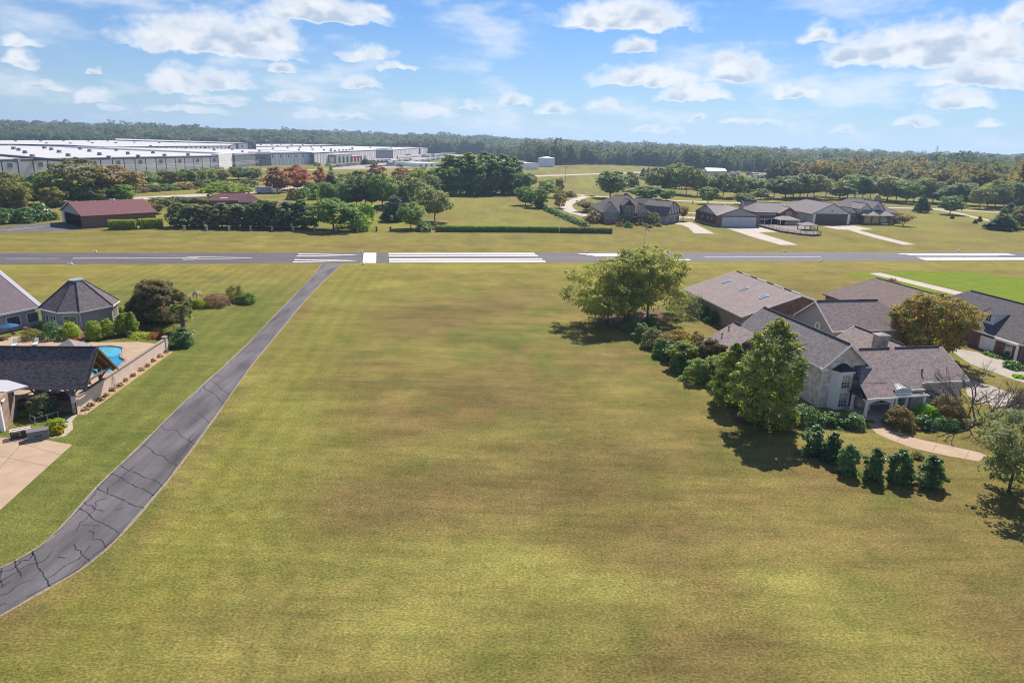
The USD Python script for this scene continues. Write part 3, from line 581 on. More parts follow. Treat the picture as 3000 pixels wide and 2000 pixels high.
many(R3, Z, [
    ('oak', 700, 1085, 800, 340, 'broadleaf_tree', 'spreading green tree at the right end of the magnolia row'),
    ('rust', 185, 735, 508, 200, 'maple_tree', 'dark red-brown maple left of the bright red maple'),
    ('red', 370, 712, 488, 225, 'maple_tree', 'bright pinkish red maple beside the dark red-brown maple'),
    ('rust', 585, 690, 505, 110, 'maple_tree', 'narrow red-tinged maple right of the bright red maple'),
    ('pine', 690, 700, 495, 120, 'pine_tree', 'narrow dark evergreen right of the red-tinged maple'),
    ('rust', 1100, 640, 468, 150, 'maple_tree', 'orange-red maple in front of the parking lot'),
    ('rust', 1330, 640, 503, 150, 'maple_tree', 'dull red maple right of the orange-red maple'),
    ('grey', 850, 800, 560, 210, 'broadleaf_tree', 'grey-green tree at the left of the middle grove'),
    ('grey', 1000, 860, 545, 270, 'broadleaf_tree', 'large grey-green tree in the middle of the grove'),
    ('oak', 1155, 880, 565, 220, 'broadleaf_tree', 'tall tree with a bare trunk at the edge of the middle grove'),
    ('bright', 1500, 680, 503, 200, 'broadleaf_tree', 'yellow-green tree behind the grove, left of the tall dark trees'),
    ('bright', 1650, 680, 500, 150, 'broadleaf_tree', 'smaller yellow-green tree touching the tall dark trees'),
    ('grey', 1440, 865, 605, 250, 'broadleaf_tree', 'pale green broad tree behind the blue spruces'),
    ('grey', 1590, 780, 570, 180, 'broadleaf_tree', 'pale olive tree between the broad tree and the tall dark trees'),
    ('olive', 1290, 780, 580, 160, 'broadleaf_tree', 'olive tree above the blue spruces'),
    ('park', 1637, 1005, 715, 250, 'oak_tree', 'round-crowned oak with a clear trunk on the open lawn'),
    ('spruce', 1265, 1000, 735, 195, 'spruce_tree', 'larger blue-grey spruce on the lawn'),
    ('spruce', 1375, 900, 705, 120, 'spruce_tree', 'smaller blue-grey spruce behind the larger one'),
    ('oak', 1418, 1070, 830, 205, 'oak_tree', 'small dark green tree by the lawn fence'),
    ('tall', 1780, 750, 388, 220, 'tall_tree', 'leftmost tall dark tree of the big clump'),
    ('tall', 1930, 755, 372, 290, 'tall_tree', 'second tall dark tree of the big clump, broad topped'),
    ('tall', 2105, 755, 360, 260, 'tall_tree', 'third and tallest dark tree of the big clump'),
    ('tall', 2260, 750, 385, 220, 'tall_tree', 'fourth tall dark tree of the big clump'),
    ('tall', 2370, 745, 400, 170, 'tall_tree', 'rightmost tall dark tree of the big clump'),
    ('oak', 2440, 760, 560, 150, 'broadleaf_tree', 'lower green tree at the right foot of the big clump')])
many(R3, Z, [
    ('shrub', 545, 800, 678, 130, 'bush', 'dark bush under the red maples'), ('olive_shrub', 340, 800, 700, 130, 'bush', 'olive bush below the bright red maple'), ('shrub', 440, 805, 690, 130, 'bush', 'green bush right of the olive bush under the maples'),
    ('green', 665, 835, 650, 160, 'bush', 'tall green bush behind the spreading tree'), ('oak', 840, 870, 665, 220, 'bush', 'large dark rounded bush left of the middle grove'),
    ('shrub', 1000, 1015, 835, 175, 'bush', 'large clipped dark oval bush right of the spreading tree'), ('shrub', 945, 1088, 928, 190, 'bush', 'green rounded bush in front of the clipped oval bush'),
    ('dark_shrub', 1535, 1092, 1008, 125, 'bush', 'low dark ball bush by the lawn fence'), ('purple_shrub', 1650, 1075, 1012, 70, 'bush', 'small brownish ball bush beside the dark ball bush'), ('dark_shrub', 1580, 1040, 1005, 50, 'bush', 'small bush behind the dark ball bush'),
    ('bright_shrub', 800, 1060, 985, 130, 'bush', 'yellow-green bush under the spreading tree'), ('grey_shrub', 900, 960, 870, 120, 'bush', 'grey bush behind the clipped oval bush')], 'bush')
row(R3, Z, 'dark_shrub', [(1860, 762, 640, 160), (1990, 760, 650, 130), (2105, 757, 640, 120), (2205, 752, 635, 115), (2320, 750, 650, 110)], 'clipped_bush', '{} dark clipped bush from the left at the foot of the big clump', 'bush')
# --- right middle
many(R4, Z, [
    ('green', 125, 852, 680, 150, 'broadleaf_tree', 'left dark round tree at the head of the diagonal hedge'), ('green', 230, 875, 700, 175, 'broadleaf_tree', 'right dark round tree at the head of the diagonal hedge'),
    ('oak', 320, 780, 620, 140, 'broadleaf_tree', 'dark tree behind the two round trees'), ('green', 30, 760, 605, 110, 'broadleaf_tree', 'dark low tree left of the two round trees'), ('grey', 165, 690, 560, 110, 'broadleaf_tree', 'thin grey tree behind the diagonal hedge'),
    ('olive', 430, 735, 603, 75, 'broadleaf_tree', 'slim olive tree left of the utility pole'), ('brownish', 440, 878, 718, 105, 'broadleaf_tree', 'brown-leaved small tree beside the curved drive'),
    ('oak', 905, 788, 545, 245, 'broadleaf_tree', 'big round dark tree behind the stone house'), ('grey', 1095, 722, 550, 125, 'broadleaf_tree', 'sparse thin tree right of the big round tree'),
    ('pine', 1205, 592, 495, 55, 'conifer_tree', 'left small dark conifer by the highway'), ('pine', 1255, 575, 485, 50, 'conifer_tree', 'right small dark conifer by the highway'),
    ('green', 1250, 800, 680, 250, 'broadleaf_tree', 'bright leafy low tree behind the stone house'), ('green', 1420, 810, 700, 130, 'broadleaf_tree', 'leafy low tree at the right rear of the stone house'),
    ('vase', 680, 915, 810, 175, 'small_tree', 'low brownish spreading tree by the curved drive'), ('vase', 1570, 995, 865, 95, 'small_tree', 'nearly bare small tree at the right end of the stone house'),
    ('oak', 1805, 842, 688, 155, 'broadleaf_tree', 'round tree with a clear trunk before the brick hangar'), ('oak', 2110, 845, 745, 130, 'broadleaf_tree', 'dark low tree behind the roof of the brick hangar'), ('rust', 2190, 825, 770, 90, 'small_tree', 'reddish small tree behind the brick hangar roof')])
row(R4, Z, ['park', 'grey', 'oak'], [(1340, 735, 508, 200), (1425, 735, 598, 115), (1500, 745, 475, 185), (1605, 758, 493, 140), (1705, 768, 520, 145), (1860, 770, 575, 120), (1945, 785, 560, 205), (2060, 780, 580, 130), (2175, 765, 600, 180), (2290, 800, 700, 120)], 'park_tree', '{} tree from the left in the loose grove behind the houses', 'tree')
row(R5, Z, ['park', 'grey', 'oak'], [(60, 790, 610, 160), (170, 795, 588, 230), (300, 792, 570, 180), (430, 795, 575, 200), (665, 800, 638, 195), (810, 800, 575, 220), (945, 805, 590, 160), (1110, 820, 585, 220), (1280, 835, 640, 200), (1440, 830, 600, 200), (1620, 845, 690, 185), (1740, 850, 650, 180), (1950, 885, 690, 165), (2100, 880, 630, 205), (2250, 880, 640, 185)], 'grove_tree', '{} tree from the left in the long grove along the road', 'tree')
many(R5, Z, [
    ('pine', 1415, 918, 742, 125, 'conifer_tree', 'dark conical evergreen beside the road bend'), ('turning', 1685, 938, 770, 175, 'oak_tree', 'round tree turning orange at one side, with a clear trunk, on the far lawn') if False else ('oak', 1685, 938, 770, 175, 'oak_tree', 'round dark oak with a clear trunk on the far lawn'),
    ('pine', 1695, 975, 935, 34, 'small_tree', 'tiny evergreen in front of the round dark oak'), ('pine', 1905, 1018, 970, 36, 'small_tree', 'left one of two tiny evergreens on the far lawn'), ('pine', 1945, 1002, 940, 40, 'small_tree', 'right one of two tiny evergreens on the far lawn'),
    ('pine', 2155, 1080, 885, 215, 'conifer_tree', 'broad dark evergreen at the right edge of the far lawn'), ('pine', 2225, 930, 815, 110, 'conifer_tree', 'evergreen behind the broad dark evergreen'), ('olive', 2345, 1065, 860, 190, 'broadleaf_tree', 'olive tree cut off by the right edge of the picture'),
    ('vase', 1250, 1043, 930, 145, 'small_tree', 'umbrella-shaped small tree right of the white gabled house')])
row(R2, Z, ['oak', 'olive', 'green'], [(150, 870, 700, 160), (300, 840, 690, 150), (480, 870, 690, 170), (760, 850, 680, 190), (880, 845, 690, 190), (1130, 840, 660, 170), (1200, 800, 640, 120), (90, 700, 590, 130), (330, 690, 590, 130), (560, 700, 600, 140)], 'understory_tree', '{} small tree from the left in the thicket behind the maroon hangar', 'tree')
row(R3, Z, ['oak', 'grey', 'green'], [(720, 830, 690, 150), (790, 820, 650, 160), (920, 860, 660, 170), (1060, 870, 640, 180), (1230, 850, 640, 150), (1300, 870, 690, 140), (1560, 830, 660, 130), (1690, 760, 600, 130), (1240, 700, 600, 140), (1400, 720, 600, 150), (950, 700, 590, 170), (1090, 720, 600, 150), (500, 720, 640, 120), (620, 740, 640, 120)], 'grove_filler_tree', '{} smaller tree from the left inside the middle grove', 'tree')
row(R3, Z, ['tall', 'oak'], [(1720, 762, 520, 150), (1850, 762, 500, 160), (2020, 765, 480, 170), (2180, 760, 500, 160), (2320, 758, 510, 150)], 'tall_clump_tree', '{} lower front tree from the left in the big dark clump', 'tree')
row(R4, Z, ['oak', 'grey', 'park'], [(1280, 700, 560, 120), (1390, 690, 540, 130), (1560, 700, 540, 140), (1660, 700, 560, 130), (1760, 715, 570, 130), (1900, 720, 580, 140), (2010, 725, 590, 140), (2120, 730, 600, 140), (2240, 750, 610, 150), (2330, 770, 620, 150)], 'rear_grove_tree', '{} tree from the left in the back line of the loose grove', 'tree')
row(R5, Z, ['grey', 'oak', 'park'], [(240, 780, 600, 170), (370, 780, 600, 170), (540, 775, 610, 160), (740, 785, 600, 170), (880, 790, 600, 160), (1030, 795, 600, 170), (1190, 810, 610, 180), (1350, 815, 620, 170), (1530, 825, 640, 170), (1830, 850, 650, 170), (2030, 860, 660, 170), (2180, 865, 660, 160), (2320, 870, 650, 180)], 'rear_row_tree', '{} tree from the left in the back line of the long roadside grove', 'tree')
# balls of the diagonal hedge and the long clipped hedge
db = [(255, 865), (288, 880), (322, 895), (357, 910), (393, 925), (430, 941), (468, 957), (506, 973), (543, 988), (578, 1003), (612, 1017), (645, 1030), (676, 1042)]
row(R4, Z, 'dark_shrub', [(x, y + 8, y - 40, 78) for x, y in db], 'hedge_ball', '{} ball from the far end of the diagonal clipped hedge', 'hedge')
row(R4, Z, ['olive_shrub'], [(530, 775, 720, 120)], 'bush', 'low dark bush by the bend of the curved drive', 'bush')
many(R4, Z, [('olive_shrub', 745, 1012, 905, 155, 'bush', 'big clipped brownish ball bush at the left corner of the stone house'), ('grey_shrub', 700, 925, 880, 90, 'bush', 'grey bush behind the big clipped ball bush'), ('grey_shrub', 1300, 1032, 922, 110, 'bush', 'pale shrub before the garage wing of the stone house'),
             ('olive_shrub', 1345, 1048, 1010, 55, 'bush', 'tan ornamental grass tuft by the garage wing'), ('shrub', 1070, 1055, 1005, 80, 'bush', 'flowering green shrub before the porch of the stone house'), ('purple_shrub', 990, 1045, 1005, 70, 'bush', 'purple shrub left of the flowering green shrub'), ('shrub', 1270, 1058, 1028, 60, 'bush', 'small green shrub at the lawn edge of the stone house')], 'bush')
many(R5, Z, [('olive_shrub', 800, 1020, 920, 140, 'bush', 'large tan bush between the grey hangar and the white gabled house'), ('dark_shrub', 1162, 1020, 978, 42, 'bush', 'small round bush at the right end of the white gabled house'), ('purple_shrub', 1120, 1028, 995, 60, 'bush', 'rusty flower shrub by the white gabled house')], 'bush')
def hedge(pts, wd, ht, leafkey, name, label, leaf=.16, dens=46, seed=1, smoothtop=True, group=None, cat='hedge'):
    """a clipped hedge along a plan line: a body of leaf sprays over a thin wooden core"""
    r = np.random.default_rng(seed); p = smooth_line(pts, 8); seg = np.linalg.norm(np.diff(p, axis=0), axis=1); cum = np.r_[0, np.cumsum(seg)]; Lh = cum[-1]
    n = int(Lh * (2 * ht + wd) * dens); u = r.random(n) * Lh; o = np.stack([np.interp(u, cum, p[:, 0]), np.interp(u, cum, p[:, 1])], 1); e = np.stack([np.interp(np.minimum(u + .1, Lh + .1), np.r_[cum, Lh + .1], np.r_[p[:, 0], p[-1, 0]]), np.interp(np.minimum(u + .1, Lh), cum, p[:, 1])], 1) - o
    i = np.clip(np.searchsorted(cum, u) - 1, 0, len(seg) - 1); d = (p[i + 1] - p[i]) / seg[i][:, None]; nn = np.stack([-d[:, 1], d[:, 0]], 1)
    a = (r.random(n) * (2 * ht + wd)); side = np.where(a < ht, -1, np.where(a > ht + wd, 1, 0)); off = np.where(side == 0, a - ht - wd / 2, side * wd / 2); z = np.where(side == -1, a, np.where(side == 1, a - ht - wd, ht))
    lump = (meshkit.fbm(np.stack([u * .9, off * .9, z * .9], -1), 3, seed) - .5) * .5; q = r.random(n) * .25
    rnd = np.clip((z / ht - .75) * 4, 0, 1) * np.abs(side) * .18
    off = off * (1 - q * .5 - rnd) + lump * np.sign(off + 1e-6) * .6; z = np.maximum(z * (1 - q * .2) + lump * .7, .05)
    pos = np.c_[o + nn * off[:, None], z]; nrm = np.c_[nn * side[:, None] * 1.2, (side == 0) * 1.2 + .3] + r.normal(0, .5, (n, 3))
    t = thing(name, label, cat, (0, 0, 0), 0, group)
    put('foliage', leaves(pos, nrm, leaf, r), LEAF[leafkey], t)
    c = MB(); L0 = LineString(p).buffer(wd * .3, cap_style=2); c.prism(np.array(L0.exterior.coords)[:-1], .0, ht * .8); put('core', c, BARK, t)
    return t
hedge([G(*R3(1650, 1095)) + [0, 1], G(*R3(2000, 1097)) + [0, 1], G(*R3(2352, 1099)) + [0, 1], G(*R4(430, 1103)) + [0, 1]], 2.0, 2.3, 'green', 'long_hedge', 'long bright green hedge along the far side of the runway', .22, 22, 4)
hedge([G(*R4(440, 1104)) + [0, 1], G(*R4(640, 1107)) + [0, 1], G(*R4(920, 1112)) + [0, 1]], 2.4, 2.3, 'grey', 'long_hedge', 'darker rounded end of the long hedge before the stone house', .22, 22, 5)
hedge([G(*R2(985, 1078)) + [0, 1], G(*R2(1250, 1072)) + [0, 1]], 3.2, 3.4, 'bright', 'clipped_hedge', 'clipped bright green hedge against the hangar side wall', .2, 26, 6)
hedge([G(*R2(1262, 1072)) + [0, 2], G(*R2(1470, 1062)) + [0, 2]], 3.0, 3.6, 'bright', 'clipped_hedge', 'clipped green hedge right of the hangar, beside the magnolias', .2, 26, 7)

# --- the woods
FPOLY = [(-60, 408), (300, 404), (640, 408), (820, 420), (1200, 425), (1320, 438), (1420, 452), (1500, 466), (1590, 484), (1700, 482), (1900, 486), (2060, 500), (2170, 512), (2250, 540), (2420, 548), (2560, 560), (2700, 575), (2860, 592), (3070, 610)]
fp = np.array([G(*q) for q in FPOLY])
fr = np.random.default_rng(5)
azs = np.arctan2(fp[:, 0], fp[:, 1]); rs = np.hypot(fp[:, 0], fp[:, 1])
o_ = np.argsort(azs); azs, rs = azs[o_], np.minimum(rs[o_], 1800)
def wood_point(n, rmax):
    az = fr.uniform(-.70, .68, n); r0 = np.interp(az, azs, rs); u = fr.random(n)
    # denser near, where the trees can be told apart
    rr = r0 + (rmax - r0) * u ** 1.35
    return np.stack([np.sin(az) * rr, np.cos(az) * rr], -1), az, rr, r0
pts, az, rr, r0 = wood_point(19000, 5200)
k = np.argsort(rr); pts, az, rr, r0 = pts[k], az[k], rr[k], r0[k]
# a clearing with sheds and parked vehicles among the trees
def px_of(p): return np.array([PX(*q, 0) for q in p])
def in_clear(p):
    q = PX(p[0], p[1], 0)
    return (2040 < q[0] < 2290 and 505 < q[1] < 540)
front_n = 150; autumn = np.degrees(az) > 21
# front trees of the right-hand wood, each one a thing
cols = 0; front = []
for i in range(len(pts)):
    if len(front) >= front_n: break
    if az[i] > math.radians(13) and not in_clear(pts[i]) and all(abs(az[i] - a) > .006 or abs(rr[i] - r_) > 7 for a, r_ in front[-60:]): front.append((az[i], rr[i]))
taken = set()
order = sorted(range(len(front)), key=lambda i: front[i][0])
for n_, i in enumerate(order):
    a, r_ = front[i]; X, Y = math.sin(a) * r_, math.cos(a) * r_
    kk = 'forest_autumn' if math.degrees(a) > 20 else 'forest_oak'; ps, h0, w0 = KINDS[kk]
    h = fr.uniform(14, 22); wd = fr.uniform(10, 16)
    tone_ = 'turning yellow and orange' if kk == 'forest_autumn' else 'dull green'
    copy(ps[i % len(ps)], 'woodland_tree', f'{ordinal(n_ + 1)} tree from the left along the near edge of the wood, {tone_}' if n_ < 99 else f'{tone_} tree, {ordinal(len(front) - n_)} from the right along the wood edge', 'tree', (X, Y, hill(X, Y) - .3), (i * 97) % 360, 'trees along the near edge of the wood', (wd / w0, wd / w0, h / h0))
def forest(name, label, sel, kinds, hscale=(.6, 1.45)):
    P = pts[sel]; R = rr[sel]; q = np.array([kinds[0]] * 0)
    prs = []; 
    pi = UsdGeom.PointInstancer.Define(stage, '/World/' + name)
    for kk in kinds:
        for p in KINDS[kk][0]:
            c = [ch for ch in p.GetAllChildren() if ch.GetName() == 'crown'][0]
            prs.append((kk, c))
    targets = []
    for j, (kk, c) in enumerate(prs):
        x = UsdGeom.Mesh.Define(stage, f'/World/{name}/crown_{j:03d}' if j else f'/World/{name}/crown'); src = UsdGeom.Mesh(c)
        x.CreatePointsAttr(src.GetPointsAttr().Get()); x.CreateFaceVertexCountsAttr(src.GetFaceVertexCountsAttr().Get()); x.CreateFaceVertexIndicesAttr(src.GetFaceVertexIndicesAttr().Get()); x.CreateSubdivisionSchemeAttr('none')
        UsdGeom.PrimvarsAPI(x).CreatePrimvar('tone', Sdf.ValueTypeNames.Float3Array, 'vertex').Set(UsdGeom.PrimvarsAPI(src).GetPrimvar('tone').Get())
        UsdShade.MaterialBindingAPI.Apply(x.GetPrim()).Bind(UsdShade.MaterialBindingAPI(c).GetDirectBinding().GetMaterial()); targets.append(x.GetPath())
    pi.CreatePrototypesRel().SetTargets(targets)
    n = len(P); big = 1 + np.clip((R - 700) / 2500, 0, 1.1)
    sx = fr.uniform(.8, 1.7, n) * big; sz = fr.uniform(*hscale, n) * (1.15 + .05 * (big - 1))
    clump = meshkit.noise(np.c_[P / 130, P[:, :1] * 0], 4); sz = sx / big ** .8 * fr.uniform(.85, 1.2, n) * (.72 + .6 * clump) * 1.08; sx *= .8 + .4 * meshkit.noise(np.c_[P / 60, P[:, :1] * 0], 9)
    pi.CreateProtoIndicesAttr(Vt.IntArray.FromNumpy(fr.integers(0, len(prs), n).astype(np.int32)))
    pi.CreatePositionsAttr(Vt.Vec3fArray.FromNumpy(np.c_[P, hill(P[:, 0], P[:, 1]) - .5].astype(np.float32)))
    pi.CreateScalesAttr(Vt.Vec3fArray.FromNumpy(np.stack([sx, sx, sz], 1).astype(np.float32)))
    ang = fr.uniform(0, np.pi, n); qh = np.zeros((n, 4), np.float16); qh[:, 0] = np.sin(ang); 
    pi.CreateOrientationsAttr(Vt.QuathArray([Gf.Quath(float(math.cos(t)), 0, 0, float(math.sin(t))) for t in ang]))
    tag(pi.GetPrim(), label, 'forest', None, 'stuff')
clear = np.array([in_clear(p) for p in pts]); fset = set((round(a, 9), round(r_, 6)) for a, r_ in front)
isfront = np.array([(round(a, 9), round(r_, 6)) in fset for a, r_ in zip(az, rr)])
jag = np.degrees(az) + 6 * (meshkit.noise(np.c_[pts / 60, pts[:, :1] * 0], 2) - .5)
aut = (jag > 20) & (rr < 1100)
gap_ = (meshkit.noise(np.c_[pts / 85, pts[:, :1] * 0], 13) > .74) & (rr < 1700)
clear = clear | gap_
forest('autumn_wood', 'mixed green, yellow and rust wood filling the right middle distance', aut & ~clear & ~isfront, ['forest_autumn'])
forest('forest', 'dark green forest covering the low hills to the horizon', ~aut & ~clear & ~isfront, ['forest_oak'])

# ---------------------------------------------------------------- plants close to the camera, each built for itself
def near_tree(name, label, base, top, wpx, leafkey, shape='round', n=12000, leaf=.26, zbf=.2, clumps=110, rough=.3, rad=.25, stems=1, cat='tree', rz=0, dy=0., bark=None, seed=0, H=None, limbs=8, **kw):
    B = G(*base) + np.array([0, dy]); h = H or tall(B, top); W = wpx / scale_at(B) * .88
    t = thing(name, label, cat, (B[0], B[1], 0), rz)
    put('crown', crown(seed + 300, W, h, h * zbf, n, leaf, shape, clumps, rough=rough, **kw), LEAF[leafkey], t)
    put('trunk', trunk_mesh(seed + 5, h, h * zbf, W, rad, limbs, stems=stems), bark or BARK, t)
    return t
near_tree('willow_oak', 'left willow oak of the clump on the field edge, leaning over the field', R6(560, 790), R6(0, 190)[1], 760 / Z, 'willow', 'droop', 16000, .20, .16, 300, .5, .3, seed=1, depth=.2, fill=.12, gap=.28)
near_tree('willow_oak', 'middle willow oak of the clump, with two dark trunks', R6(740, 745), R6(0, 100)[1], 640 / Z, 'willow', 'droop', 16000, .20, .2, 300, .5, .3, seed=2, stems=2, depth=.2, fill=.12, gap=.28)
near_tree('willow_oak', 'right and tallest willow oak of the clump, nearest the skylit hangar', R6(930, 712), R6(0, 62)[1], 780 / Z, 'willow', 'droop', 18000, .20, .2, 320, .5, .32, seed=3, depth=.2, fill=.12, gap=.28)
near_tree('maple_tree', 'big leafy maple in front of the long shingle roof', RT(930, 1130), RT(0, 5)[1], 750 / 3.5636, 'maple', 'pear', 34000, .16, .03, 420, .42, .28, seed=4, depth=.25, fill=.2)
near_tree('maple_tree', 'lower yellow-green maple left of the big maple', RT(560, 900), RT(0, 265)[1], 450 / 3.5636, 'maple', 'pear', 15000, .16, .03, 220, .4, .2, seed=5, fill=.2)
near_tree('plum_tree', 'dark brownish-leaved small tree between the bushes and the big maple', R6(1500, 1230), R6(0, 925)[1], 260 / Z, 'brown', 'round', 6000, .2, .1, 60, .3, .15, seed=6)
near_tree('serviceberry_tree', 'green bushy small tree at the front of the boundary bushes', R6(1260, 1180), R6(0, 950)[1], 290 / Z, 'maple', 'round', 7000, .2, .06, 70, .3, .14, seed=7)
near_tree('maple_tree', 'wide maple turning rust orange between the two brick drives', (2706, 1052), 862, 228, 'turning', 'round', 30000, .18, .14, 420, .5, .28, seed=8, depth=.2, fill=.15, gap=.12)
near_tree('dogwood_tree', 'open leafy tree cut off by the right edge, casting a shadow on the field', RC(1090, 1200), RC(0, 470)[1], 790 / 3.075, 'grey', 'round', 11000, .15, .15, 220, .55, .2, seed=9, gap=.25, fill=.1)
# bare crape myrtle by the porch walk
def bare_tree():
    B = G(*RC(800, 590)); r = np.random.default_rng(8); t = thing('bare_tree', 'leafless many-branched small tree at the right end of the porch', 'tree', (B[0], B[1], 0))
    m = MB(); tw = MB()
    def grow(o, d, ln, rd, lv, mm):
        e = o + d * ln; mid = (o + e) / 2 + r.normal(0, .05 * ln, 3); mm.tube([o, mid, e], [rd, rd * .8, rd * .6], 5 if lv < 2 else 3)
        if lv >= 4: return
        for _ in range(3 if lv else 4):
            nd = d + r.normal(0, .42, 3) + np.array([0, 0, .05]); nd[2] = max(nd[2], .12); nd /= np.linalg.norm(nd)
            grow(e if r.random() < .7 else o + d * ln * .7, nd, ln * r.uniform(.62, .85), rd * .62, lv + 1, tw if lv > 0 else mm)
    for k in range(6):
        a = k * 1.047 + .3; d = np.array([math.cos(a) * .9, math.sin(a) * .9, .75]); d /= np.linalg.norm(d); grow(np.array([math.cos(a) * .15, math.sin(a) * .15, 0]), d, 3.0, .16, 0, m)
    put('trunk', m, BARK_PALE, t); put('twigs', tw, BARK_PALE, t)
bare_tree()
def near_bush(name, label, base, top, wpx, leafkey, shape='dome', n=2600, leaf=.12, clumps=50, rough=.25, cat='bush', seed=0, deep=1., group=None, dy=0., H=None, **kw):
    B = G(*base); W = wpx / scale_at(B); B = B + np.array([0, W * .3 * deep + dy]); h = H or max(.35, tall(G(*base) + [0, W * .2 * deep + dy], top))
    t = thing(name, label, cat, (B[0], B[1], -.02), (seed * 53) % 360, group)
    put('foliage', crown(seed + 700, W, h, 0, n, leaf, shape, clumps, rough=rough, **kw), LEAF[leafkey], t)
    c = MB(); c.tube([(0, 0, 0), (0, 0, h * .5)], [.08, .03], 6)
    for k in range(4): c.tube([(0, 0, .05), (W * .2 * math.cos(k * 1.6), W * .2 * math.sin(k * 1.6), h * .6)], [.04, .015], 5)
    put('stems', c, BARK, t)
    return t
# six holly bushes at the front lawn
for i, (x, yb, yt, wd) in enumerate([(555, 545, 285, 250), (700, 600, 345, 215), (845, 705, 452, 225), (1065, 762, 480, 215), (1295, 785, 498, 235), (1555, 822, 552, 265)]):
    near_bush('holly_bush', f'{ordinal(i + 1)} upright holly bush from the left in the row of six on the front lawn', R8(x, yb), R8(0, yt)[1], wd / 2.94, 'holly', 'vase' if False else 'dome', 4200, .13, 60, .2, seed=10 + i, clumps_=0) if False else near_bush('holly_bush', f'{ordinal(i + 1)} upright holly bush from the left in the row of six on the front lawn', R8(x, yb), R8(0, yt)[1], wd * (.9, .78, .86, .8, .92, .84)[i] / 2.94, 'holly', 'upright', 5600, .12, 90, (.5, .3, .42, .55, .35, .45)[i], seed=10 + i * 3, deep=.7)
# boundary bushes from the willow oaks down to the big maple
for i, (x, yb, yt, wd, lk, lab) in enumerate([
    (800, 865, 715, 130, 'holly', 'dark upright bush nearest the willow oak trunks'), (965, 845, 725, 120, 'holly', 'dark bush right of the trunks, behind the boundary row'), (880, 935, 790, 130, 'grey', 'blue-green bush second in the boundary row'), (985, 1005, 830, 170, 'grey', 'large blue-green bush in the boundary row'),
    (1110, 1050, 875, 190, 'brown', 'brownish bush after the large blue-green bush'), (1250, 1030, 862, 230, 'turning', 'orange-tinted bush in the boundary row'), (1400, 1040, 880, 190, 'brown', 'brown bush beside the lean-to roof'), (1150, 1130, 960, 130, 'holly', 'dark green bush before the brown bushes'),
    (1400, 1330, 1120, 200, 'oak', 'dark green low bush at the shadowed field edge'), (1230, 1230, 1120, 150, 'oak', 'small dark bush at the shadowed field edge'), (1070, 1090, 930, 150, 'oak', 'green bush between the blue-green and the brown bushes'), (1330, 1150, 980, 200, 'oak', 'broad green bush in front of the orange-tinted bush'), (1540, 1330, 1090, 220, 'maple', 'yellow-green bush at the left foot of the big maple'), (1640, 1420, 1200, 200, 'oak', 'dark bush under the left side of the big maple'),
    (1330, 730, 525, 330, 'grey', 'feathery grey-green bush at the side wall of the skylit hangar'), (1580, 785, 680, 160, 'holly', 'dark round bush at the hangar wall near the door'), (1480, 740, 640, 110, 'holly', 'dark bush between the feathery bush and the round bush')]):
    near_bush('boundary_bush', lab, R6(x, yb), R6(0, yt - 12)[1], wd * 1.2 / Z, lk, 'dome', 2600, .15, 50, .3, seed=30 + i)
# beds along the house front
for i, (x, yb, yt, wd, lk, lab, nn) in enumerate([
    (470, 290, 130, 330, 'holly', 'large dark evergreen bush in shade left of the bay window', 4000), (720, 290, 180, 200, 'holly', 'dark clipped bush under the bay window', 2500), (900, 310, 185, 200, 'holly', 'dark clipped bush left of the porch steps', 2500),
    (1300, 325, 125, 250, 'brown', 'tall grey-brown bush right of the porch steps', 4200), (1535, 250, 110, 210, 'lime', 'bright lime-green low bush by the pergola post', 2600), (1740, 270, 40, 330, 'brown', 'large tan bush right of the lime-green bush', 5000), (1520, 320, 215, 200, 'holly', 'dark low bush in front of the lime-green bush', 2200), (1720, 325, 225, 220, 'holly', 'dark low bush in front of the tan bush', 2200),
    (1450, 575, 520, 110, 'olive', 'tiny flat clump of low plants on the lawn by the walk', 500), (2330, 200, 110, 100, 'holly', 'dark bush at the right picture edge near the walk', 1500), (2335, 130, 20, 120, 'purple', 'purple bush at the right picture edge below the drive', 1600)]):
    near_bush('front_bush', lab, R8(x, yb), R8(0, yt)[1], wd / 2.94, lk, 'dome', nn, .12, 50, .25, seed=50 + i)
R9b = reg(2540, 830, 5.113)
for i, (x, yb, yt, wd, lk, lab) in enumerate([(2240, 1290, 1180, 260, 'holly', 'dark low bush bed before the brick house porch'), (2310, 1420, 1420 - 40, 160, 'lime', 'bright green low bush at the right picture edge by the drive'), (1990, 1110, 1070, 300, 'holly', 'low dark shrub strip beside the garage of the brick house')]):
    near_bush('house_bush', lab, R9b(x, yb), R9b(0, yt)[1], wd / 5.113, lk, 'dome', 1800, .13, 40, .25, seed=70 + i)
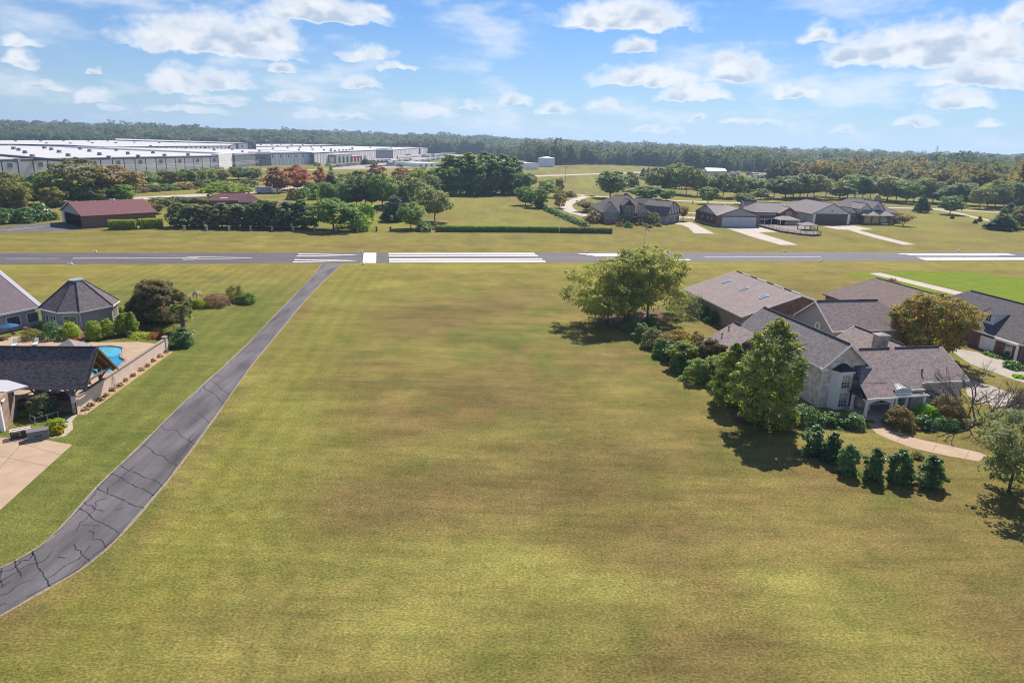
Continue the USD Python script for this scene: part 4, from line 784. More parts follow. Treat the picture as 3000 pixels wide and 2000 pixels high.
# left garden
near_tree('photinia_tree', 'big spreading dark brown-green shrub tree right of the octagon room', RL(850, 770), RL(0, 195)[1], 830 / 4.523, 'brown', 'dome', 22000, .21, .08, 150, .28, .25, seed=11, dy=3., stems=3, limbs=0)
for i, (x, yb, yt, wd, lk, lab, nn) in enumerate([
    (525, 648, 508, 160, 'bright', 'leftmost clipped yellow-green bush before the octagon room', 2600), (700, 655, 498, 160, 'bright', 'second clipped yellow-green bush before the octagon room', 3000), (810, 628, 478, 130, 'bright', 'third clipped yellow-green bush before the octagon room', 2600), (925, 608, 440, 130, 'bright', 'fourth and tall clipped yellow-green bush at the octagon corner', 2800), (1000, 600, 428, 110, 'bright', 'rightmost clipped yellow-green bush beside the shrub tree', 2400),
    (375, 655, 500, 170, 'holly', 'dark green bush in the angle of the octagon room', 2600), (215, 660, 560, 160, 'olive', 'olive low bush behind the deck chairs', 1800), (15, 660, 620, 60, 'brown', 'potted reddish plant at the left picture edge', 600),
    (1045, 632, 590, 140, 'bright', 'low yellow-green groundcover clump by the pool deck', 900), (1185, 634, 585, 130, 'rust', 'low red-brown shrub clump near the wall pier', 900), (570, 665, 628, 120, 'rust', 'low pinkish flower clump beside the pool deck', 700), (985, 620, 575, 60, 'grey', 'small grey grass tuft at the pool deck corner', 500), (620, 690, 655, 60, 'holly', 'small dark plant in front of the clipped bushes', 500),
    (300, 1240, 1055, 220, 'grey', 'large variegated bush beside the brick wall', 4600), (170, 1190, 1090, 100, 'brown', 'brownish bush between the brick wall and the variegated bush', 1500), (180, 1225, 1185, 50, 'lime', 'small lime tuft at the brick wall', 400), (400, 1330, 1255, 140, 'bright', 'yellow-green low shrub beside the flagstone path', 1500), (420, 1370, 1305, 90, 'gold', 'bright golden round shrub beside the flagstone path', 1300)]):
    near_bush('garden_bush', lab, R1(x, yb), R1(0, yt)[1], wd * (.82 if i < 5 else 1) / 2.6125, lk, 'globe' if lk == 'bright' and i < 5 else 'dome', nn + (1200 if i < 5 else 0), .11, 70 if i < 5 else 44, .08 if i < 5 else .18, seed=90 + i, fill=.6 if i < 5 else .3)
for i, (x, yb, yt, wd, lk, lab, nn) in enumerate([
    (1240, 1080, 830, 300, 'holly', 'dark glossy bush outside the far pier of the garden wall', 3600), (1690, 545, 375, 330, 'purple', 'dark purple-brown mound bush in the lawn bed', 3000), (1960, 480, 255, 260, 'olive', 'airy olive bush behind the lawn bed', 2200), (2110, 505, 362, 240, 'green', 'dark green round bush at the right end of the lawn bed', 2600), (460, 620, 540, 90, 'green', 'small green shrub at the octagon corner', 900), (1060, 680, 570, 120, 'gold', 'yellowing bush behind the palm', 900)]):
    near_bush('garden_bush', lab, RL(x, yb), RL(0, yt)[1], wd / 4.523, lk, 'dome', nn, .13, 44, .2, seed=120 + i)
def palm():
    B = G(*RL(1300, 860)); h = tall(B, RL(0, 600)[1]); r = np.random.default_rng(4); t = thing('palm_tree', 'short cabbage palm with a shaggy trunk beside the garden wall', 'tree', (B[0], B[1], 0))
    m = MB(); p = [(0, 0, -.1), (.03, 0, h * .5), (0, 0, h)]; m.tube(p, [.38, .32, .3], 10); put('trunk', m, BARK_PALE, t)
    b = MB()
    for k in range(60): a = r.random() * 6.28; z = r.random() * h * .95; b.tube([(.3 * math.cos(a), .3 * math.sin(a), z), (.48 * math.cos(a), .48 * math.sin(a), z + .24)], [.05, .015], 4)
    put('leaf_stubs', b, BARK, t)
    for k in range(44):
        f = MB(); a = k * 2.4; el = r.uniform(-.5, 1.2); ln = r.uniform(1.2, 2.0); d = np.array([math.cos(a) * math.cos(el), math.sin(a) * math.cos(el), math.sin(el)]); o = np.array([0, 0, h]); e = o + d * ln
        f.tube([o, e], [.025, .015], 4); s = np.cross(d, [0, 0, 1.]); s /= np.linalg.norm(s)
        for j in range(11):
            w_ = (j - 5) / 5 * 1.35; dd = d * math.cos(w_) + s * math.sin(w_); tip = e + dd * r.uniform(.75, .95) + np.array([0, 0, -.28 - .15 * abs(w_)]); q = np.cross(dd, [0, 0, 1.]); q = q / (np.linalg.norm(q) + 1e-9) * .2
            f.add([e, (e + tip) / 2 + q, tip, (e + tip) / 2 - q], [(0, 1, 2), (0, 2, 3)])
        put('frond', f, (LEAF['grey'], LEAF['green'], LEAF['maple'], LEAF['brown'])[k % 4], t)
    rk = MB()
palm()
def pampas():
    B = G(*RL(1440, 560)); r = np.random.default_rng(9); t = thing('pampas_grass', 'clump of pampas grass with pale plumes behind the palm', 'grass', (B[0], B[1] + 1, 0))
    c = r.normal(0, 1.0, (2600, 3)) * [1.3, .6, 0]; c[:, 2] = r.random(2600) * 1.5; put('blades', leaves(c, r.normal(0, 1, (2600, 3)) * [1, 1, .2], .22, r, .2), LEAF['bright'], t)
    for k in range(16):
        x, y = r.uniform(-2.2, 1.4), r.uniform(-.6, .6); hh = r.uniform(2.6, 3.6) if x > -.6 else r.uniform(2.0, 2.8); c = np.c_[r.normal(x, .11, 90), r.normal(y, .11, 90), r.uniform(hh - .8, hh + .2, 90)]; put('plume', leaves(c, r.normal(0, 1, (90, 3)), .14, r), LEAF['plume'], t)
pampas()
wallplants = [(650, 1180), (700, 1145), (765, 1104), (812, 1070), (862, 1031), (922, 993), (967, 954), (1020, 918), (1083, 876), (1127, 843), (1172, 805), (1222, 772), (1270, 737)]
for i, q in enumerate(wallplants):
    B = G(*R1(*q)); ps, h0, w0 = KINDS['tiny_shrub']
    copy(ps[i % 3], 'bedding_plant', f'{ordinal(i + 1)} small plant from the near end of the bed along the garden wall', 'plant', (B[0], B[1], 0), i * 70, 'small plants along the garden wall', (.95, .95, .9))


# ---------------------------------------------------------------- building tools
def shingle_look(name, c, var=.28, tab=(4., 4., 7.)):
    c = np.array(c)
    n = {'tc': ('texture_coordinate', {}), 'g': ('geometry', {}), 'm': ('mapping', dict(scale=tab)), 'v': ('voronoi_texture', dict(scale=1.0, metric='manhattan')), 'n1': ('noise_texture', dict(scale=.5, detail=5.)), 'r': ('rgb_ramp', dict(ramp=[(0., tuple(c * (1 - var))), (.5, tuple(c)), (1., tuple(c * (1 + var)))])),
         's': ('separate_color', {}), 'x': ('mix', dict(mix_type='multiply', fac=1.)), 'r1': ('rgb_ramp', dict(ramp=[(.3, (.92, .93, .95)), (.7, (1.08, 1.06, 1.05))])), 'p': ('principled_bsdf', dict(roughness=.9, specular_ior_level=.2)), 'nb': ('noise_texture', dict(scale=30., detail=3.)), 'b': ('bump', dict(strength=.3, distance=.01))}
    l = [('tc.object', 'm.vector'), ('m.vector', 'v.vector'), ('v.color', 's.color'), ('s.r', 'r.fac'), ('g.position', 'n1.vector'), ('n1.fac', 'r1.fac'), ('r.color', 'x.color1'), ('r1.color', 'x.color2'), ('x.color', 'p.base_color'), ('g.position', 'nb.vector'), ('nb.fac', 'b.height'), ('b.normal', 'p.normal')]
    return usdkit.material(stage, '/World/Looks/' + name, n, l, surface='p.BSDF')
SH_MAUVE = shingle_look('shingle_mauve', (.275, .215, .202)); SH_GREY = shingle_look('shingle_grey', (.22, .195, .19)); SH_SLATE = shingle_look('shingle_slate', (.125, .105, .110), .4); SH_OCT = shingle_look('shingle_charcoal', (.135, .120, .125), .35)
SH_BROWN = shingle_look('shingle_brown', (.165, .118, .108), .25); SH_TAUPE = shingle_look('shingle_taupe', (.27, .215, .208), .15); SH_RED = shingle_look('shingle_red', (.185, .085, .088), .15); SH_DARK = shingle_look('shingle_dark', (.115, .102, .105), .25); SH_PALE = shingle_look('shingle_pale', (.29, .25, .24), .18); SH_BLUE = shingle_look('roof_plain_slate', (.165, .130, .145), .12)
CAP = look('ridge_cap', (.05, .045, .055), .8, .3)
def brick_look(name, c1, c2, mortar, scale=1., bw=.42, rh=.14):
    n = {'tc': ('texture_coordinate', {}), 'sx': ('separate_xyz', {}), 'ad': ('math', dict(math_type='add')), 'cb': ('combine_xyz', {}), 'b': ('brick_texture', dict(color1=c1, color2=c2, mortar=mortar, scale=scale, mortar_size=.018, brick_width=bw, row_height=rh)), 'n': ('noise_texture', dict(scale=1.4, detail=5.)), 'r': ('rgb_ramp', dict(ramp=[(.3, (.72, .72, .74)), (.7, (1.25, 1.22, 1.2))])), 'x': ('mix', dict(mix_type='multiply', fac=1.)), 'p': ('principled_bsdf', dict(roughness=.9, specular_ior_level=.15)), 'bp': ('bump', dict(strength=.5, distance=.02, invert=True))}
    l = [('tc.object', 'sx.vector'), ('sx.x', 'ad.value1'), ('sx.y', 'ad.value2'), ('ad.value', 'cb.x'), ('sx.z', 'cb.y'), ('cb.vector', 'b.vector'), ('tc.object', 'n.vector'), ('n.fac', 'r.fac'), ('b.color', 'x.color1'), ('r.color', 'x.color2'), ('x.color', 'p.base_color'), ('b.fac', 'bp.height'), ('bp.normal', 'p.normal')]
    return usdkit.material(stage, '/World/Looks/' + name, n, l, surface='p.BSDF')
BR_MAIN = brick_look('brick_buff', (.56, .43, .34), (.78, .66, .55), (.66, .58, .50)); BR_TAN = brick_look('brick_tan', (.30, .215, .155), (.35, .26, .20), (.34, .29, .25)); BR_RED = brick_look('brick_red', (.20, .072, .052), (.26, .10, .075), (.25, .2, .17)); BR_ROSE = brick_look('brick_rose', (.33, .20, .15), (.40, .27, .21), (.38, .31, .26))
STONE = brick_look('field_stone', (.20, .18, .15), (.33, .29, .24), (.28, .26, .24), 1., .6, .3); BR_BROWN = brick_look('brick_brown', (.17, .085, .065), (.22, .12, .09), (.2, .15, .13))
STUCCO = look('stucco', (.74, .56, .47), .9, .12, 1.2, .3, 20); SIDING = look('grey_siding', (.36, .33, .31), .8, .1, .6); SIDING_W = look('white_siding', (.62, .60, .57), .8, .1, .6); SIDING_G = look('taupe_siding', (.36, .33, .30), .8, .1, .6)
TRIM = look('white_trim', (.84, .79, .72), .6, .08, 1.); TRIM_D = look('dark_trim', (.05, .045, .045), .6, .2); DOOR_GREY = look('metal_door', (.50, .49, .49), .5, .1, .4); WOOD = look('timber', (.24, .15, .08), .7, .35, 5.); WOOD_D = look('dark_timber', (.085, .065, .055), .8, .3, 5.); WOOD_G = look('grey_timber', (.21, .175, .15), .85, .3, 5.)
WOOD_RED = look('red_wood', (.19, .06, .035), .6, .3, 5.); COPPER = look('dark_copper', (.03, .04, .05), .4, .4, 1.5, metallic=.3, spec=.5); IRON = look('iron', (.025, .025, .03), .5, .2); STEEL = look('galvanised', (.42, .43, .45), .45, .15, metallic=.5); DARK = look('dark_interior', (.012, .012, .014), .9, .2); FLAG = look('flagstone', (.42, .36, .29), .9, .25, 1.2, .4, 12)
CLOTH_W = look('white_canvas', (.66, .64, .62), .9, .08); CLOTH_B = look('blue_canvas', (.02, .10, .26), .8, .2); METAL_W = look('white_metal_roof', (.50, .49, .52), .5, .08, .3); TERRA = look('terracotta', (.36, .13, .07), .8, .3); BLUEPOT = look('blue_glaze', (.01, .03, .16), .2, .3, spec=.6); BLIND = look('window_blind', (.62, .42, .28), .8, .1, 3.); FLOWER = look('flower_pink', (.5, .2, .3), .8, .5, 20.)
def glass_look(name, tint):
    n = {'f': ('fresnel', dict(IOR=1.5)), 'mr': ('map_range', dict(from_min=0., from_max=1., to_min=.18, to_max=1.)), 'd': ('principled_bsdf', dict(base_color=tint, roughness=.12, specular_ior_level=.6)), 'g': ('glossy_bsdf', dict(color=(.8, .85, .9), roughness=.04)), 'm': ('mix_closure', {})}
    return usdkit.material(stage, '/World/Looks/' + name, n, [('f.fac', 'mr.value'), ('mr.result', 'm.fac'), ('d.BSDF', 'm.closure1'), ('g.BSDF', 'm.closure2')], surface='m.closure')
PANE = glass_look('window_glass', (.035, .045, .055)); PANE_B = glass_look('skylight_glass', (.10, .22, .30))

def house(name, label, O, th, cat='house', group=None): return thing(name, label, cat, (O[0], O[1], 0), th, group)
def to_local(O, th):
    c, s = math.cos(math.radians(th)), math.sin(math.radians(th))
    return lambda p: np.array([(p[0] - O[0]) * c + (p[1] - O[1]) * s, -(p[0] - O[0]) * s + (p[1] - O[1]) * c])
def roof_plane(parent, pts, m, step=.36, parts=False, lift=.035, thick=.12, name='roof'):
    """one roof slope: a deck with overlapping courses of shingles, each course proud of the one above it"""
    p = np.asarray(pts, float); n = np.zeros(3)
    for i in range(len(p)): n += np.cross(p[i] - p[0], p[(i + 1) % len(p)] - p[0])
    n /= np.linalg.norm(n)
    if n[2] < 0: n = -n; p = p[::-1]
    b = MB().slab(p, thick); r = put(name, b, m, parent)
    up = np.array([0, 0, 1.]) - n * n[2]; up /= np.linalg.norm(up); al = np.cross(up, n); o = p[0]
    P2 = Polygon(np.stack([(p - o) @ al, (p - o) @ up], 1)).buffer(0); x0, y0, x1, y1 = P2.bounds
    joint = MB(); k = int(math.ceil((y1 - y0) / step)); any_ = False
    for i in range(k):
        lo, hi = y0 + i * step, min(y0 + (i + 1) * step + .02, y1)
        if hi - lo < .03: continue
        from shapely.geometry import box as sbox
        c = P2.intersection(sbox(x0 - 1, lo, x1 + 1, hi))
        for g in getattr(c, 'geoms', [c]):
            if g.geom_type != 'Polygon' or g.area < .02: continue
            q = np.array(g.exterior.coords)[:-1]
            h = lift * (1 - (q[:, 1] - lo) / step) + .006
            top = o + q[:, :1] * al + q[:, 1:2] * up + n * h[:, None]; bot = o + q[:, :1] * al + q[:, 1:2] * up - n * .02
            kk = len(q); v = np.vstack([top, bot]); tri = trimesh.creation.triangulate_polygon(Polygon(q), engine='earcut')
            if len(tri[0]) == kk:
                f = []
                for a_ in tri[1]:
                    va = tri[0][a_]; idx = [int(np.argmin(np.linalg.norm(q - w_, axis=1))) for w_ in va]
                    cr_ = np.cross(top[idx[1]] - top[idx[0]], top[idx[2]] - top[idx[0]]) @ n; f.append(idx if cr_ > 0 else idx[::-1])
                ccw = Polygon(q).exterior.is_ccw
                for j in range(kk):
                    j2 = (j + 1) % kk; a_, b_ = (j, j2) if ccw else (j2, j); f += [(a_, kk + a_, kk + b_), (a_, kk + b_, b_)]
                if parts: put('shingle_course', MB().add(v, f), m, r)
                else: joint.add(v, f); any_ = True
    if any_: put('shingles', joint, m, r, kind='stuff')
    return r
def wing(t, x0, x1, y0, y1, ze, zr, ridge='y', ends='gg', ov=.45, wall=None, roofm=None, trim=None, gable=None, base=0., step=.36, parts=False, cap=True, hipf=1., walls=True, lift=.035, walltop=None):
    """a wing with a pitched roof; x0..y1 are the roof's edges, ze the height of the eaves, zr of the ridge; ends: g gable or h hip at the low and high end"""
    sw = ridge == 'x'
    a0, a1, b0, b1 = (y0, y1, x0, x1) if sw else (x0, x1, y0, y1)
    X = (lambda a, b, z: (b, a, z)) if sw else (lambda a, b, z: (a, b, z))
    am, hw = (a0 + a1) / 2, (a1 - a0) / 2
    r0 = b0 + (hw * hipf if ends[0] == 'h' else 0); r1 = b1 - (hw * hipf if ends[1] == 'h' else 0)
    for a in (a0, a1): roof_plane(t, [X(a, b0, ze), X(a, b1, ze), X(am, r1, zr), X(am, r0, zr)], roofm, step, parts, lift)
    if ends[0] == 'h': roof_plane(t, [X(a0, b0, ze), X(a1, b0, ze), X(am, r0, zr)], roofm, step, parts, lift)
    if ends[1] == 'h': roof_plane(t, [X(a0, b1, ze), X(a1, b1, ze), X(am, r1, zr)], roofm, step, parts, lift)
    s = (zr - ze) / hw; zt = ze + ov * s - .14
    if walls:
        m = MB(); m.prism([X(a0 + ov, b0 + ov, 0)[:2], X(a1 - ov, b0 + ov, 0)[:2], X(a1 - ov, b1 - ov, 0)[:2], X(a0 + ov, b1 - ov, 0)[:2]], base, (walltop or zt)); put('wall', m, wall, t)
        for e, b, dn in ((0, b0, 1), (1, b1, -1)):
            if ends[e] == 'g':
                g = MB(); tri = [X(a0 + ov + .02, b + dn * (ov - .012), (walltop or zt)), X(a1 - ov - .02, b + dn * (ov - .012), (walltop or zt)), X(am, b + dn * (ov - .012), zr - .16)]
                tri2 = [np.array(q) + np.array(X(0, dn * .2, 0)) for q in tri]; g.add(np.vstack([tri, tri2]), [(0, 1, 2), (5, 4, 3), (0, 3, 4), (0, 4, 1), (1, 4, 5), (1, 5, 2), (2, 5, 3), (2, 3, 0)]); put('gable', g, gable or wall, t)
    if trim is not None:
        f = MB()
        for a, sg in ((a0, 1), (a1, -1)):
            q = [X(a - sg * .03, b0, 0), X(a + sg * .0, b1, 0)]; f.box(min(q[0][0], q[1][0]), max(q[0][0], q[1][0]), min(q[0][1], q[1][1]), max(q[0][1], q[1][1]), ze - .24, ze + .01)
        put('gutter', f, trim, t)
        for e, b, dn in ((0, b0, -1), (1, b1, 1)):
            if ends[e] == 'g':
                for a in (a0, a1):
                    g = MB(); pl = [X(a, b, ze - .26), X(am, b, zr - .26), X(am, b, zr + .03), X(a, b, ze + .03)]; pl2 = [np.array(q) + np.array(X(0, dn * .06, 0)) for q in pl]
                    g.add(np.vstack([pl, pl2]), [(0, 1, 2, 3), (7, 6, 5, 4), (0, 4, 5, 1), (1, 5, 6, 2), (2, 6, 7, 3), (3, 7, 4, 0)]); put('barge_board', g, trim, t)
            else:
                q = [X(a0, b + dn * .03, 0), X(a1, b, 0)]; put('gutter', MB().box(min(q[0][0], q[1][0]), max(q[0][0], q[1][0]), min(q[0][1], q[1][1]), max(q[0][1], q[1][1]), ze - .24, ze + .01), trim, t)
    if cap:
        c = MB(); c.tube([X(am, r0 + .3, zr + .05), X(am, r1 - .3, zr + .05)], .13, 6); put('ridge_cap', c, CAP, t)
    return am, r0, r1
def window(t, p, n, w, h, z, frame=None, cols=2, rows=2, pane=None, blind=0., arch=False, name='window', fw=.09):
    """a framed window standing on a wall at plan point p, facing n"""
    n = np.array(n, float) / np.linalg.norm(n); d = np.array([-n[1], n[0]]); p = np.array(p, float)
    def bx(m, s0, s1, z0, z1, o0, o1):
        q = [p + d * s0 + n * o0, p + d * s1 + n * o0, p + d * s1 + n * o1, p + d * s0 + n * o1]; m.prism(q, z0, z1)
    f = MB(); bx(f, -w / 2 - fw, -w / 2, z - fw, z + h + fw, -.02, .07); bx(f, w / 2, w / 2 + fw, z - fw, z + h + fw, -.02, .07); bx(f, -w / 2, w / 2, z - fw, z, -.02, .08); bx(f, -w / 2, w / 2, z + h, z + h + fw, -.02, .08)
    for i in range(1, cols): s = -w / 2 + w * i / cols; bx(f, s - .025, s + .025, z, z + h, -.01, .05)
    for i in range(1, rows): q = z + h * i / rows; bx(f, -w / 2, w / 2, q - .025, q + .025, -.01, .045)
    o = put(name, f, frame or TRIM, t)
    g = MB(); bx(g, -w / 2, w / 2, z, z + h * (1 - blind), -.03, .02); put('pane', g, pane or PANE, o)
    if blind: g = MB(); bx(g, -w / 2, w / 2, z + h * (1 - blind), z + h, -.03, .025); put('blind', g, BLIND, o)
    return o
def panelled_door(t, p, n, w, h, m, name='hangar_door', k=8, z=0., rows=1):
    n = np.array(n, float) / np.linalg.norm(n); d = np.array([-n[1], n[0]]); p = np.array(p, float)
    def pr(s0, s1, z0, z1, o0, o1): return MB().prism([p + d * s0 + n * o0, p + d * s1 + n * o0, p + d * s1 + n * o1, p + d * s0 + n * o1], z0, z1)
    o = put(name, pr(-w / 2, w / 2, z, z + h, -.02, .04), m, t)
    for i in range(k):
        for j in range(rows): put('door_panel', pr(-w / 2 + w * i / k + .04, -w / 2 + w * (i + 1) / k - .04, z + h * j / rows + .05, z + h * (j + 1) / rows - .05, .04, .075), m, o)
    put('lintel', pr(-w / 2 - .1, w / 2 + .1, z + h, z + h + .16, -.02, .12), TRIM_D, o)
    return o
def post(t, x, y, z0, z1, w, m, name='post', taper=0.): 
    b = MB(); w2 = w * (1 - taper); v = [(x + sx * w / 2, y + sy * w / 2, z0) for sx, sy in ((-1, -1), (1, -1), (1, 1), (-1, 1))] + [(x + sx * w2 / 2, y + sy * w2 / 2, z1) for sx, sy in ((-1, -1), (1, -1), (1, 1), (-1, 1))]
    b.add(v, [(3, 2, 1, 0), (4, 5, 6, 7), (0, 1, 5, 4), (1, 2, 6, 5), (2, 3, 7, 6), (3, 0, 4, 7)]); b.box(x - w * .65, x + w * .65, y - w * .65, y + w * .65, z0, z0 + .22); return put(name, b, m, t)
def vent_pipe(t, x, y, z): put('vent_pipe', MB().tube([(x, y, z - .2), (x, y, z + .45)], .09, 8).tube([(x - .1, y, z + .45), (x + .1, y, z + .5)], .14, 8), TRIM_D, t)

# ---------------------------------------------------------------- the large house at right
HO, HTH = (47.0, 91.0), 11.95
hl = to_local(HO, HTH)
H = house('brick_house', 'large grey-shingled brick house with a white bay window and columned porch', HO, HTH)
wing(H, -3.83, 3.83, 0, 22.5, 6.0, 9.35, 'y', 'gg', .5, BR_MAIN, SH_GREY, TRIM, BR_MAIN, parts=True, step=.38, lift=.075)
for s in (-1, 1): put('eave_return', MB().box(min(s * 3.0, s * 3.95), max(s * 3.0, s * 3.95), -.06, .5, 5.6, 6.0), TRIM, H)
put('downspout', MB().tube([(-3.42, .42, 5.7), (-3.42, .42, 0.1)], .06, 6), TRIM, H)
sl = .555
def pz(v): return 3.2 + sl * (v + 4.77)
outline = [(0, -4.77), (4.65, -4.77), (4.62, -3.72), (9.85, -3.72), (9.95, -2.72), (17.95, -2.72), (17.95, 3.15), (2.6, 3.15), (2.62, .45), (.38, -2.4)]
P_ = Polygon(outline)
from shapely.geometry import box as sbox
# the broad front slope in three pieces so that each is a plain polygon
for q in ([(0, -4.77), (4.65, -4.77), (4.62, -2.4), (.38, -2.4)], [(4.62, -3.72), (9.85, -3.72), (9.85, -2.72), (4.62, -2.72)], [(.4, -2.4), (4.62, -2.4), (4.62, -2.72), (17.95, -2.72), (17.95, 3.15), (2.6, 3.15), (2.62, .45)]):
    roof_plane(H, [(x, y, pz(y)) for x, y in q], SH_MAUVE, .36, True, .07)
roof_plane(H, [(2.9, 9.0, 4.35), (17.95, 9.0, 4.35), (17.95, 3.15, pz(3.15)), (2.9, 3.15, pz(3.15))], SH_MAUVE, .36, False)
put('ridge_cap', MB().tube([(4.0, 3.15, pz(3.15) + .05), (9.0, 3.15, pz(3.15) + .05)], .13, 6), CAP, H); put('ridge_cap', MB().tube([(9.9, 3.15, pz(3.15) + .05), (17.4, 3.15, pz(3.15) + .05)], .13, 6), CAP, H)
put('gutter', MB().box(0, 4.7, -4.86, -4.77, 2.98, 3.2), TRIM, H); put('gutter', MB().box(7.6, 9.95, -3.81, -3.72, pz(-3.72) - .22, pz(-3.72)), TRIM, H); put('gutter', MB().box(9.95, 18.0, -2.81, -2.72, pz(-2.72) - .22, pz(-2.72)), TRIM, H)
put('wall', MB().box(9.4, 17.5, -2.2, 8.5, 0, 4.2).add([(17.42, -2.1, 4.2), (17.42, 8.4, 4.2), (17.42, 3.15, 7.35), (17.2, -2.1, 4.2), (17.2, 8.4, 4.2), (17.2, 3.15, 7.35)], [(0, 1, 2), (5, 4, 3), (0, 3, 4), (0, 4, 1), (1, 4, 5), (1, 5, 2), (2, 5, 3), (2, 3, 0)]), BR_MAIN, H)
put('wall', MB().box(3.35, 9.4, -.9, 3.0, 0, 4.6), BR_MAIN, H)
put('barge_board', MB().add([(17.97, -2.72, pz(-2.72) - .25), (17.97, 3.15, pz(3.15) - .25), (17.97, 3.15, pz(3.15) + .03), (17.97, -2.72, pz(-2.72) + .03), (18.03, -2.72, pz(-2.72) - .25), (18.03, 3.15, pz(3.15) - .25), (18.03, 3.15, pz(3.15) + .03), (18.03, -2.72, pz(-2.72) + .03)], [(0, 1, 2, 3), (7, 6, 5, 4), (3, 2, 6, 7), (0, 4, 5, 1)]), TRIM, H)
# porch: floor, steps, posts, arches
put('porch_floor', MB().box(.1, 9.6, -4.65, -.8, 0, .5), FLAG, H)
for k in range(3): put('step', MB().box(1.3, 4.5, -4.65 - .42 * (k + 1), -4.65 - .42 * k, 0, .5 - .165 * (k + 1) + .165 * 0), FLAG, H)
for x, y in ((.35, -4.45), (4.25, -4.45), (2.6, -2.2), (.35, -1.7), (5.0, -4.3), (9.45, -4.35), (7.4, -3.5)): post(H, x, y, .5, 2.95, .32, TRIM, 'porch_column', .15)
def arch_panel(A, B, zc, zt, rise, name):
    A, B = np.array(A), np.array(B); w = np.linalg.norm(B - A); k = 10
    pts_ = [(0, zt), (0, zc)] + [(w * i / k, zc + rise * math.sin(math.pi * i / k)) for i in range(1, k)] + [(w, zc), (w, zt)]
    put(name, MB().wallpoly(pts_, A, B, .18), TRIM, H)
arch_panel((.45, -4.53), (4.15, -4.53), 2.2, 2.98, .55, 'arch'); arch_panel((.28, -1.6), (.28, -4.5), 2.2, 2.98, .55, 'arch')
put('gablet', MB().slab([(-.35, -4.4, 3.0), (-.35, -1.4, 3.0), (.3, -2.9, 4.1)], .1).slab([(.25, -4.5, 3.15), (.42, -2.4, 4.5), (-.35, -1.4, 3.0), (-.35, -4.4, 3.0)], .08), COPPER, H)
put('entry_wall', MB().box(1.9, 3.45, -1.3, .5, .5, 4.), BR_MAIN, H); put('front_door', MB().box(.9, 1.9, -.3, -.2, .5, 2.7).box(1.0, 1.8, -.35, -.3, .6, 2.6), WOOD_RED, H)
for x in (5.9, 8.4): window(H, (x, -.92), (0, -1), 1.0, 1.7, .9, cols=2, rows=4)
window(H, (13.4, -2.22), (0, -1), 1.1, 1.6, .9)
# pergola and the half-round metal hood
pg = put('pergola', MB().box(4.9, 9.8, -4.5, -4.36, 2.95, 3.12).box(4.9, 9.8, -3.9, -3.76, 2.95, 3.12), TRIM, H)
for k in range(13): put('slat', MB().box(4.95 + k * .39, 5.03 + k * .39, -4.85, -3.5, 3.12, 3.26), TRIM, pg)
hd = MB(); k = 10; rr_ = 1.35
for i in range(k):
    a, b = math.pi * i / k, math.pi * (i + 1) / k
    hd.add([(6.2 - rr_ * math.cos(a), -3.95, 3.45 + .7 * math.sin(a)), (6.2 - rr_ * math.cos(b), -3.95, 3.45 + .7 * math.sin(b)), (6.2 - rr_ * .6 * math.cos(b), -2.7, 4.2 + .22 * math.sin(b)), (6.2 - rr_ * .6 * math.cos(a), -2.7, 4.2 + .22 * math.sin(a))], [(0, 1, 2, 3)])
hd.add([(6.2 - rr_ * math.cos(math.pi * i / k), -3.95, 3.45 + .7 * math.sin(math.pi * i / k)) for i in range(k + 1)], [(0, i, i + 1) for i in range(1, k)]); hood = put('metal_hood', hd, METAL_W, H)
for i in range(1, k):
    a = math.pi * i / k; put('seam', MB().tube([(6.2 - rr_ * math.cos(a), -3.97, 3.47 + .7 * math.sin(a)), (6.2 - rr_ * .6 * math.cos(a), -2.7, 4.23 + .22 * math.sin(a))], .025, 4), TRIM_D, hood)
put('hood_sill', MB().box(4.8, 7.6, -4.1, -3.9, 3.25, 3.45), TRIM, H)
# two-storey bay
bx0, bx1, by = -1.95, 1.25, .48
bay_pts = [(bx0, by), (bx0 + .55, by - 1.05), (bx1 - .55, by - 1.05), (bx1, by)]
B_ = put('bay', MB().prism(bay_pts, 0, 5.55), TRIM, H)
bt = MB(); ring = [(bx0 - .2, by), (bx0 + .45, by - 1.25), (bx1 - .45, by - 1.25), (bx1 + .2, by)]; apx = [((bx0 + bx1) / 2 - .35, by), ((bx0 + bx1) / 2 + .35, by)]
bt.quad(*[(x, y, 5.62) for x, y in (ring[0], ring[1])], (*apx[0], 6.5)); bt.quad(*[(x, y, 5.62) for x, y in (ring[1], ring[2])], (*apx[1], 6.5), (*apx[0], 6.5)); bt.quad(*[(x, y, 5.62) for x, y in (ring[2], ring[3])], (*apx[1], 6.5)); put('bay_roof', bt, COPPER, B_)
put('bay_cornice', MB().prism(ring, 5.42, 5.62), TRIM, B_)
cxm = (bx0 + bx1) / 2
window(H, (cxm, by - 1.06), (0, -1), 1.25, 1.9, 3.2, cols=3, rows=4, blind=.55); window(H, (cxm, by - 1.06), (0, -1), 1.25, 2.0, .45, cols=3, rows=4, blind=.42)
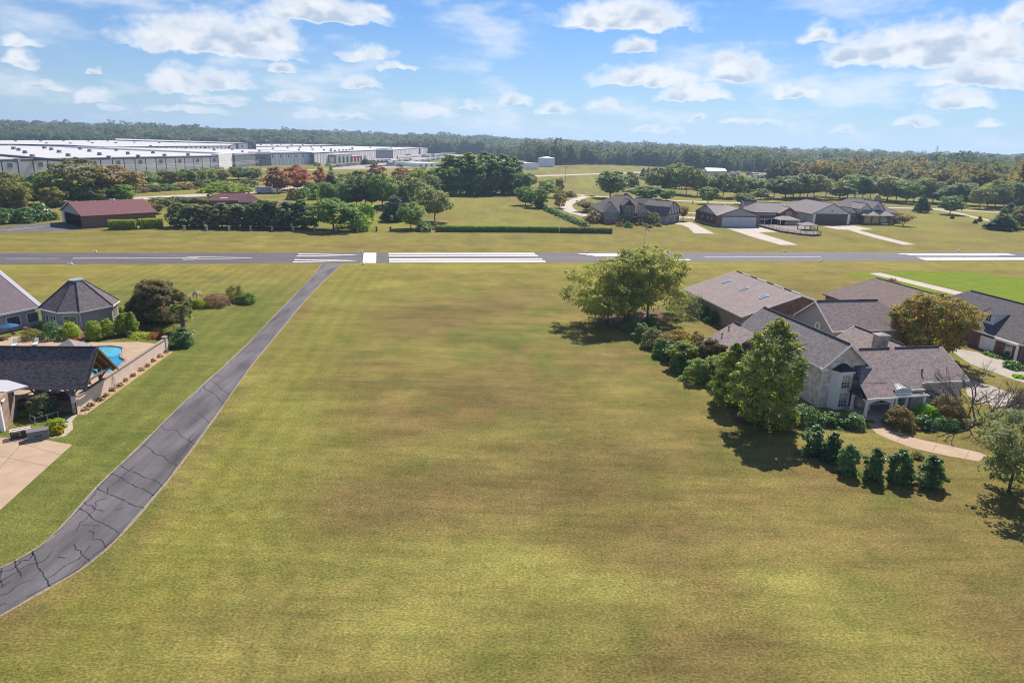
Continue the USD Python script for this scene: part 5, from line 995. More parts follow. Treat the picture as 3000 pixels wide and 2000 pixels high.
# chimney
ch = put('chimney', MB().box(10.0, 11.75, 6.6, 7.9, 4, 8.3), STONE, H)
put('chimney_cap', MB().box(9.85, 11.9, 6.45, 8.05, 8.3, 8.5).add([(9.85, 6.45, 8.5), (11.9, 6.45, 8.5), (11.9, 8.05, 8.5), (9.85, 8.05, 8.5), (10.87, 7.25, 8.85)], [(0, 1, 4), (1, 2, 4), (2, 3, 4), (3, 0, 4)]), SIDING, ch)
wing(H, 7.8, 18.8, 4.4, 16.4, 3.9, 7.3, 'y', 'hg', .4, BR_MAIN, SH_MAUVE, TRIM, SIDING, hipf=.1)
wing(H, 13.3, 30.5, 21.4, 33.1, 5.0, 9.0, 'x', 'gh', .5, SIDING, SH_MAUVE, TRIM, SIDING, hipf=.7)
put('wreath', trimesh.creation.torus(.62, .12, major_sections=18, minor_sections=6, transform=trimesh.transformations.concatenate_matrices(trimesh.transformations.translation_matrix((13.74, 26.2, 4.7)), trimesh.transformations.rotation_matrix(math.pi / 2, [0, 1, 0]))), TRIM, H)
roof_plane(H, [(-8.9, 17.2, 3.2), (-8.9, 24.9, 3.2), (-3.45, 24.9, 6.2), (-3.45, 17.2, 6.2)], SH_MAUVE, .36, True)
put('wall', MB().box(-8.4, -3.3, 17.6, 24.5, 0, 3.3), BR_TAN, H); put('gutter', MB().box(-8.98, -8.9, 17.2, 24.9, 2.98, 3.2), TRIM, H)
put('ridge_cap', MB().tube([(-3.6, 22.6, 6.25), (-3.6, 24.8, 6.25)], .13, 6), CAP, H)
for x, y in ((-5.2, 23.6), (-6.9, 22.6)): vent_pipe(H, x, y, 3.2 + .55 * (x + 8.9))
vent_pipe(H, 11.2, -1.2, pz(-1.2))
# connecting flat link and court walls
put('wall', MB().box(3.4, 13.8, 9.0, 21.5, 0, 3.6), BR_MAIN, H)

# hangar with three skylights behind it
S_ = house('skylit_hangar', 'broad taupe-roofed hangar with three skylights behind the large house', HO, HTH, 'hangar')
wing(S_, 4.5, 29.3, 36.3, 62.0, 4.0, 8.0, 'y', 'gg', .55, BR_TAN, SH_TAUPE, TRIM, BR_BROWN, step=.5, lift=.012, cap=False)
for k in range(8): put('ridge_vent', MB().tube([(16.9, 36.8 + k * 3.15, 8.04), (16.9, 36.8 + k * 3.15 + (2.4 if k % 2 else 3.1), 8.04)], .14, 6), TRIM if k % 2 == 0 else CAP, S_)
for y in (57.2, 49.5, 41.8):
    x0, x1 = 11.3, 13.0; zf = lambda x: 4 + (x - 4.5) * .3226
    sk = put('skylight', MB().slab([(x0, y - .45, zf(x0) + .2), (x1, y - .45, zf(x1) + .2), (x1, y + .45, zf(x1) + .2), (x0, y + .45, zf(x0) + .2)], .2), TRIM, S_)
    put('pane', MB().slab([(x0 + .1, y - .36, zf(x0 + .1) + .225), (x1 - .1, y - .36, zf(x1 - .1) + .225), (x1 - .1, y + .36, zf(x1 - .1) + .225), (x0 + .1, y + .36, zf(x0 + .1) + .225)], .02), PANE_B, sk)
put('door', MB().box(4.98, 5.06, 38.6, 39.6, 0, 2.2), WOOD_RED, S_)
# brick hangar to its right
K_ = house('brick_hangar', 'red-brick hangar with a plain brown shingle roof behind the orange maple', HO, HTH, 'hangar')
wing(K_, 34.9, 60.9, 36.6, 54.6, 4.0, 7.5, 'y', 'gg', .5, BR_RED, SH_BROWN, TRIM_D, BR_RED, step=.5, lift=.012)
# brick house with dormers at the right edge
D_ = house('dormer_house', 'red-brick house with white dormers and garage cut off by the right edge', HO, HTH)
wing(D_, 47.2, 64.0, 15.6, 43.0, 3.2, 8.3, 'y', 'hh', .5, BR_RED, SH_DARK, TRIM, hipf=.75, cap=True)
for yc in (25.2, 33.2):
    zf = lambda x: 3.2 + (x - 47.2) * .607
    xf = 49.3; dm = put('dormer', MB().box(xf, xf + 3.4, yc - 1.15, yc + 1.15, zf(xf) - .1, 6.55), SIDING_W, D_)
    pk = 7.65
    for sg in (-1, 1): put('dormer_roof', MB().slab([(xf - .25, yc + sg * 1.4, 6.45), (xf + 3.6, yc + sg * 1.4, 6.45), (xf + 5.2, yc, pk), (xf - .25, yc, pk)], .1), SH_PALE, dm)
    put('dormer_gable', MB().add([(xf - .02, yc - 1.15, 6.5), (xf - .02, yc + 1.15, 6.5), (xf - .02, yc, 7.5), (xf + .1, yc - 1.15, 6.5), (xf + .1, yc + 1.15, 6.5), (xf + .1, yc, 7.5)], [(0, 2, 1), (3, 4, 5)]), TRIM, dm)
    window(D_, (xf - .01, yc), (-1, 0), 1.0, 1.3, 4.95)
panelled_door(D_, (47.68, 22.9), (-1, 0), 3.2, 2.5, TRIM, 'garage_door', 4, rows=4)
put('porch_beam', MB().box(46.9, 47.3, 16.2, 21.0, 2.7, 3.1), TRIM, D_); post(D_, 47.1, 16.3, 0, 2.75, .34, TRIM, 'porch_column', .1)
window(D_, (47.68, 18.4), (-1, 0), 1.2, 2.0, .4, cols=1)

# ---------------------------------------------------------------- left: house, octagon room, pavilion and garden
OC = np.array([-81.9, 124.9]); ringp = [np.array(q) for q in ((-86.8, 120.7), (-81.65, 118.1), (-78.0, 118.8), (-75.1, 124.3), (-76.2, 128.5), (-79.8, 131.6), (-85.0, 131.2), (-88.4, 126.2))]
LH = house('grey_house', 'grey house with a steep eight-sided roof over its garden room', (OC[0], OC[1]), 0)
rl = [q - OC for q in ringp]; tp = [q * .17 + np.array([-.1, .35]) for q in rl]
for i in range(8):
    j = (i + 1) % 8; roof_plane(LH, [(*rl[i], 3.3), (*rl[j], 3.3), (*tp[j], 7.75), (*tp[i], 7.75)], SH_OCT, .36, i in (0, 1, 2, 3), .07, .1)
    a, b = rl[i], rl[j]; d = (b - a) / np.linalg.norm(b - a); put('gutter', MB().prism([a, b, b * 1.012, a * 1.012], 3.08, 3.31), TRIM, LH)
    put('hip_cap', MB().tube([(*rl[i], 3.36), (*tp[i], 7.8)], .10, 5), CAP, LH)
put('roof_cap', MB().prism([q * 1.15 for q in tp], 7.72, 7.95), STEEL, LH)
put('wall', MB().prism([q * .94 for q in rl], 0, 3.2), SIDING, LH)
for i, ws in ((1, [(.5, 2.1, 1.7)]), (0, [(.32, .7, 1.6), (.58, .7, 1.6), (.74, .7, 1.6)]), (3, [(.35, .6, 1.9), (.65, .6, 1.9)])):
    a, b = rl[i] * .94, rl[(i + 1) % 8] * .94; d = (b - a) / np.linalg.norm(b - a); n = np.array([d[1], -d[0]])
    for f, w, h in ws: window(LH, a + (b - a) * f + n * .01, n, w, h, .75, cols=2 if w > 1 else 1, rows=1)
put('downspout', MB().tube([(*(rl[2] * .96), 3.1), (*(rl[2] * .95), .1)], .06, 6), TRIM, LH)
# main roof running off the left edge
e0, e1 = np.array([-89.6, 115.0]) - OC, np.array([-86.9, 121.2]) - OC; ed = (e1 - e0) / np.linalg.norm(e1 - e0); en = np.array([-ed[1], ed[0]])
E0 = e0 - ed * 9; rise = .50; run = 20.0
roof_plane(LH, [(*E0, 3.45), (*e1, 3.45), (*(e1 + en * run), 3.45 + rise * run), (*(E0 + en * run), 3.45 + rise * run)], SH_BLUE, .5, False, .012)
w_ = e1 + ed * .05; put('barge_board', MB().add([(*e1, 3.2), (*(e1 + en * run), 3.2 + rise * run), (*(e1 + en * run + ed * .75), 3.62 + rise * run), (*(e1 + ed * .75), 3.62), (*e1, 3.52), (*(e1 + en * run), 3.52 + rise * run)], [(0, 1, 2, 3), (3, 2, 5, 4)]), METAL_W, LH)
put('gutter', MB().prism([E0, e1, e1 - en * .12, E0 - en * .12], 3.2, 3.46), TRIM, LH)
put('wall', MB().prism([E0 + en * .5, e1 + en * .5 - ed * .4, e1 + en * 19 - ed * .4, E0 + en * 19], 0, 3.5), SIDING, LH)
for f, w in ((.93, 1.9), (.72, 2.2), (.5, 1.6)): window(LH, E0 + (e1 - E0) * f + en * .49, -en, w, 1.7, .8, cols=1, rows=1, frame=TRIM)

PO, PTH = (-54.3, 85.2), 4.5
PV = house('pool_pavilion', 'open timber pavilion with a dark shingle roof beside the pool', PO, PTH, 'pavilion')
for s in (-1, 1): roof_plane(PV, [(-15, s * 4.3, 3.3), (0, s * 4.3, 3.3), (0, 0, 7.55), (-15, 0, 7.55)], SH_SLATE, .36, s == -1, .10)
put('ridge_cap', MB().tube([(-14.8, 0, 7.6), (-.2, 0, 7.6)], .14, 6), CAP, PV)
for s in (-1, 1):
    put('barge_board', MB().add([(.0, s * 4.3, 3.0), (.0, 0, 7.25), (.0, 0, 7.6), (.0, s * 4.3, 3.35), (.1, s * 4.3, 3.0), (.1, 0, 7.25), (.1, 0, 7.6), (.1, s * 4.3, 3.35)], [(0, 1, 2, 3), (7, 6, 5, 4), (3, 2, 6, 7), (0, 4, 5, 1), (0, 3, 7, 4)]), WOOD if s == 1 else WOOD_D, PV)
    put('eave_beam', MB().box(-14.8, -.3, s * 3.6 - .12, s * 3.6 + .12, 3.4, 3.75), WOOD, PV)
put('tie_beam', MB().box(-.5, -.25, -3.6, 3.6, 3.75, 4.0), WOOD_G, PV); put('soffit', MB().slab([(-14.9, 4.2, 3.22), (-.05, 4.2, 3.22), (-.05, .1, 7.3), (-14.9, .1, 7.3)], .05), WOOD_RED, PV); put('rafter', MB().slab([(-.6, 4.1, 3.2), (-.3, 4.1, 3.2), (-.3, .1, 7.2), (-.6, .1, 7.2)], .25), WOOD, PV); put('rafter', MB().slab([(-1.8, 4.1, 3.2), (-1.5, 4.1, 3.2), (-1.5, .1, 7.2), (-1.8, .1, 7.2)], .25), WOOD, PV)
for x in (-2.1, -6.2, -10.5): 
    for s in (-1, 1):
        post(PV, x, s * 3.6, .0, 3.4, .34, WOOD_G)
        for dx, dy in ((-1, 0), (1, 0), (0, -s)):
            put('brace', MB().tube([(x, s * 3.6, 2.0), (x + dx * .55, s * 3.6 + dy * .55, 2.75), (x + dx * 1.25, s * 3.6 + dy * 1.25, 3.5)], .12, 5), WOOD_G, PV)
# corner of a brick house at the left edge
CH = house('brick_cottage', 'corner of a brick house with a white metal eave at the left edge', (-60.9, 77.2), 0)
lo_ = np.array([-60.9, 77.2]); c1, c2 = np.array([-60.4, 74.9]) - lo_, np.array([-61.9, 79.4]) - lo_
put('wall', MB().prism([c1, c2, c2 + [-12, -2.5], c1 + [-12, -2.5]], 0, 4.0), BR_ROSE, CH); put('corner_board', MB().prism([c1 + [.03, -.02], c1 + [-.12, .40], c1 + [-.4, .3], c1 + [-.3, -.2]], 0, 3.4), TRIM, CH)
t1, t2, t3, t4 = np.array([-60.35, 79.75]) - lo_, np.array([-61.55, 77.55]) - lo_, np.array([-70, 76.2]) - lo_, np.array([-70, 83.6]) - lo_
put('roof', MB().slab([(*t1, 4.05), (*t2, 4.05), (*t3, 4.5), (*t4, 4.5)], .14), METAL_W, CH); put('gutter', MB().prism([t1, t2, t2 + [.08, -.12], t1 + [.12, .0]], 3.82, 4.06), TRIM, CH)
put('eave', MB().prism([t2, c1 + [.1, .6], c1 + [-4, .2], t2 + [-4, -.5]], 3.5, 3.62), TRIM, CH)

# ---------------------------------------------------------------- paved places, pool and garden wall
def sheet(name, pxs, m, label, z=.008, R=RF): return put(name, flat([G(*R(*q)) for q in pxs], z), m, kind='structure', label=label)
deck_out = [(-57.9, 107.2), (-59.5, 110.6), (-64, 111.6), (-70, 110.6), (-76, 111.4), (-84, 113.2), (-91, 111), (-91, 79.5), (-62.3, 79.6), (-60, 80.4), (-56.2, 82.0)]
pool_pts = smooth_line([(-60.9, 101.9), (-62.6, 103.6), (-63.9, 106.6), (-65.2, 108.4), (-67.6, 108.9), (-70.3, 107.4), (-71.5, 103.5), (-70.5, 99.2), (-67.6, 96.0), (-63.6, 95.0), (-60.6, 95.3), (-59.8, 97.4), (-60.3, 99.6)], 6, True)
pool = Polygon(pool_pts); coping = pool.buffer(.35)
def ring_prism(outer, inner, z0, z1):
    t = trimesh.creation.extrude_polygon(outer.difference(inner), z1 - z0, engine='earcut'); t.apply_translation((0, 0, z0)); return MB().tm(t)
put('pool_deck', ring_prism(Polygon(deck_out), coping, 0, .30), CONC_TAN, kind='structure', label='tan concrete deck round the swimming pool')
PL = thing('swimming_pool', 'freeform turquoise swimming pool beside the pavilion', 'pool', (pool.centroid.x, pool.centroid.y, 0))
pc = np.array([pool.centroid.x, pool.centroid.y])
from shapely import affinity
mv = lambda g: affinity.translate(g, -pc[0], -pc[1])
put('coping', ring_prism(mv(coping), mv(pool.buffer(-.03)), 0, .33), BR_ROSE, PL)
POOLM = look('pool_plaster', (.02, .30, .46), .6, .2, .6); put('basin', flat(mv(pool.buffer(-.02)), .05), POOLM, PL); put('ledge', MB().prism(np.array(mv(pool.intersection(sbox(-70, 103.5, -63.6, 109))).exterior.coords)[:-1], .06, .16), look('pool_ledge', (.12, .42, .55), .6, .15), PL)
for k in range(2): put('pool_step', MB().prism([(-1.2 + k * .3, 6.0 - k), (1.6 + k * .3, 5.2 - k), (1.6 + k * .3, 5.5 - k), (-1.2 + k * .3, 6.3 - k)], .06, .185), look('pool_tile_%d' % k, (.3, .5, .55), .5, .1), PL)
WATER = usdkit.material(stage, '/World/Looks/pool_water', {'f': ('fresnel', dict(IOR=1.33)), 't': ('transparent_bsdf', dict(color=(.80, .95, .98))), 'g': ('glossy_bsdf', dict(roughness=.03, color=(.9, .95, 1))), 'm': ('mix_closure', {}), 'ge': ('geometry', {}), 'n': ('noise_texture', dict(scale=1.5, detail=3.)), 'b': ('bump', dict(strength=.15, distance=.05))}, [('f.fac', 'm.fac'), ('t.BSDF', 'm.closure1'), ('g.BSDF', 'm.closure2'), ('ge.position', 'n.vector'), ('n.fac', 'b.height'), ('b.normal', 'g.normal')], surface='m.closure')
put('water', flat(mv(pool.buffer(-.02)), .24), WATER, PL)
GW = thing('garden_wall', 'long tan stucco garden wall with a capped pier at each end', 'wall', (-55.4, 81.1, 0), 0)
wa, wb = np.array([0, 0.]), np.array([-1.85, 26.9]); wd = (wb - wa) / np.linalg.norm(wb - wa); wn = np.array([-wd[1], wd[0]])
put('wall', MB().prism([wa, wb, wb + wn * .3, wa + wn * .3], 0, 2.05), STUCCO, GW); put('cap', MB().prism([wa - wn * .08, wb - wn * .08, wb + wn * .38, wa + wn * .38], 2.05, 2.17), look('wall_cap', (.33, .25, .21), .9, .15), GW)
for q in (wa, wb): put('pier', MB().prism([q - wd * .3 - wn * .12, q + wd * .3 - wn * .12, q + wd * .3 + wn * .48, q - wd * .3 + wn * .48], 0, 2.35), STUCCO, GW); put('pier_cap', MB().prism([q - wd * .38 - wn * .2, q + wd * .38 - wn * .2, q + wd * .38 + wn * .56, q - wd * .38 + wn * .56], 2.35, 2.47), CONC, GW)
bedw = [np.array([-55.4, 81.1]) + q for q in (wa - wd * .6 - wn * .02, wb - wn * .02, wb - wn * 1.1, wa - wd * .6 - wn * 1.25)]
put('gravel_bed', flat(bedw, .012), look('pea_gravel', (.46, .30, .19), .95, .35, 4., .6, 25), kind='structure', label='orange gravel bed along the foot of the garden wall')
r_ = np.random.default_rng(6); st = MB()
for k in range(240):
    f = r_.random(); q = bedw[0] * (1 - f) + bedw[1] * f - wn * r_.uniform(.1, 1.0); st.ball((q[0], q[1], .03), r_.uniform(.04, .1), 0, .7)
put('pebbles', st, look('pebble', (.42, .30, .2), .9, .4, 3.), kind='stuff', label='small stones in the gravel bed along the garden wall')
hose = [np.array([-55.4, 81.1]) + wa + wd * 8.2 + wn * -.06 + [0, 0]]
put('hose', MB().tube([(*(np.array([-55.4, 81.1]) + wd * (9.2 + .35 * math.cos(a)) - wn * .08), 1.05 + .75 * math.sin(a)) for a in np.linspace(0, 6.0, 24)], .025, 5), IRON, label='dark garden hose looped on the garden wall', cat='hose')
pad = sheet('parking_pad', [(0, 0)] * 0 + [(-80, 1006), (0, 1004), (92, 1008), (166, 1021), (0, 1171), (-80, 1240)], CONC_TAN, 'tan concrete parking pad at the lower left', .014)
for a, b in (((0, 1048), (110, 1070)), ((60, 1006), (-40, 1120)), ((0, 1005), (140, 1045))):
    A, B = G(*RF(*a)), G(*RF(*b)); n = np.array([-(B - A)[1], (B - A)[0]]); n /= np.linalg.norm(n); put('pad_joint', flat([A, B, B + n * .05, A + n * .05], .019), JOINT, kind='structure')
sheet('flagstone_path', [(100, 1009), (150, 1001), (168, 985), (166, 966), (178, 952), (150, 955), (128, 975), (112, 992)], FLAG, 'short flagstone path from the pad to the iron gate', .012)
# generator cabinet, gate, rail
GEN = thing('generator_cabinet', 'grey metal generator cabinet on the ground beside the brick corner', 'generator', (-55.2, 73.3, 0), 35)
CAB = look('cabinet_grey', (.17, .155, .155), .6, .1); put('body', MB().box(-1.05, 1.05, -.55, .55, .08, 1.0), CAB, GEN); put('lid', MB().box(-1.1, 1.1, -.6, .6, 1.0, 1.12), CAB, GEN); put('grille', MB().box(-.35, .35, -.58, -.55, .45, .6), TRIM_D, GEN); put('plinth', MB().box(-1.15, 1.15, -.65, .65, 0, .08), CONC, GEN)
RK_ = thing('firewood_rack', 'dark cluttered rack of boards beside the generator cabinet', 'rack', (-57.4, 73.6, 0), 35)
for k in range(4): put('board', MB().box(-1.1, 1.0, -.55 + .3 * k, -.35 + .3 * k, .95, 1.05), WOOD if k % 2 else TRIM, RK_)
for sx in (-1, .9): 
    for sy in (-.5, .5): put('leg', MB().box(sx - .05, sx + .05, sy - .05, sy + .05, 0, .95), WOOD_D, RK_)
put('crates', MB().box(-.9, -.2, -.4, .4, 0, .5).box(-.1, .7, -.35, .45, 0, .65), WOOD_D, RK_)
def iron_fence(name, label, pts, h, gap=.14, rail=2, m=IRON, cat='fence', postw=.07, prad=.012, every=2.4):
    p = np.asarray(pts, float); t = thing(name, label, cat, (p[0][0], p[0][1], 0)); q = p - p[0]; seg = np.linalg.norm(np.diff(q, axis=0), axis=1); cum = np.r_[0, np.cumsum(seg)]
    at_ = lambda s: np.array([np.interp(s, cum, q[:, 0]), np.interp(s, cum, q[:, 1])])
    for k in range(int(round(cum[-1] / every)) + 1): x = at_(min(cum[-1], k * every)); put('post', MB().box(x[0] - postw / 2, x[0] + postw / 2, x[1] - postw / 2, x[1] + postw / 2, 0, h + .08), m, t)
    for k in range(rail): z = h - .06 - k * (h - .2) / max(1, rail - 1); put('rail', MB().tube([(*x, z) for x in q], .025, 5), m, t)
    if gap:
        pk = int(cum[-1] / gap)
        if pk <= 120:
            for k in range(pk): x = at_(k * gap); put('picket', MB().tube([(x[0], x[1], .06), (x[0], x[1], h - .03)], prad, 4), m, t)
        else:
            b = MB()
            for k in range(pk): x = at_(k * gap); b.tube([(x[0], x[1], .06), (x[0], x[1], h - .03)], prad, 4)
            put('pickets', b, m, t, kind='stuff')
    return t
iron_fence('iron_gate', 'black iron gate between the cottage and the near pier of the garden wall', [G(*RK(915, 1305)), G(*RK(1180, 1215))], 1.5, .13, 3, cat='gate')
iron_fence('handrail', 'pale metal handrail beside the variegated bush', [G(*RK(470, 1330)), G(*RK(560, 1385)), G(*RK(735, 1335)), G(*RK(900, 1290))], 1.0, 0, 2, STEEL, 'railing', .06, every=1.5)
iron_fence('pool_fence', 'curved black iron fence between the octagon room and the palm', [G(*RL(*q)) for q in [(655, 875), (775, 862), (940, 862), (1110, 868), (1275, 893)]], 1.25, .15)
def lounger(x, y, rz, label):
    t = thing('deck_chair', label, 'deck chair', (x, y, .3), rz, 'deck chairs by the pool')
    put('seat', MB().box(-.32, .32, -1.0, .35, .32, .42), CLOTH_W, t); put('backrest', MB().slab([(-.32, .35, .42), (.32, .35, .42), (.32, .95, 1.05), (-.32, .95, 1.05)], .09), CLOTH_W, t)
    for sx in (-.33, .33): put('arm_rail', MB().tube([(sx, -1.0, .36), (sx, .35, .36), (sx, .95, 1.02)], .025, 5), TRIM_D, t)
    for sx in (-.3, .3):
        for sy in (-.85, .25): put('leg', MB().tube([(sx, sy, 0), (sx, sy, .34)], .025, 5), TRIM_D, t)
R9z = reg(0, 780, 6.533)
g1, g2 = G(*R9z(290, 1530), .3), G(*R9z(690, 1510), .3)
lounger(g1[0], g1[1], 22, 'left white reclining deck chair by the pool'); lounger(g2[0], g2[1], 20, 'right white reclining deck chair by the pool')
gz_ = G(*R1(525, 632), 4.2); GZ = thing('gazebo', 'small gazebo with a grey pyramid roof behind the pavilion', 'gazebo', (gz_[0], gz_[1], 0), 10)
for i in range(4):
    c = [(2.3, 2.3), (-2.3, 2.3), (-2.3, -2.3), (2.3, -2.3)]; roof_plane(GZ, [(*c[i], 2.6), (*c[(i + 1) % 4], 2.6), (0, 0, 4.2)], SH_PALE, .4, False)
    post(GZ, c[i][0] * .9, c[i][1] * .9, .0, 2.6, .2, WOOD_G)
ub = G(*R9z(170, 1140), 1.9); U = thing('blue_umbrella', 'dark blue patio umbrella by the grey house windows', 'umbrella', (ub[0], ub[1], .3), 0)
cn = MB()
for i in range(8): a, b = math.pi * i / 4, math.pi * (i + 1) / 4; cn.quad((1.5 * math.cos(a), 1.5 * math.sin(a), 1.6), (1.5 * math.cos(b), 1.5 * math.sin(b), 1.6), (0, 0, 2.1))
put('canopy', cn, CLOTH_B, U); put('pole', MB().tube([(0, 0, 0), (0, 0, 2.15)], .03, 6), TRIM_D, U)
for x, y, m, lab, nm in ((1575, 1450, BLUEPOT, 'blue glazed pot at the edge of the pool deck', 'plant_pot'), (500, 1220, TERRA, 'terracotta pot before the grey house window', 'plant_pot'), (262, 1310, TERRA, 'low terracotta planter near the deck chairs', 'plant_pot'), (60, 1400, TERRA, 'terracotta pot at the left edge of the deck', 'plant_pot')):
    q = G(*R9z(x, y), .3); pt = thing(nm, lab, 'pot', (q[0], q[1], .3)); prof = np.array([(0, 0), (.22, 0), (.34, .45), (.38, .5), (.33, .52), (.0, .46)]); put('bowl', trimesh.creation.revolve(prof, sections=14), m, pt); put('soil', trimesh.creation.cylinder(.31, .04, transform=trimesh.transformations.translation_matrix((0, 0, .47))), MULCH, pt)
# pavilion furniture
PF = G(*RK(1370, 790), .3)
def chair(x, y, rz, lab):
    t = thing('patio_chair', lab, 'chair', (x, y, .3), rz)
    put('seat', MB().box(-.3, .3, -.3, .3, .38, .46), TERRA, t); put('backrest', MB().box(-.3, .3, .26, .34, .46, 1.05), TERRA, t)
    for sx in (-.27, .27):
        for sy in (-.27, .27): put('leg', MB().box(sx - .03, sx + .03, sy - .03, sy + .03, 0, .38), WOOD_D, t)
chair(PF[0], PF[1], 200, 'red cushioned patio chair under the right end of the pavilion roof'); chair(PF[0] - 1.0, PF[1] + .7, 120, 'second red cushioned patio chair, half hidden by the pavilion roof')
q = G(*RK(880, 985), .3); bq = thing('grill_counter', 'dark outdoor grill counter behind the iron gate', 'counter', (q[0], q[1], 0), 5)
put('base', MB().box(-1.5, 1.5, -.5, .5, 0, 1.1), BR_BROWN, bq); put('worktop', MB().box(-1.6, 1.6, -.6, .6, 1.1, 1.18), TRIM_D, bq); put('grill_hood', MB().box(-.5, .4, -.4, .4, 1.18, 1.6), STEEL, bq)
q = G(*RK(650, 910), .3); dc = thing('covered_sofa', 'patio sofa under a pale cover behind the variegated bush', 'sofa', (q[0], q[1], .3), -25); put('cover', MB().box(-.9, .9, -.45, .45, 0, .55).box(-.9, .9, .2, .45, .55, .95), CLOTH_W, dc); put('feet', MB().box(-.85, -.75, -.4, -.3, -.02, .02).box(.75, .85, -.4, -.3, -.02, .02), TRIM_D, dc)
# stone edging at the palm and mulch beds
se = thing('stone_border', 'small ring of pale stones at the foot of the palm', 'stones', (*G(*RL(1370, 865)), 0)); rs_ = np.random.default_rng(2)
for k in range(14): a = k * .45; put('stone', MB().ball((1.0 * math.cos(a), .8 * math.sin(a), .08), rs_.uniform(.12, .22), 1, .7), look('border_stone', (.42, .36, .28), .9, .2) if k == 0 else UsdShade.Material.Get(stage, '/World/Looks/border_stone'), se)
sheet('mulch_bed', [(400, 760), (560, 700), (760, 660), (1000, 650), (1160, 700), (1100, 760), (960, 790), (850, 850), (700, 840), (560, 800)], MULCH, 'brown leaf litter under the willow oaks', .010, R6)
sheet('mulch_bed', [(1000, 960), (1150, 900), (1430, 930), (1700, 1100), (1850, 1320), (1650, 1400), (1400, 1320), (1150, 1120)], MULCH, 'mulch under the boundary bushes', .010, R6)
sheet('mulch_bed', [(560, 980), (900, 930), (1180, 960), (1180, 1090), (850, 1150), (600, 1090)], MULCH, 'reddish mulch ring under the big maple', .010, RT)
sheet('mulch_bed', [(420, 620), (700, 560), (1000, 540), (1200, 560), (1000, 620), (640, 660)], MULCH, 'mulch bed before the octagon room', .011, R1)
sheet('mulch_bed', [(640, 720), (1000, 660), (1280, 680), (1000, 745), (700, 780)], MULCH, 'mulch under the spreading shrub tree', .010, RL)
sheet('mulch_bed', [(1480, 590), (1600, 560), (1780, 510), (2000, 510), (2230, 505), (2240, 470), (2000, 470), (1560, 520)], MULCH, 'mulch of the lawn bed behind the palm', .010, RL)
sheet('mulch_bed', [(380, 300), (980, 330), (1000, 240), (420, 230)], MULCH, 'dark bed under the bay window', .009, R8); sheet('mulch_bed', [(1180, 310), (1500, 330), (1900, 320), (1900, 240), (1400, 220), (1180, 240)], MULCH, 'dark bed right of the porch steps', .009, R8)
# right-hand paving
wk = MB()
sheet('front_walk', [(1000, 262), (1170, 262), (1260, 330), (1440, 398), (1700, 455), (1960, 512), (2040, 545), (1960, 590), (1700, 545), (1400, 478), (1190, 400), (1080, 350)], CONC_TAN, 'tan concrete walk curving from the porch steps', .012, R8)
for a, b in (((1260, 420), (1310, 365)), ((1560, 505), (1600, 450)), ((1850, 565), (1880, 505))):
    A, B = G(*R8(*a)), G(*R8(*b)); n = np.array([-(B - A)[1], (B - A)[0]]); n /= np.linalg.norm(n); put('walk_joint', flat([A, B, B + n * .05, A + n * .05], .017), JOINT, kind='structure')
sheet('side_drive', [(690, 200), (760, 195), (950, 250), (1260, 370), (1300, 470), (1100, 462), (980, 440), (840, 390), (720, 330)], CONC, 'concrete drive right of the large house', .012, RC)
sheet('brick_house_drive', [(1640, 760), (1890, 800), (2000, 850), (2150, 870), (2330, 930), (2330, 1070), (2190, 1030), (1990, 955), (1840, 905), (1740, 840)], CONC, 'curved concrete drive before the brick dormer house', .011, R7)
LAWN = grass_look('lush_grass', False, GR_LUSH, .55)
put('lush_lawn', flat([G(*R7(*q)) for q in [(1110, 141), (1210, 124), (1850, 130), (2030, 158), (2330, 190), (2330, 420), (2260, 402), (1985, 342)]], .008), LAWN, kind='structure', label='bright green watered lawn beyond the right-hand houses')
put('lush_lawn', flat([G(*R7(*q)) for q in [(750, 140), (980, 142), (1600, 280), (1860, 358), (1700, 400), (1150, 215), (900, 185)]], .008), LAWN, kind='structure', label='bright green strip left of the pale path')
put('pale_path', flat([(106.7, 203.7), (111.0, 205.4), (121.9, 170), (117.0, 168)], .013), CONC_PALE, kind='structure', label='straight pale concrete path across the bright lawn')
near_bush('garden_bush', 'brown shrub at the edge of the straight pale path', R7(1190, 228), R7(0, 190)[1], 100 / 2.851, 'brown', 'dome', 900, .14, 30, .2, seed=150)

# ---------------------------------------------------------------- across the runway
RH = house('maroon_hangar', 'brick hangar with a maroon roof and one open end, left of the magnolias', (-158.1, 250.7), 48.8, 'hangar')
zr_, ze_ = 8.7, 4.6
for s in (0, 1):
    y0, y1 = (-.6, 24.4); roof_plane(RH, [(-.7, (y0, y1)[s], ze_ - .15), (26.2, (y0, y1)[s], ze_ - .15), (26.2, 11.9, zr_), (-.7, 11.9, zr_)], SH_RED, .6, False, .012)
put('wall', MB().box(0, 25.5, 0, .3, 0, ze_), BR_BROWN, RH); put('wall', MB().box(0, 25.5, 23.5, 23.8, 0, ze_), BR_BROWN, RH); put('wall', MB().box(25.2, 25.5, .3, 23.5, 0, ze_).add([(25.2, 0, ze_), (25.2, 23.8, ze_), (25.2, 11.9, zr_ - .15), (25.5, 0, ze_), (25.5, 23.8, ze_), (25.5, 11.9, zr_ - .15)], [(0, 2, 1), (3, 4, 5)]), BR_BROWN, RH)
put('gable', MB().add([(0, 0, ze_ - .3), (0, 23.8, ze_ - .3), (0, 11.9, zr_ - .15), (.25, 0, ze_ - .3), (.25, 23.8, ze_ - .3), (.25, 11.9, zr_ - .15)], [(0, 2, 1), (3, 4, 5), (0, 1, 4), (0, 4, 3)]), SIDING, RH)
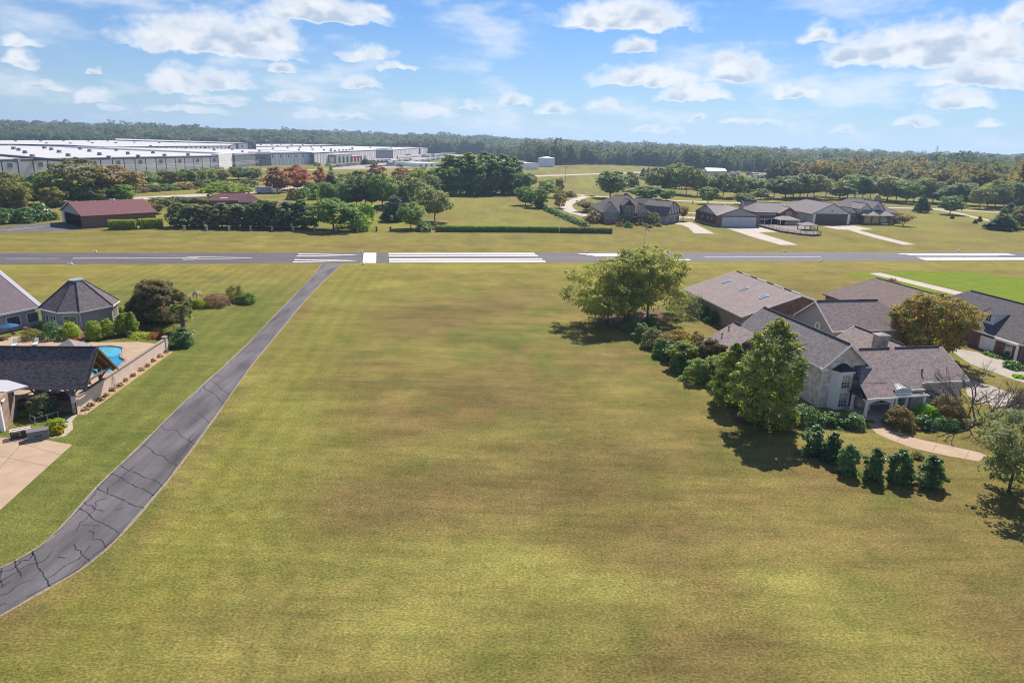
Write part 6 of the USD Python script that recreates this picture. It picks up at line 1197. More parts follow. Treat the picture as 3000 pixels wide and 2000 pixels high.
put('door_pier', MB().box(-.02, .5, .3, 2.2, 0, ze_ - .2), BR_BROWN, RH); put('door_pier', MB().box(-.02, .5, 21.6, 23.5, 0, ze_ - .2), TRIM, RH); put('floor', flat([(0, 0), (25.4, 0), (25.4, 23.7), (0, 23.7)], .03), DARK, RH)
for s, (ya, yb) in enumerate(((-.62, 11.9), (24.42, 11.9))): put('barge_board', MB().add([(-.74, ya, ze_ - .45), (-.74, yb, zr_ - .3), (-.74, yb, zr_ + .04), (-.74, ya, ze_ - .1), (-.66, ya, ze_ - .45), (-.66, yb, zr_ - .3), (-.66, yb, zr_ + .04), (-.66, ya, ze_ - .1)], [(0, 1, 2, 3), (7, 6, 5, 4), (3, 2, 6, 7)]), TRIM if s else WOOD_D, RH)
put('roof_vent', MB().tube([(15, 10.6, 8.1), (15, 10.6, 9.0)], .16, 6).ball((15, 10.6, 9.1), .24, 1), TRIM, RH)
sheet('hangar_apron', [(-60, 1070), (0, 1052), (350, 1018), (560, 1008), (790, 1066), (640, 1086), (400, 1092), (0, 1100), (-60, 1104)], ASPH, 'dark asphalt apron in front of the maroon hangar', .011, R2)
A_, B2_ = G(*R2(-20, 1084)), G(*R2(415, 1048)); n_ = np.array([-(B2_ - A_)[1], (B2_ - A_)[0]]); n_ /= np.linalg.norm(n_); put('apron_line', flat([A_, B2_, B2_ + n_ * .35, A_ + n_ * .35], .017), PAINT, kind='structure')
# low maroon roof behind the magnolias
LR = house('low_house', 'low house whose maroon hip roof shows above the magnolias', G(*R2(2150, 860)), 25)
wing(LR, -11, 10, 0, 12, 2.8, 6.2, 'x', 'hh', .5, BR_BROWN, SH_RED, None, hipf=.9, lift=.012, step=.6); wing(LR, 2, 13, -5, 8, 2.8, 6.6, 'y', 'hh', .5, BR_BROWN, SH_RED, TRIM, lift=.012, step=.6)
put('skylight', MB().slab([(-6, 1.6, 3.75), (-2.5, 1.6, 3.75), (-2.5, 2.4, 4.2), (-6, 2.4, 4.2)], .1), METAL_W, LR)
# fence posts before the magnolias and the lawn
PIER_B = look('pier_block', (.34, .31, .29), .9, .15); PIER_R = look('pier_brick', (.16, .075, .055), .9, .25)
fx = [(R2(x, 1086), PIER_B, 1.75) for x in (1695, 1900, 2105, 2305)] + [(R3(x, y), m, h) for x, y, m, h in ((150, 1088, PIER_B, 1.75), (345, 1088, PIER_B, 1.75), (540, 1090, PIER_B, 1.75), (735, 1090, PIER_B, 1.6), (920, 1090, PIER_R, 1.6), (1108, 1092, PIER_R, 1.8), (1235, 1092, PIER_R, 1.8), (1598, 1096, PIER_R, 1.8))]
FN = thing('boundary_fence', 'boundary fence of pale and brick piers with dark rails before the magnolias', 'fence', (*G(*fx[0][0]), 0)); f0 = G(*fx[0][0])
prev_ = None
for i, (q, m, h) in enumerate(fx):
    p = G(*q) - f0; put('pier', MB().box(p[0] - .32, p[0] + .32, p[1] - .32, p[1] + .32, 0, h).box(p[0] - .4, p[0] + .4, p[1] - .4, p[1] + .4, h, h + .12), m, FN)
    if prev_ is not None and i not in (10,):
        for z in (.3, .8, 1.25): put('rail', MB().tube([(*prev_, z), (*p, z)], .035, 4), IRON, FN)
        pk = MB(); L_ = np.linalg.norm(p - prev_)
        for k in range(int(L_ / .45)): x = prev_ + (p - prev_) * (k + .5) / int(L_ / .45); pk.tube([(*x, .1), (*x, 1.3)], .018, 3)
        put('pickets', pk, IRON, FN, kind='stuff')
    prev_ = p
# windsock
ws_ = G(*R4(1215, 1222)); WS = thing('windsock', 'orange and white windsock on a tall pole beside the runway', 'windsock', (*ws_, 0), 0)
put('pole', MB().tube([(0, 0, 0), (0, 0, 6.3)], [.09, .05], 8), STEEL, WS); put('base', MB().box(.2, 2.4, -1.2, .2, 0, .08), CONC_PALE, WS); put('hoop', trimesh.creation.torus(.42, .03, major_sections=14, minor_sections=5, transform=trimesh.transformations.concatenate_matrices(trimesh.transformations.translation_matrix((.1, 0, 6.2)), trimesh.transformations.rotation_matrix(math.pi / 2, [0, 1, 0]))), STEEL, WS)
ORANGE = look('sock_orange', (.75, .17, .03), .8, .1)
for k in range(4):
    m = MB(); x0, x1 = .1 + k * .42, .1 + (k + 1) * .42; m.tube([(x0, 0, 6.2 - .22 * k * k * .35), (x1, 0, 6.2 - .22 * (k + 1) ** 2 * .35)], [.42 - .06 * k, .42 - .06 * (k + 1)], 10); put('sock_band', m, ORANGE if k % 2 == 0 else CLOTH_W, WS)
# runway edge lights and markers
for i, (R, x, y) in enumerate(((R2, 655, 1396), (R2, 882, 1282), (R3, 970, 1282), (R3, 985, 1395), (R5, 155, 1276), (R5, 483, 1368), (R5, 1750, 1273), (R4, 690, 1285))):
    p = G(*R(x, y)); o = thing('runway_light', ['low white light unit on the near runway edge at far left', 'low white light unit on the far runway edge at left', 'low white light unit at the far end of the threshold block', 'low white light unit at the near end of the threshold block', 'low white light unit on the far runway edge before the grey hangar', 'low white light unit on the near runway edge above the brown hangar roof', 'low white light unit on the far runway edge at right', 'low white light unit by the runway number'][i], 'runway light', (*p, 0), 0)
    put('plinth', MB().box(-1.0, 1.0, -.35, .35, 0, .08), CONC_PALE, o); put('lamp', MB().box(-.3, .3, -.25, .25, .08, .45).ball((.0, 0, .5), .2, 1), TRIM, o)
    for sx in (-.8, .8): put('stand', MB().tube([(sx, 0, .05), (sx, 0, .5)], .06, 5).ball((sx, 0, .52), .12, 1), TERRA if sx > 0 else TRIM, o)

# --- stone house (steep roofs)
AO, ATH = np.array([40.9, 317.5]), 4.
A = house('stone_house', 'stone house with steep dark gables and a barn-like garage wing', AO, ATH)
al_ = to_local(AO, ATH)
wing(A, -1.2, 22.5, 2.0, 34, 4.8, 11.6, 'x', 'hh', .6, STONE, SH_DARK, TRIM_D, hipf=.55, lift=.012, step=.6)
wing(A, 14, 34, 15, 34, 4.8, 10.2, 'x', 'hh', .6, STONE, SH_DARK, None, hipf=.6, lift=.012, step=.6)
wing(A, 15, 21, 26, 34, 8.0, 11.6, 'x', 'gh', .3, STONE, SH_DARK, None, lift=.012, step=.6)
def gable_front(x0, x1, y, ze, zr, depth, gm, wallm, name, edge):
    wing(A, x0, x1, y, y + depth, ze, zr, 'y', 'gg', .35, wallm, SH_DARK, edge, gm, lift=.012, step=.6)
gable_front(-.6, 6.8, 0, 4.9, 9.3, 9, SIDING, STONE, 'left_bay', SIDING_G)
gable_front(8.6, 14.2, 1.5, 8.0, 10.8, 9, WOOD_D, STONE, 'centre', TRIM_D)
gable_front(14.8, 20.6, .6, 5.0, 9.0, 9, SIDING, STONE, 'right_bay', SIDING_G)
PGA = put('pergola', MB().box(6.6, 19.5, -1.6, -1.35, 2.9, 3.15).box(6.6, 19.5, .8, 1.0, 2.9, 3.15), WOOD_D, A)
for k in range(26): put('slat', MB().box(6.6 + k * .5, 6.75 + k * .5, -2.0, 1.2, 3.15, 3.33), WOOD_G, PGA)
for x in (6.9, 11, 15, 19.2): post(A, x, -1.45, 0, 2.9, .35, STONE if x in (6.9, 19.2) else WOOD_D, 'pergola_post')
for x in (9.6, 11.8): window(A, (x, 1.84), (0, -1), 1.2, 1.8, 5.4, frame=TRIM_D)
for x in (1.5, 3.4): window(A, (x, .34), (0, -1), .9, 1.7, 1.0, frame=SIDING_G)
for x in (9, 12.5, 16, 18.2): window(A, (x, 1.84 if 8.9 < x < 14 else .94), (0, -1), 1.1, 1.9, .6, frame=TRIM_D)
put('balcony', MB().box(8.8, 14, .9, 1.9, 4.4, 4.6).box(8.8, 14, .9, 1.0, 4.6, 5.4), WOOD_G, A)
for x in (8.9, 13.9): post(A, x, 1.0, 4.6, 8.2, .3, WOOD_D, 'balcony_post')
# garage wing, gambrel roof, turned towards the runway
GO = np.array([70.3, 321.6]); GTH = 57.3
GA = house('barn_garage', 'barn-shaped garage wing with striped boarded gable at the stone house', GO, GTH, 'garage')
W_ = 16.6; D2 = 13.0; prof = [(-.5, 3.9), (2.6, 7.8), (W_ / 2, 9.8), (W_ - 2.6, 7.8), (W_ + .5, 3.9)]
for i in range(4):
    (a0, z0), (a1, z1) = prof[i], prof[i + 1]; roof_plane(GA, [(a0, -.5, z0), (a0, D2, z0), (a1, D2, z1), (a1, -.5 + (1.2 if i in (0, 1) and a1 == W_ / 2 else 0), z1)], SH_DARK if i != 0 else SH_SLATE, .5, False, .012)
put('wall', MB().prism([(0, 0), (W_, 0), (W_, D2), (0, D2)], 0, 4.2), SIDING_G, GA)
put('gable', MB().add([(0, -.02, 4.2), (2.7, -.02, 7.7), (W_ / 2, -.02, 9.6), (W_ - 2.7, -.02, 7.7), (W_, -.02, 4.2)], [(0, 1, 2), (0, 2, 3), (0, 3, 4)]), SIDING_G, GA)
for k in range(15):
    x = 1.0 + k * (W_ - 2) / 14; top = np.interp(x, [0, 2.7, W_ / 2, W_ - 2.7, W_], [4.2, 7.7, 9.6, 7.7, 4.2]) - .15; put('batten', MB().box(x - .12, x + .12, -.14, -.03, 4.3, top), TRIM if k % 2 else WOOD_D, GA)
put('belt_course', MB().box(-.1, W_ + .1, -.3, .0, 3.95, 4.25), WOOD_D, GA)
for x in (3.2, 7.2):
    d_ = put('garage_door', MB().box(x - 1.5, x + 1.5, -.12, .0, 0, 2.5), SIDING_G, GA); arc = [(x - 1.6 + 3.2 * i / 10, -.16, 2.3 + .9 * math.sin(math.pi * i / 10)) for i in range(11)]; put('door_frame', MB().tube([(x - 1.6, -.16, 0)] + arc + [(x + 1.6, -.16, 0)], .09, 5), WOOD_D, d_); put('door_rail', MB().box(x - 1.5, x + 1.5, -.17, -.12, 1.2, 1.32).box(x - .05, x + .05, -.17, -.12, 0, 3.0), WOOD_D, d_)
window(GA, (12.3, -.02), (0, -1), .8, 1.6, 1.0, frame=WOOD_D, cols=1); put('door', MB().box(14.2, 15.4, -.1, 0, 0, 2.4), WOOD_D, GA)
for i, (x, y, m) in enumerate(((940, 1030, 'rust'), (1010, 1035, 'purple'), (1050, 1018, 'lime'), (1100, 1030, 'purple'), (1150, 1040, 'rust'), (1190, 1038, 'grey'), (1230, 1048, 'purple'))):
    near_bush('flower_bush', ['red flowering clump left of the stone house porch', 'purple flowering clump at the porch corner of the stone house', 'pale green clump before the porch of the stone house', 'violet clump beside the pale green clump', 'orange clump right of the porch steps of the stone house', 'grey clump before the right bay of the stone house', 'dark clump at the end of the stone house flower bed'][i], R4(x, y), R4(0, y - 28)[1], 50 / Z, m, 'dome', 400, .22, 20, .3, seed=160 + i)
# --- brick hangar house
BO, BTH = np.array([93.3, 318.4]), 8.5
Bh = house('brick_hangar_house', 'brick house with a wide white hangar door under a grey gable', BO, BTH)
wing(Bh, -.9, 21.0, -.5, 26, 4.95, 8.7, 'y', 'gh', .5, BR_RED, SH_PALE, TRIM_D, SIDING_G, lift=.012, step=.6)
wing(Bh, -.9, 20, .6, 24.6, 5.0, 8.9, 'x', 'gh', .5, BR_RED, SH_PALE, TRIM_D, SIDING_G, lift=.012, step=.6)
panelled_door(Bh, (10.3, 0), (0, -1), 16.8, 4.45, DOOR_GREY, 'hangar_door', 12)
put('plinth', MB().box(-.45, -.2, .2, 24, 0, .5), CONC, Bh)
for y in (6, 11, 17): window(Bh, (-.42, y), (-1, 0), .5, .8, 2.6, cols=1, rows=1)
# middle brick house with patio
CO, CTH = np.array([115.0, 333.5]), 6.
C = house('brick_patio_house', 'grey-roofed brick house with patio and brick gable between the hangars', CO, CTH)
wing(C, 0, 22, 0, 18, 5.7, 9.7, 'x', 'hh', .5, BR_RED, SH_PALE, TRIM_D, lift=.012, step=.6, hipf=.5)
wing(C, 11.5, 21.5, -1.5, 9, 5.4, 8.4, 'y', 'gg', .5, BR_RED, SH_PALE, TRIM_D, BR_RED, lift=.012, step=.6)
wing(C, 1.5, 9, 14, 24, 5.5, 9.8, 'x', 'gg', .4, BR_RED, SH_DARK, TRIM, SIDING, lift=.012, step=.6)
window(C, (16.5, -1.02), (0, -1), 2.4, 1.5, 4.6, cols=3, rows=1); put('lower_roof', MB().slab([(.2, -2.8, 3.0), (11, -2.8, 3.0), (11, .4, 3.5), (.2, .4, 3.5)], .14), SH_DARK, C); put('siding_band', MB().box(.3, 10.8, .42, .52, 4.2, 5.6), SIDING_G, C)
put('glazed_wall', MB().box(.5, 10.8, .3, .4, .3, 2.9), PANE, C)
for x in (.5, 4, 7.5, 10.8): post(C, x, -2.6, 0, 3.0, .25, TRIM, 'patio_post')
PT = house('patio_roof', 'open patio with a low hip roof before the brick gable', (125.0, 326.6), 6., 'patio')
wing(PT, -.6, 9.4, -1, 8.4, 3.25, 4.7, 'x', 'hh', .2, None, SH_PALE, TRIM, walls=False, lift=.012, step=.6, hipf=.8)
for x in (-.2, 9.0):
    for y in (-.6, 8): post(PT, x, y, 0, 3.2, .3, TRIM, 'post')
put('screen', MB().box(2.2, 9.0, 7.6, 7.8, 0, 3.1).box(8.7, 8.9, 0, 7.6, 0, 3.1).box(2.2, 8.9, -.4, -.3, 0, 2.9), PANE, PT)
dk = [G(*RB(*q)) for q in ((1240, 575), (1670, 688), (2000, 735), (2240, 758), (2380, 742))] + [G(*RE(545, 690)) + [0, 8], np.array([134., 328.])]
DK = thing('timber_deck', 'raised timber deck with a slatted rail beside the brick patio house', 'deck', (*dk[0], 0)); dl = [q - dk[0] for q in dk]
put('floor', MB().prism(dl, .5, .75), WOOD_G, DK); put('skirt', MB().prism([q for q in dl], 0, .5), WOOD_D, DK)
for i in range(5):
    a, b = dl[i], dl[i + 1]; Ln = np.linalg.norm(b - a); n2 = max(2, int(Ln / 2.4))
    for k in range(n2 + 1): x = a + (b - a) * k / n2; put('post', MB().box(x[0] - .07, x[0] + .07, x[1] - .07, x[1] + .07, .75, 1.85), WOOD_G, DK)
    for z in (1.0, 1.35, 1.75): put('rail', MB().tube([(*a, z), (*b, z)], .05, 4), WOOD_G, DK)
pv = G(*RB(2150, 545), 3.0); GZ2 = house('deck_pavilion', 'small open pavilion with a low hip roof on the timber deck', pv, 8, 'pavilion')
wing(GZ2, -3.6, 3.6, -3.6, 3.6, 2.9, 4.2, 'x', 'hh', .2, None, SH_PALE, WOOD_G, walls=False, lift=.012, step=.6, hipf=.9)
for x in (-3, 3):
    for y in (-3, 3): post(GZ2, x, y, .75, 2.9, .3, WOOD_G)
# --- grey hangar house
DO, DTH = np.array([146.4, 342.3]), 8.
Dh = house('grey_hangar_house', 'beige hangar house with a brown roof and wide dark hangar door', DO, DTH)
wing(Dh, -.8, 21.2, -.6, 36, 4.9, 10.2, 'y', 'gh', .5, SIDING_G, SH_GREY, TRIM_D, SIDING_W, lift=.012, step=.6)
panelled_door(Dh, (10.4, -.1), (0, -1), 16.8, 4.9, look('brown_metal_door', (.115, .085, .07), .6, .15), 'hangar_door', 10)
for x in (1.1, 19.4): put('door_pier', MB().box(x - .5, x + .5, -.25, -.1, 0, 4.9), TRIM, Dh)
for y, w, h, z in ((5, .8, 1.6, 1.2), (11, .9, 2.1, .8), (25, 2.2, 1.8, 1.4)): window(Dh, (-.32, y), (-1, 0), w, h, z, cols=1 if w < 2 else 2, rows=1, frame=TRIM_D)
put('roof_light', MB().box(9.8, 10.6, -.35, -.1, 6.3, 6.7), TRIM_D, Dh)
for x, y in ((5, 10), (17, 9)): vent_pipe(Dh, x, y, 4.9 + (5.3 / 11) * (x + .8 if x < 10 else 21.2 - x))
# --- white gabled house
EO, ETH = np.array([173.0, 346.5]), 10.
E = house('white_gabled_house', 'house with two tall white gables over a dark screened porch', EO, ETH)
wing(E, -3, 26, 8, 30, 5.2, 11.6, 'x', 'hh', .5, SIDING_W, SH_GREY, TRIM_D, lift=.012, step=.6, hipf=.7)
wing(E, 1.6, 8.4, 4.2, 16, 7.2, 10.0, 'y', 'gg', .4, SIDING_W, SH_PALE, TRIM_D, SIDING_W, lift=.012, step=.6)
wing(E, 8.6, 16.4, 5.0, 18, 7.0, 11.2, 'y', 'gg', .4, SIDING_W, SH_PALE, TRIM_D, SIDING_W, lift=.012, step=.6)
wing(E, -6.8, 1.4, 3.5, 14, 4.4, 7.6, 'y', 'gg', .4, SIDING_W, SH_DARK, TRIM_D, SIDING_W, lift=.012, step=.6)
wing(E, .5, 18.5, -1, 9, 4.5, 6.4, 'x', 'hh', .3, BR_BROWN, SH_PALE, TRIM_D, walls=False, lift=.012, step=.6, hipf=.6)
wing(E, 16, 30, 8, 24, 4.4, 8.6, 'x', 'hh', .5, SIDING_G, SH_DARK, TRIM_D, lift=.012, step=.6)
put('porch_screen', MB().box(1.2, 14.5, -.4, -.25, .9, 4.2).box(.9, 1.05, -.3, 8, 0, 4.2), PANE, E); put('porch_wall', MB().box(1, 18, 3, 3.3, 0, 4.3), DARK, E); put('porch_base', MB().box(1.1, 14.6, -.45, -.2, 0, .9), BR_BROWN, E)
for x in (1.1, 5.5, 10, 14.6, 18): post(E, x, -.5, 0, 4.4, .4, BR_BROWN, 'porch_pier')
window(E, (5, 4.58), (0, -1), 4.6, 1.8, 5.3, cols=4, rows=1); window(E, (12.4, 5.38), (0, -1), 3.4, 2.2, 5.2, cols=3, rows=2); window(E, (12.4, 5.38), (0, -1), 2.0, 1.2, 7.8, cols=3, rows=1); window(E, (-2.8, 3.88), (0, -1), 1.8, 1.0, 4.6, cols=2, rows=1)
put('chimney', MB().box(17.2, 19.6, 14, 15.6, 6, 12.6).box(17.5, 19.3, 14.2, 15.4, 12.6, 13.4), STONE, E)
put('porch_bench', MB().box(10.8, 14.2, -1.6, -.9, .3, .8), TRIM, E)
# --- paving across the runway
sheet('hangar_drive', [(1455, 1020), (1640, 1005), (1700, 1030), (1860, 1112), (1675, 1108), (1620, 1055), (1560, 1032)], CONC_PALE, 'pale concrete drive from the barn garage', .012, R4)
sheet('hangar_drive', [(1960, 1057), (2140, 1050), (2258, 1046), (2352, 1072), (2440, 1096), (2340, 1098), (2265, 1102), (2630, 1215), (2465, 1215), (2200, 1140)], CONC_PALE, 'pale concrete drive from the white hangar door', .012, R4)
sheet('hangar_drive', [(500, 1045), (715, 1033), (800, 1040), (965, 1073), (862, 1076), (838, 1082), (1100, 1150), (1355, 1213), (1240, 1213), (1040, 1165), (840, 1110), (740, 1076), (640, 1073)], CONC_PALE, 'pale concrete drive from the dark hangar door', .012, R5)
def road(name, pxs, wd, m, label, z=.012):
    c = smooth_line([G(*q) for q in pxs], 8); p = LineString(c).buffer(wd / 2, cap_style=2); return put(name, flat(p, z), m, kind='structure', label=label)
road('curved_drive', [R4(760, 768), R4(690, 766), R4(600, 795), R4(510, 838), R4(500, 862), R4(545, 905), R4(660, 940), R4(760, 960)], 7.0, CONC_PALE, 'curved pale drive left of the stone house')
road('side_road', [R4(560, 752), R4(690, 762), R4(880, 776), R4(1200, 792), R4(1480, 808), R4(1930, 826), R5(150, 845), R5(270, 852), R5(700, 862), R5(1070, 872), R5(1600, 887), R5(2100, 915), R5(2500, 950)], 7.5, CONC_PALE, 'pale side road behind the houses')
road('lawn_drive', [R5(1490, 888), R5(1560, 892), R5(1730, 922), R5(1900, 962), R5(2080, 1002)], 4.5, CONC_PALE, 'narrow pale drive across the far lawn', .016)
road('side_road', [R4(1440, 900), R4(1560, 915), R4(1700, 925)], 5, CONC_PALE, 'short pale drive behind the barn garage', .014)
road('side_road', [R4(1470, 955), R4(1560, 960), R4(1700, 968), R4(1780, 990)], 8, CONC_PALE, 'pale drive right of the barn garage', .015)
# flag and pole, truck, poles
fl = G(*R4(1645, 932)); FP = thing('flagpole', 'flagpole with a small furled flag between the stone house and brick hangar', 'flagpole', (*fl, 0)); put('pole', MB().tube([(0, 0, 0), (0, 0, 7.4)], [.08, .05], 6).ball((0, 0, 7.45), .1, 1), STEEL, FP)
for k, m in enumerate((FLOWER, CLOTH_W, FLOWER)): put('flag', MB().add([(.06 + .0 * k, .02, 6.9 - k * .5), (.9 - .1 * k, .1, 6.6 - k * .5), (.8 - .1 * k, .14, 6.15 - k * .5), (.06, .02, 6.4 - k * .5), (.06, .06, 6.9 - k * .5), (.9 - .1 * k, .14, 6.6 - k * .5), (.8 - .1 * k, .18, 6.15 - k * .5), (.06, .06, 6.4 - k * .5)], [(0, 1, 2, 3), (7, 6, 5, 4)]), m, FP)
TW = G(*R3(75, 745)); TK = thing('box_truck', 'box truck with colourful printed sides parked on the pale road', 'truck', (*TW, 0), 12)
PRINT = usdkit.material(stage, '/World/Looks/printed_side', {'tc': ('texture_coordinate', {}), 'n': ('noise_texture', dict(scale=.7, detail=3., distortion=1.5)), 'r': ('rgb_ramp', dict(ramp=[(.2, (.02, .06, .2)), (.42, (.1, .25, .4)), (.52, (.5, .45, .5)), (.6, (.35, .08, .15)), (.8, (.05, .05, .1))])), 'p': ('principled_bsdf', dict(roughness=.5))}, [('tc.object', 'n.vector'), ('n.fac', 'r.fac'), ('r.color', 'p.base_color')], surface='p.BSDF')
put('box', MB().box(-4.8, 5, -1.3, 1.3, 1.1, 4.2), PRINT, TK); put('roof', MB().box(-4.85, 5.05, -1.35, 1.35, 4.2, 4.35), TRIM, TK); put('frame', MB().box(-4.85, -4.7, -1.36, 1.36, .9, 4.2).box(-2.5, -2.35, -1.36, 1.36, .9, 4.2), TRIM, TK); put('cab', MB().box(5.2, 7.4, -1.2, 1.2, .7, 2.9), CLOTH_W, TK); put('windscreen', MB().box(7.38, 7.45, -1.05, 1.05, 1.8, 2.7), PANE, TK)
for x in (-3.4, -2.2, 6.2):
    for y in (-1.15, 1.15): put('wheel', trimesh.creation.cylinder(.5, .3, sections=14, transform=trimesh.transformations.concatenate_matrices(trimesh.transformations.translation_matrix((x, y, .5)), trimesh.transformations.rotation_matrix(math.pi / 2, [1, 0, 0]))), TAR, TK)
def pole(px, top, label, arms=True):
    B = G(*px); h = tall(B, top); t = thing('utility_pole', label, 'pole', (*B, 0)); put('shaft', MB().tube([(0, 0, 0), (0, 0, h)], [.2, .13], 8), BARK, t)
    if arms: put('crossarm', MB().box(-1.2, 1.2, -.07, .07, h - 1.0, h - .84), BARK, t)
    for x in (-1.1, 0, 1.1): put('insulator', MB().tube([(x, 0, h - .84), (x, 0, h - .6)], .07, 5), CLOTH_W, t)
    return B, h
p1 = pole(R4(490, 640), R4(0, 490)[1], 'dark wooden utility pole on the meadow before the highway'); p2 = pole(R3(50, 615), R3(0, 430)[1], 'wooden utility pole left of the dark red maple, under the warehouse')
p3 = pole(R2(500, 760), R2(0, 560)[1] - 30, 'wooden utility pole behind the large oaks at far left')
for k, dz in enumerate((.6, 1.5, 2.4)):
    a, b = p3, p2; m = [np.r_[a[0] * (1 - t) + b[0] * t, (a[1] - dz) * (1 - t) + (b[1] - dz) * t - 4 * 1.2 * t * (1 - t)] for t in np.linspace(0, 1, 16)]; put('power_line', MB().tube(m, .03, 3), STEEL, label=f'{("top", "middle", "lowest")[k]} of three power lines crossing before the roadside bushes', cat='power line')

# ---------------------------------------------------------------- the warehouses beyond
ROOFW = look('membrane_roof', (.54, .52, .52), .7, .06, .05); WPANEL = [look(f'tilt_panel_{i}', c, .8, .06, .3) for i, c in enumerate(((.66, .64, .66), (.70, .68, .69), (.63, .61, .64)))]
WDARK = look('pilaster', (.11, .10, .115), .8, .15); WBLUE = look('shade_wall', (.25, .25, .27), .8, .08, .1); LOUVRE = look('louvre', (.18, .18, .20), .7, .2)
def up13(R, pts, z): return [G(*R(*q), z) for q in pts]
def block(name, label, pts, z, wallm=None, parapet=.8):
    """a flat-roofed building over a plan polygon"""
    c = np.mean(pts, 0); t = thing(name, label, 'warehouse', (c[0], c[1], 0)); q = [np.asarray(p) - c for p in pts]
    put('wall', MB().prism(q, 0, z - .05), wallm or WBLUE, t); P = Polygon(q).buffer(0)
    put('roof', MB().prism(np.array(P.exterior.coords)[:-1], z - .05, z + .1), ROOFW, t)
    if parapet:
        e = ring_prism(P.buffer(.25, join_style=2), P.buffer(-.35, join_style=2), z - 1.0, z + parapet); put('parapet', e, WDARK if parapet < .6 else WPANEL[0], t)
    return t, c
def facade(t, c, A, B, z, n, louvres=0, off=.02, z0=0., dark=.09):
    """tilt-up panels between dark pilasters along a wall"""
    A, B = np.asarray(A) - c, np.asarray(B) - c; d = B - A; L_ = np.linalg.norm(d); d /= L_; o = np.array([d[1], -d[0]]); w = L_ / n
    if (np.array([0, 0]) - (A + c)) @ o < 0: o = -o
    def pr(s0, s1, a, b, q0, q1): return MB().prism([A + d * s0 + o * a, A + d * s1 + o * a, A + d * s1 + o * b, A + d * s0 + o * b], q0, q1)
    for i in range(n):
        put('panel', pr(i * w + w * dark / 2, (i + 1) * w - w * dark / 2, 0, .25, z0, z - .9), WPANEL[i % 3], t)
        put('pilaster', pr(i * w - w * dark / 2, i * w + w * dark / 2, 0, .12, z0, z - .9), WDARK, t)
        if louvres and i % louvres == 0: put('louvre', pr(i * w + w * .35, i * w + w * .65, .25, .4, z - 5, z - 2), LOUVRE, t)
    put('eave_band', pr(0, L_, 0, .3, z - .9, z + .15), WDARK, t)
WZ = 13.0
far_l = np.array([-760., 640.])
P0, P1, P2 = np.array([-392., 318.]), G(*R2(2000, 400), WZ), G(*R2(2160, 385), WZ)
back1, back1b = G(*R2(600, 318), WZ), G(*R2(-80, 300), WZ)
W1, c1 = block('front_warehouse', 'nearest long white-roofed warehouse with dark pilasters at far left', [P0, P1, P2, back1, back1b, np.array([-900., 500.])], WZ)
facade(W1, c1, P0, P1, WZ, 33, 2); d1 = (P2 - P1) / np.linalg.norm(P2 - P1); put('end_block', MB().prism([P1 - c1 + [.8, 0], P2 - c1 + [.8, 0], P2 - c1 + [-6, 0], P1 - c1 + [-6, 0]], 0, WZ + 2.2), WPANEL[1], W1)
put('roof_step', MB().prism([G(*R2(692, 464), WZ) - c1, G(*R2(-60, 398), WZ) - c1, G(*R2(-60, 396), WZ) - c1 + [0, 3], G(*R2(692, 464), WZ) - c1 + [0, 3]], WZ, WZ + 1.6), WDARK, W1)
Q0, Q1, Q2, Q3 = G(*R2(600, 314), WZ + 1), G(*R2(2160, 381), WZ + 1), G(*R2(2347, 374), WZ + 1), G(*R3(131, 373), WZ + 1)
Q4 = G(*R3(512, 370), WZ + 1)
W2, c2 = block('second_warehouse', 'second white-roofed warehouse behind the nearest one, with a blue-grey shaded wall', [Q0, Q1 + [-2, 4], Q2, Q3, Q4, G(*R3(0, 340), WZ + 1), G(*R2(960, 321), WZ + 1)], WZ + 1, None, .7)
facade(W2, c2, Q3, Q4, WZ + 1, 11, 2); put('end_block', MB().prism([Q2 - c2, Q3 - c2, Q3 - c2 + [-8, 0], Q2 - c2 + [-8, 0]], 0, WZ + 2.6), WPANEL[0], W2)
W3p = [G(*R3(512, 372), WZ + 1) + [2, 2], G(*R3(885, 355), WZ + 1), G(*R3(1100, 345), WZ + 1), G(*R3(1255, 345), WZ + 1) , G(*R3(1505, 325), WZ + 1), G(*R3(880, 308), WZ + 1), G(*R3(0, 318), WZ + 1), G(*R3(0, 338), WZ + 1)]
W3, c3 = block('third_warehouse', 'third warehouse with a long pilastered wall above the car park', W3p, WZ + 1, None, .5)
facade(W3, c3, W3p[0], W3p[2], WZ + 1, 27, 0, dark=.14); facade(W3, c3, W3p[3], W3p[4], WZ + 1, 22, 0, dark=.2)
for a, b, m in ((1100, 1136, WPANEL[1]), (1136, 1210, WBLUE), (1210, 1258, WPANEL[1])): put('entry_block', MB().prism([G(*R3(a, 330), WZ + 3) - c3, G(*R3(b, 330), WZ + 3) - c3, G(*R3(b, 330), WZ + 3) - c3 + [0, 14], G(*R3(a, 330), WZ + 3) - c3 + [0, 14]], 0, WZ + 3), m, W3)
W4p = [G(*R3(1505, 326), WZ + 1) + [1, 3], G(*R3(1722, 312), WZ + 1), G(*R3(905, 281), WZ + 1), G(*R3(880, 300), WZ + 1)]
W4, c4 = block('far_warehouse', 'farthest white-roofed warehouse at the right end of the group', W4p, WZ + 1, None, .5); facade(W4, c4, W4p[0], W4p[1], WZ + 1, 22, 0, dark=.2)
W5p = [G(*R2(-80, 292), WZ + 1.5), G(*R2(110, 292), WZ + 1.5), G(*R2(600, 300), WZ + 1.5), G(*R2(960, 318), WZ + 1.5), G(*R2(2100, 306), WZ + 1.5), G(*R2(2190, 284), WZ + 1.5), G(*R2(1060, 256), WZ + 1.5), G(*R2(-80, 256), WZ + 1.5)]
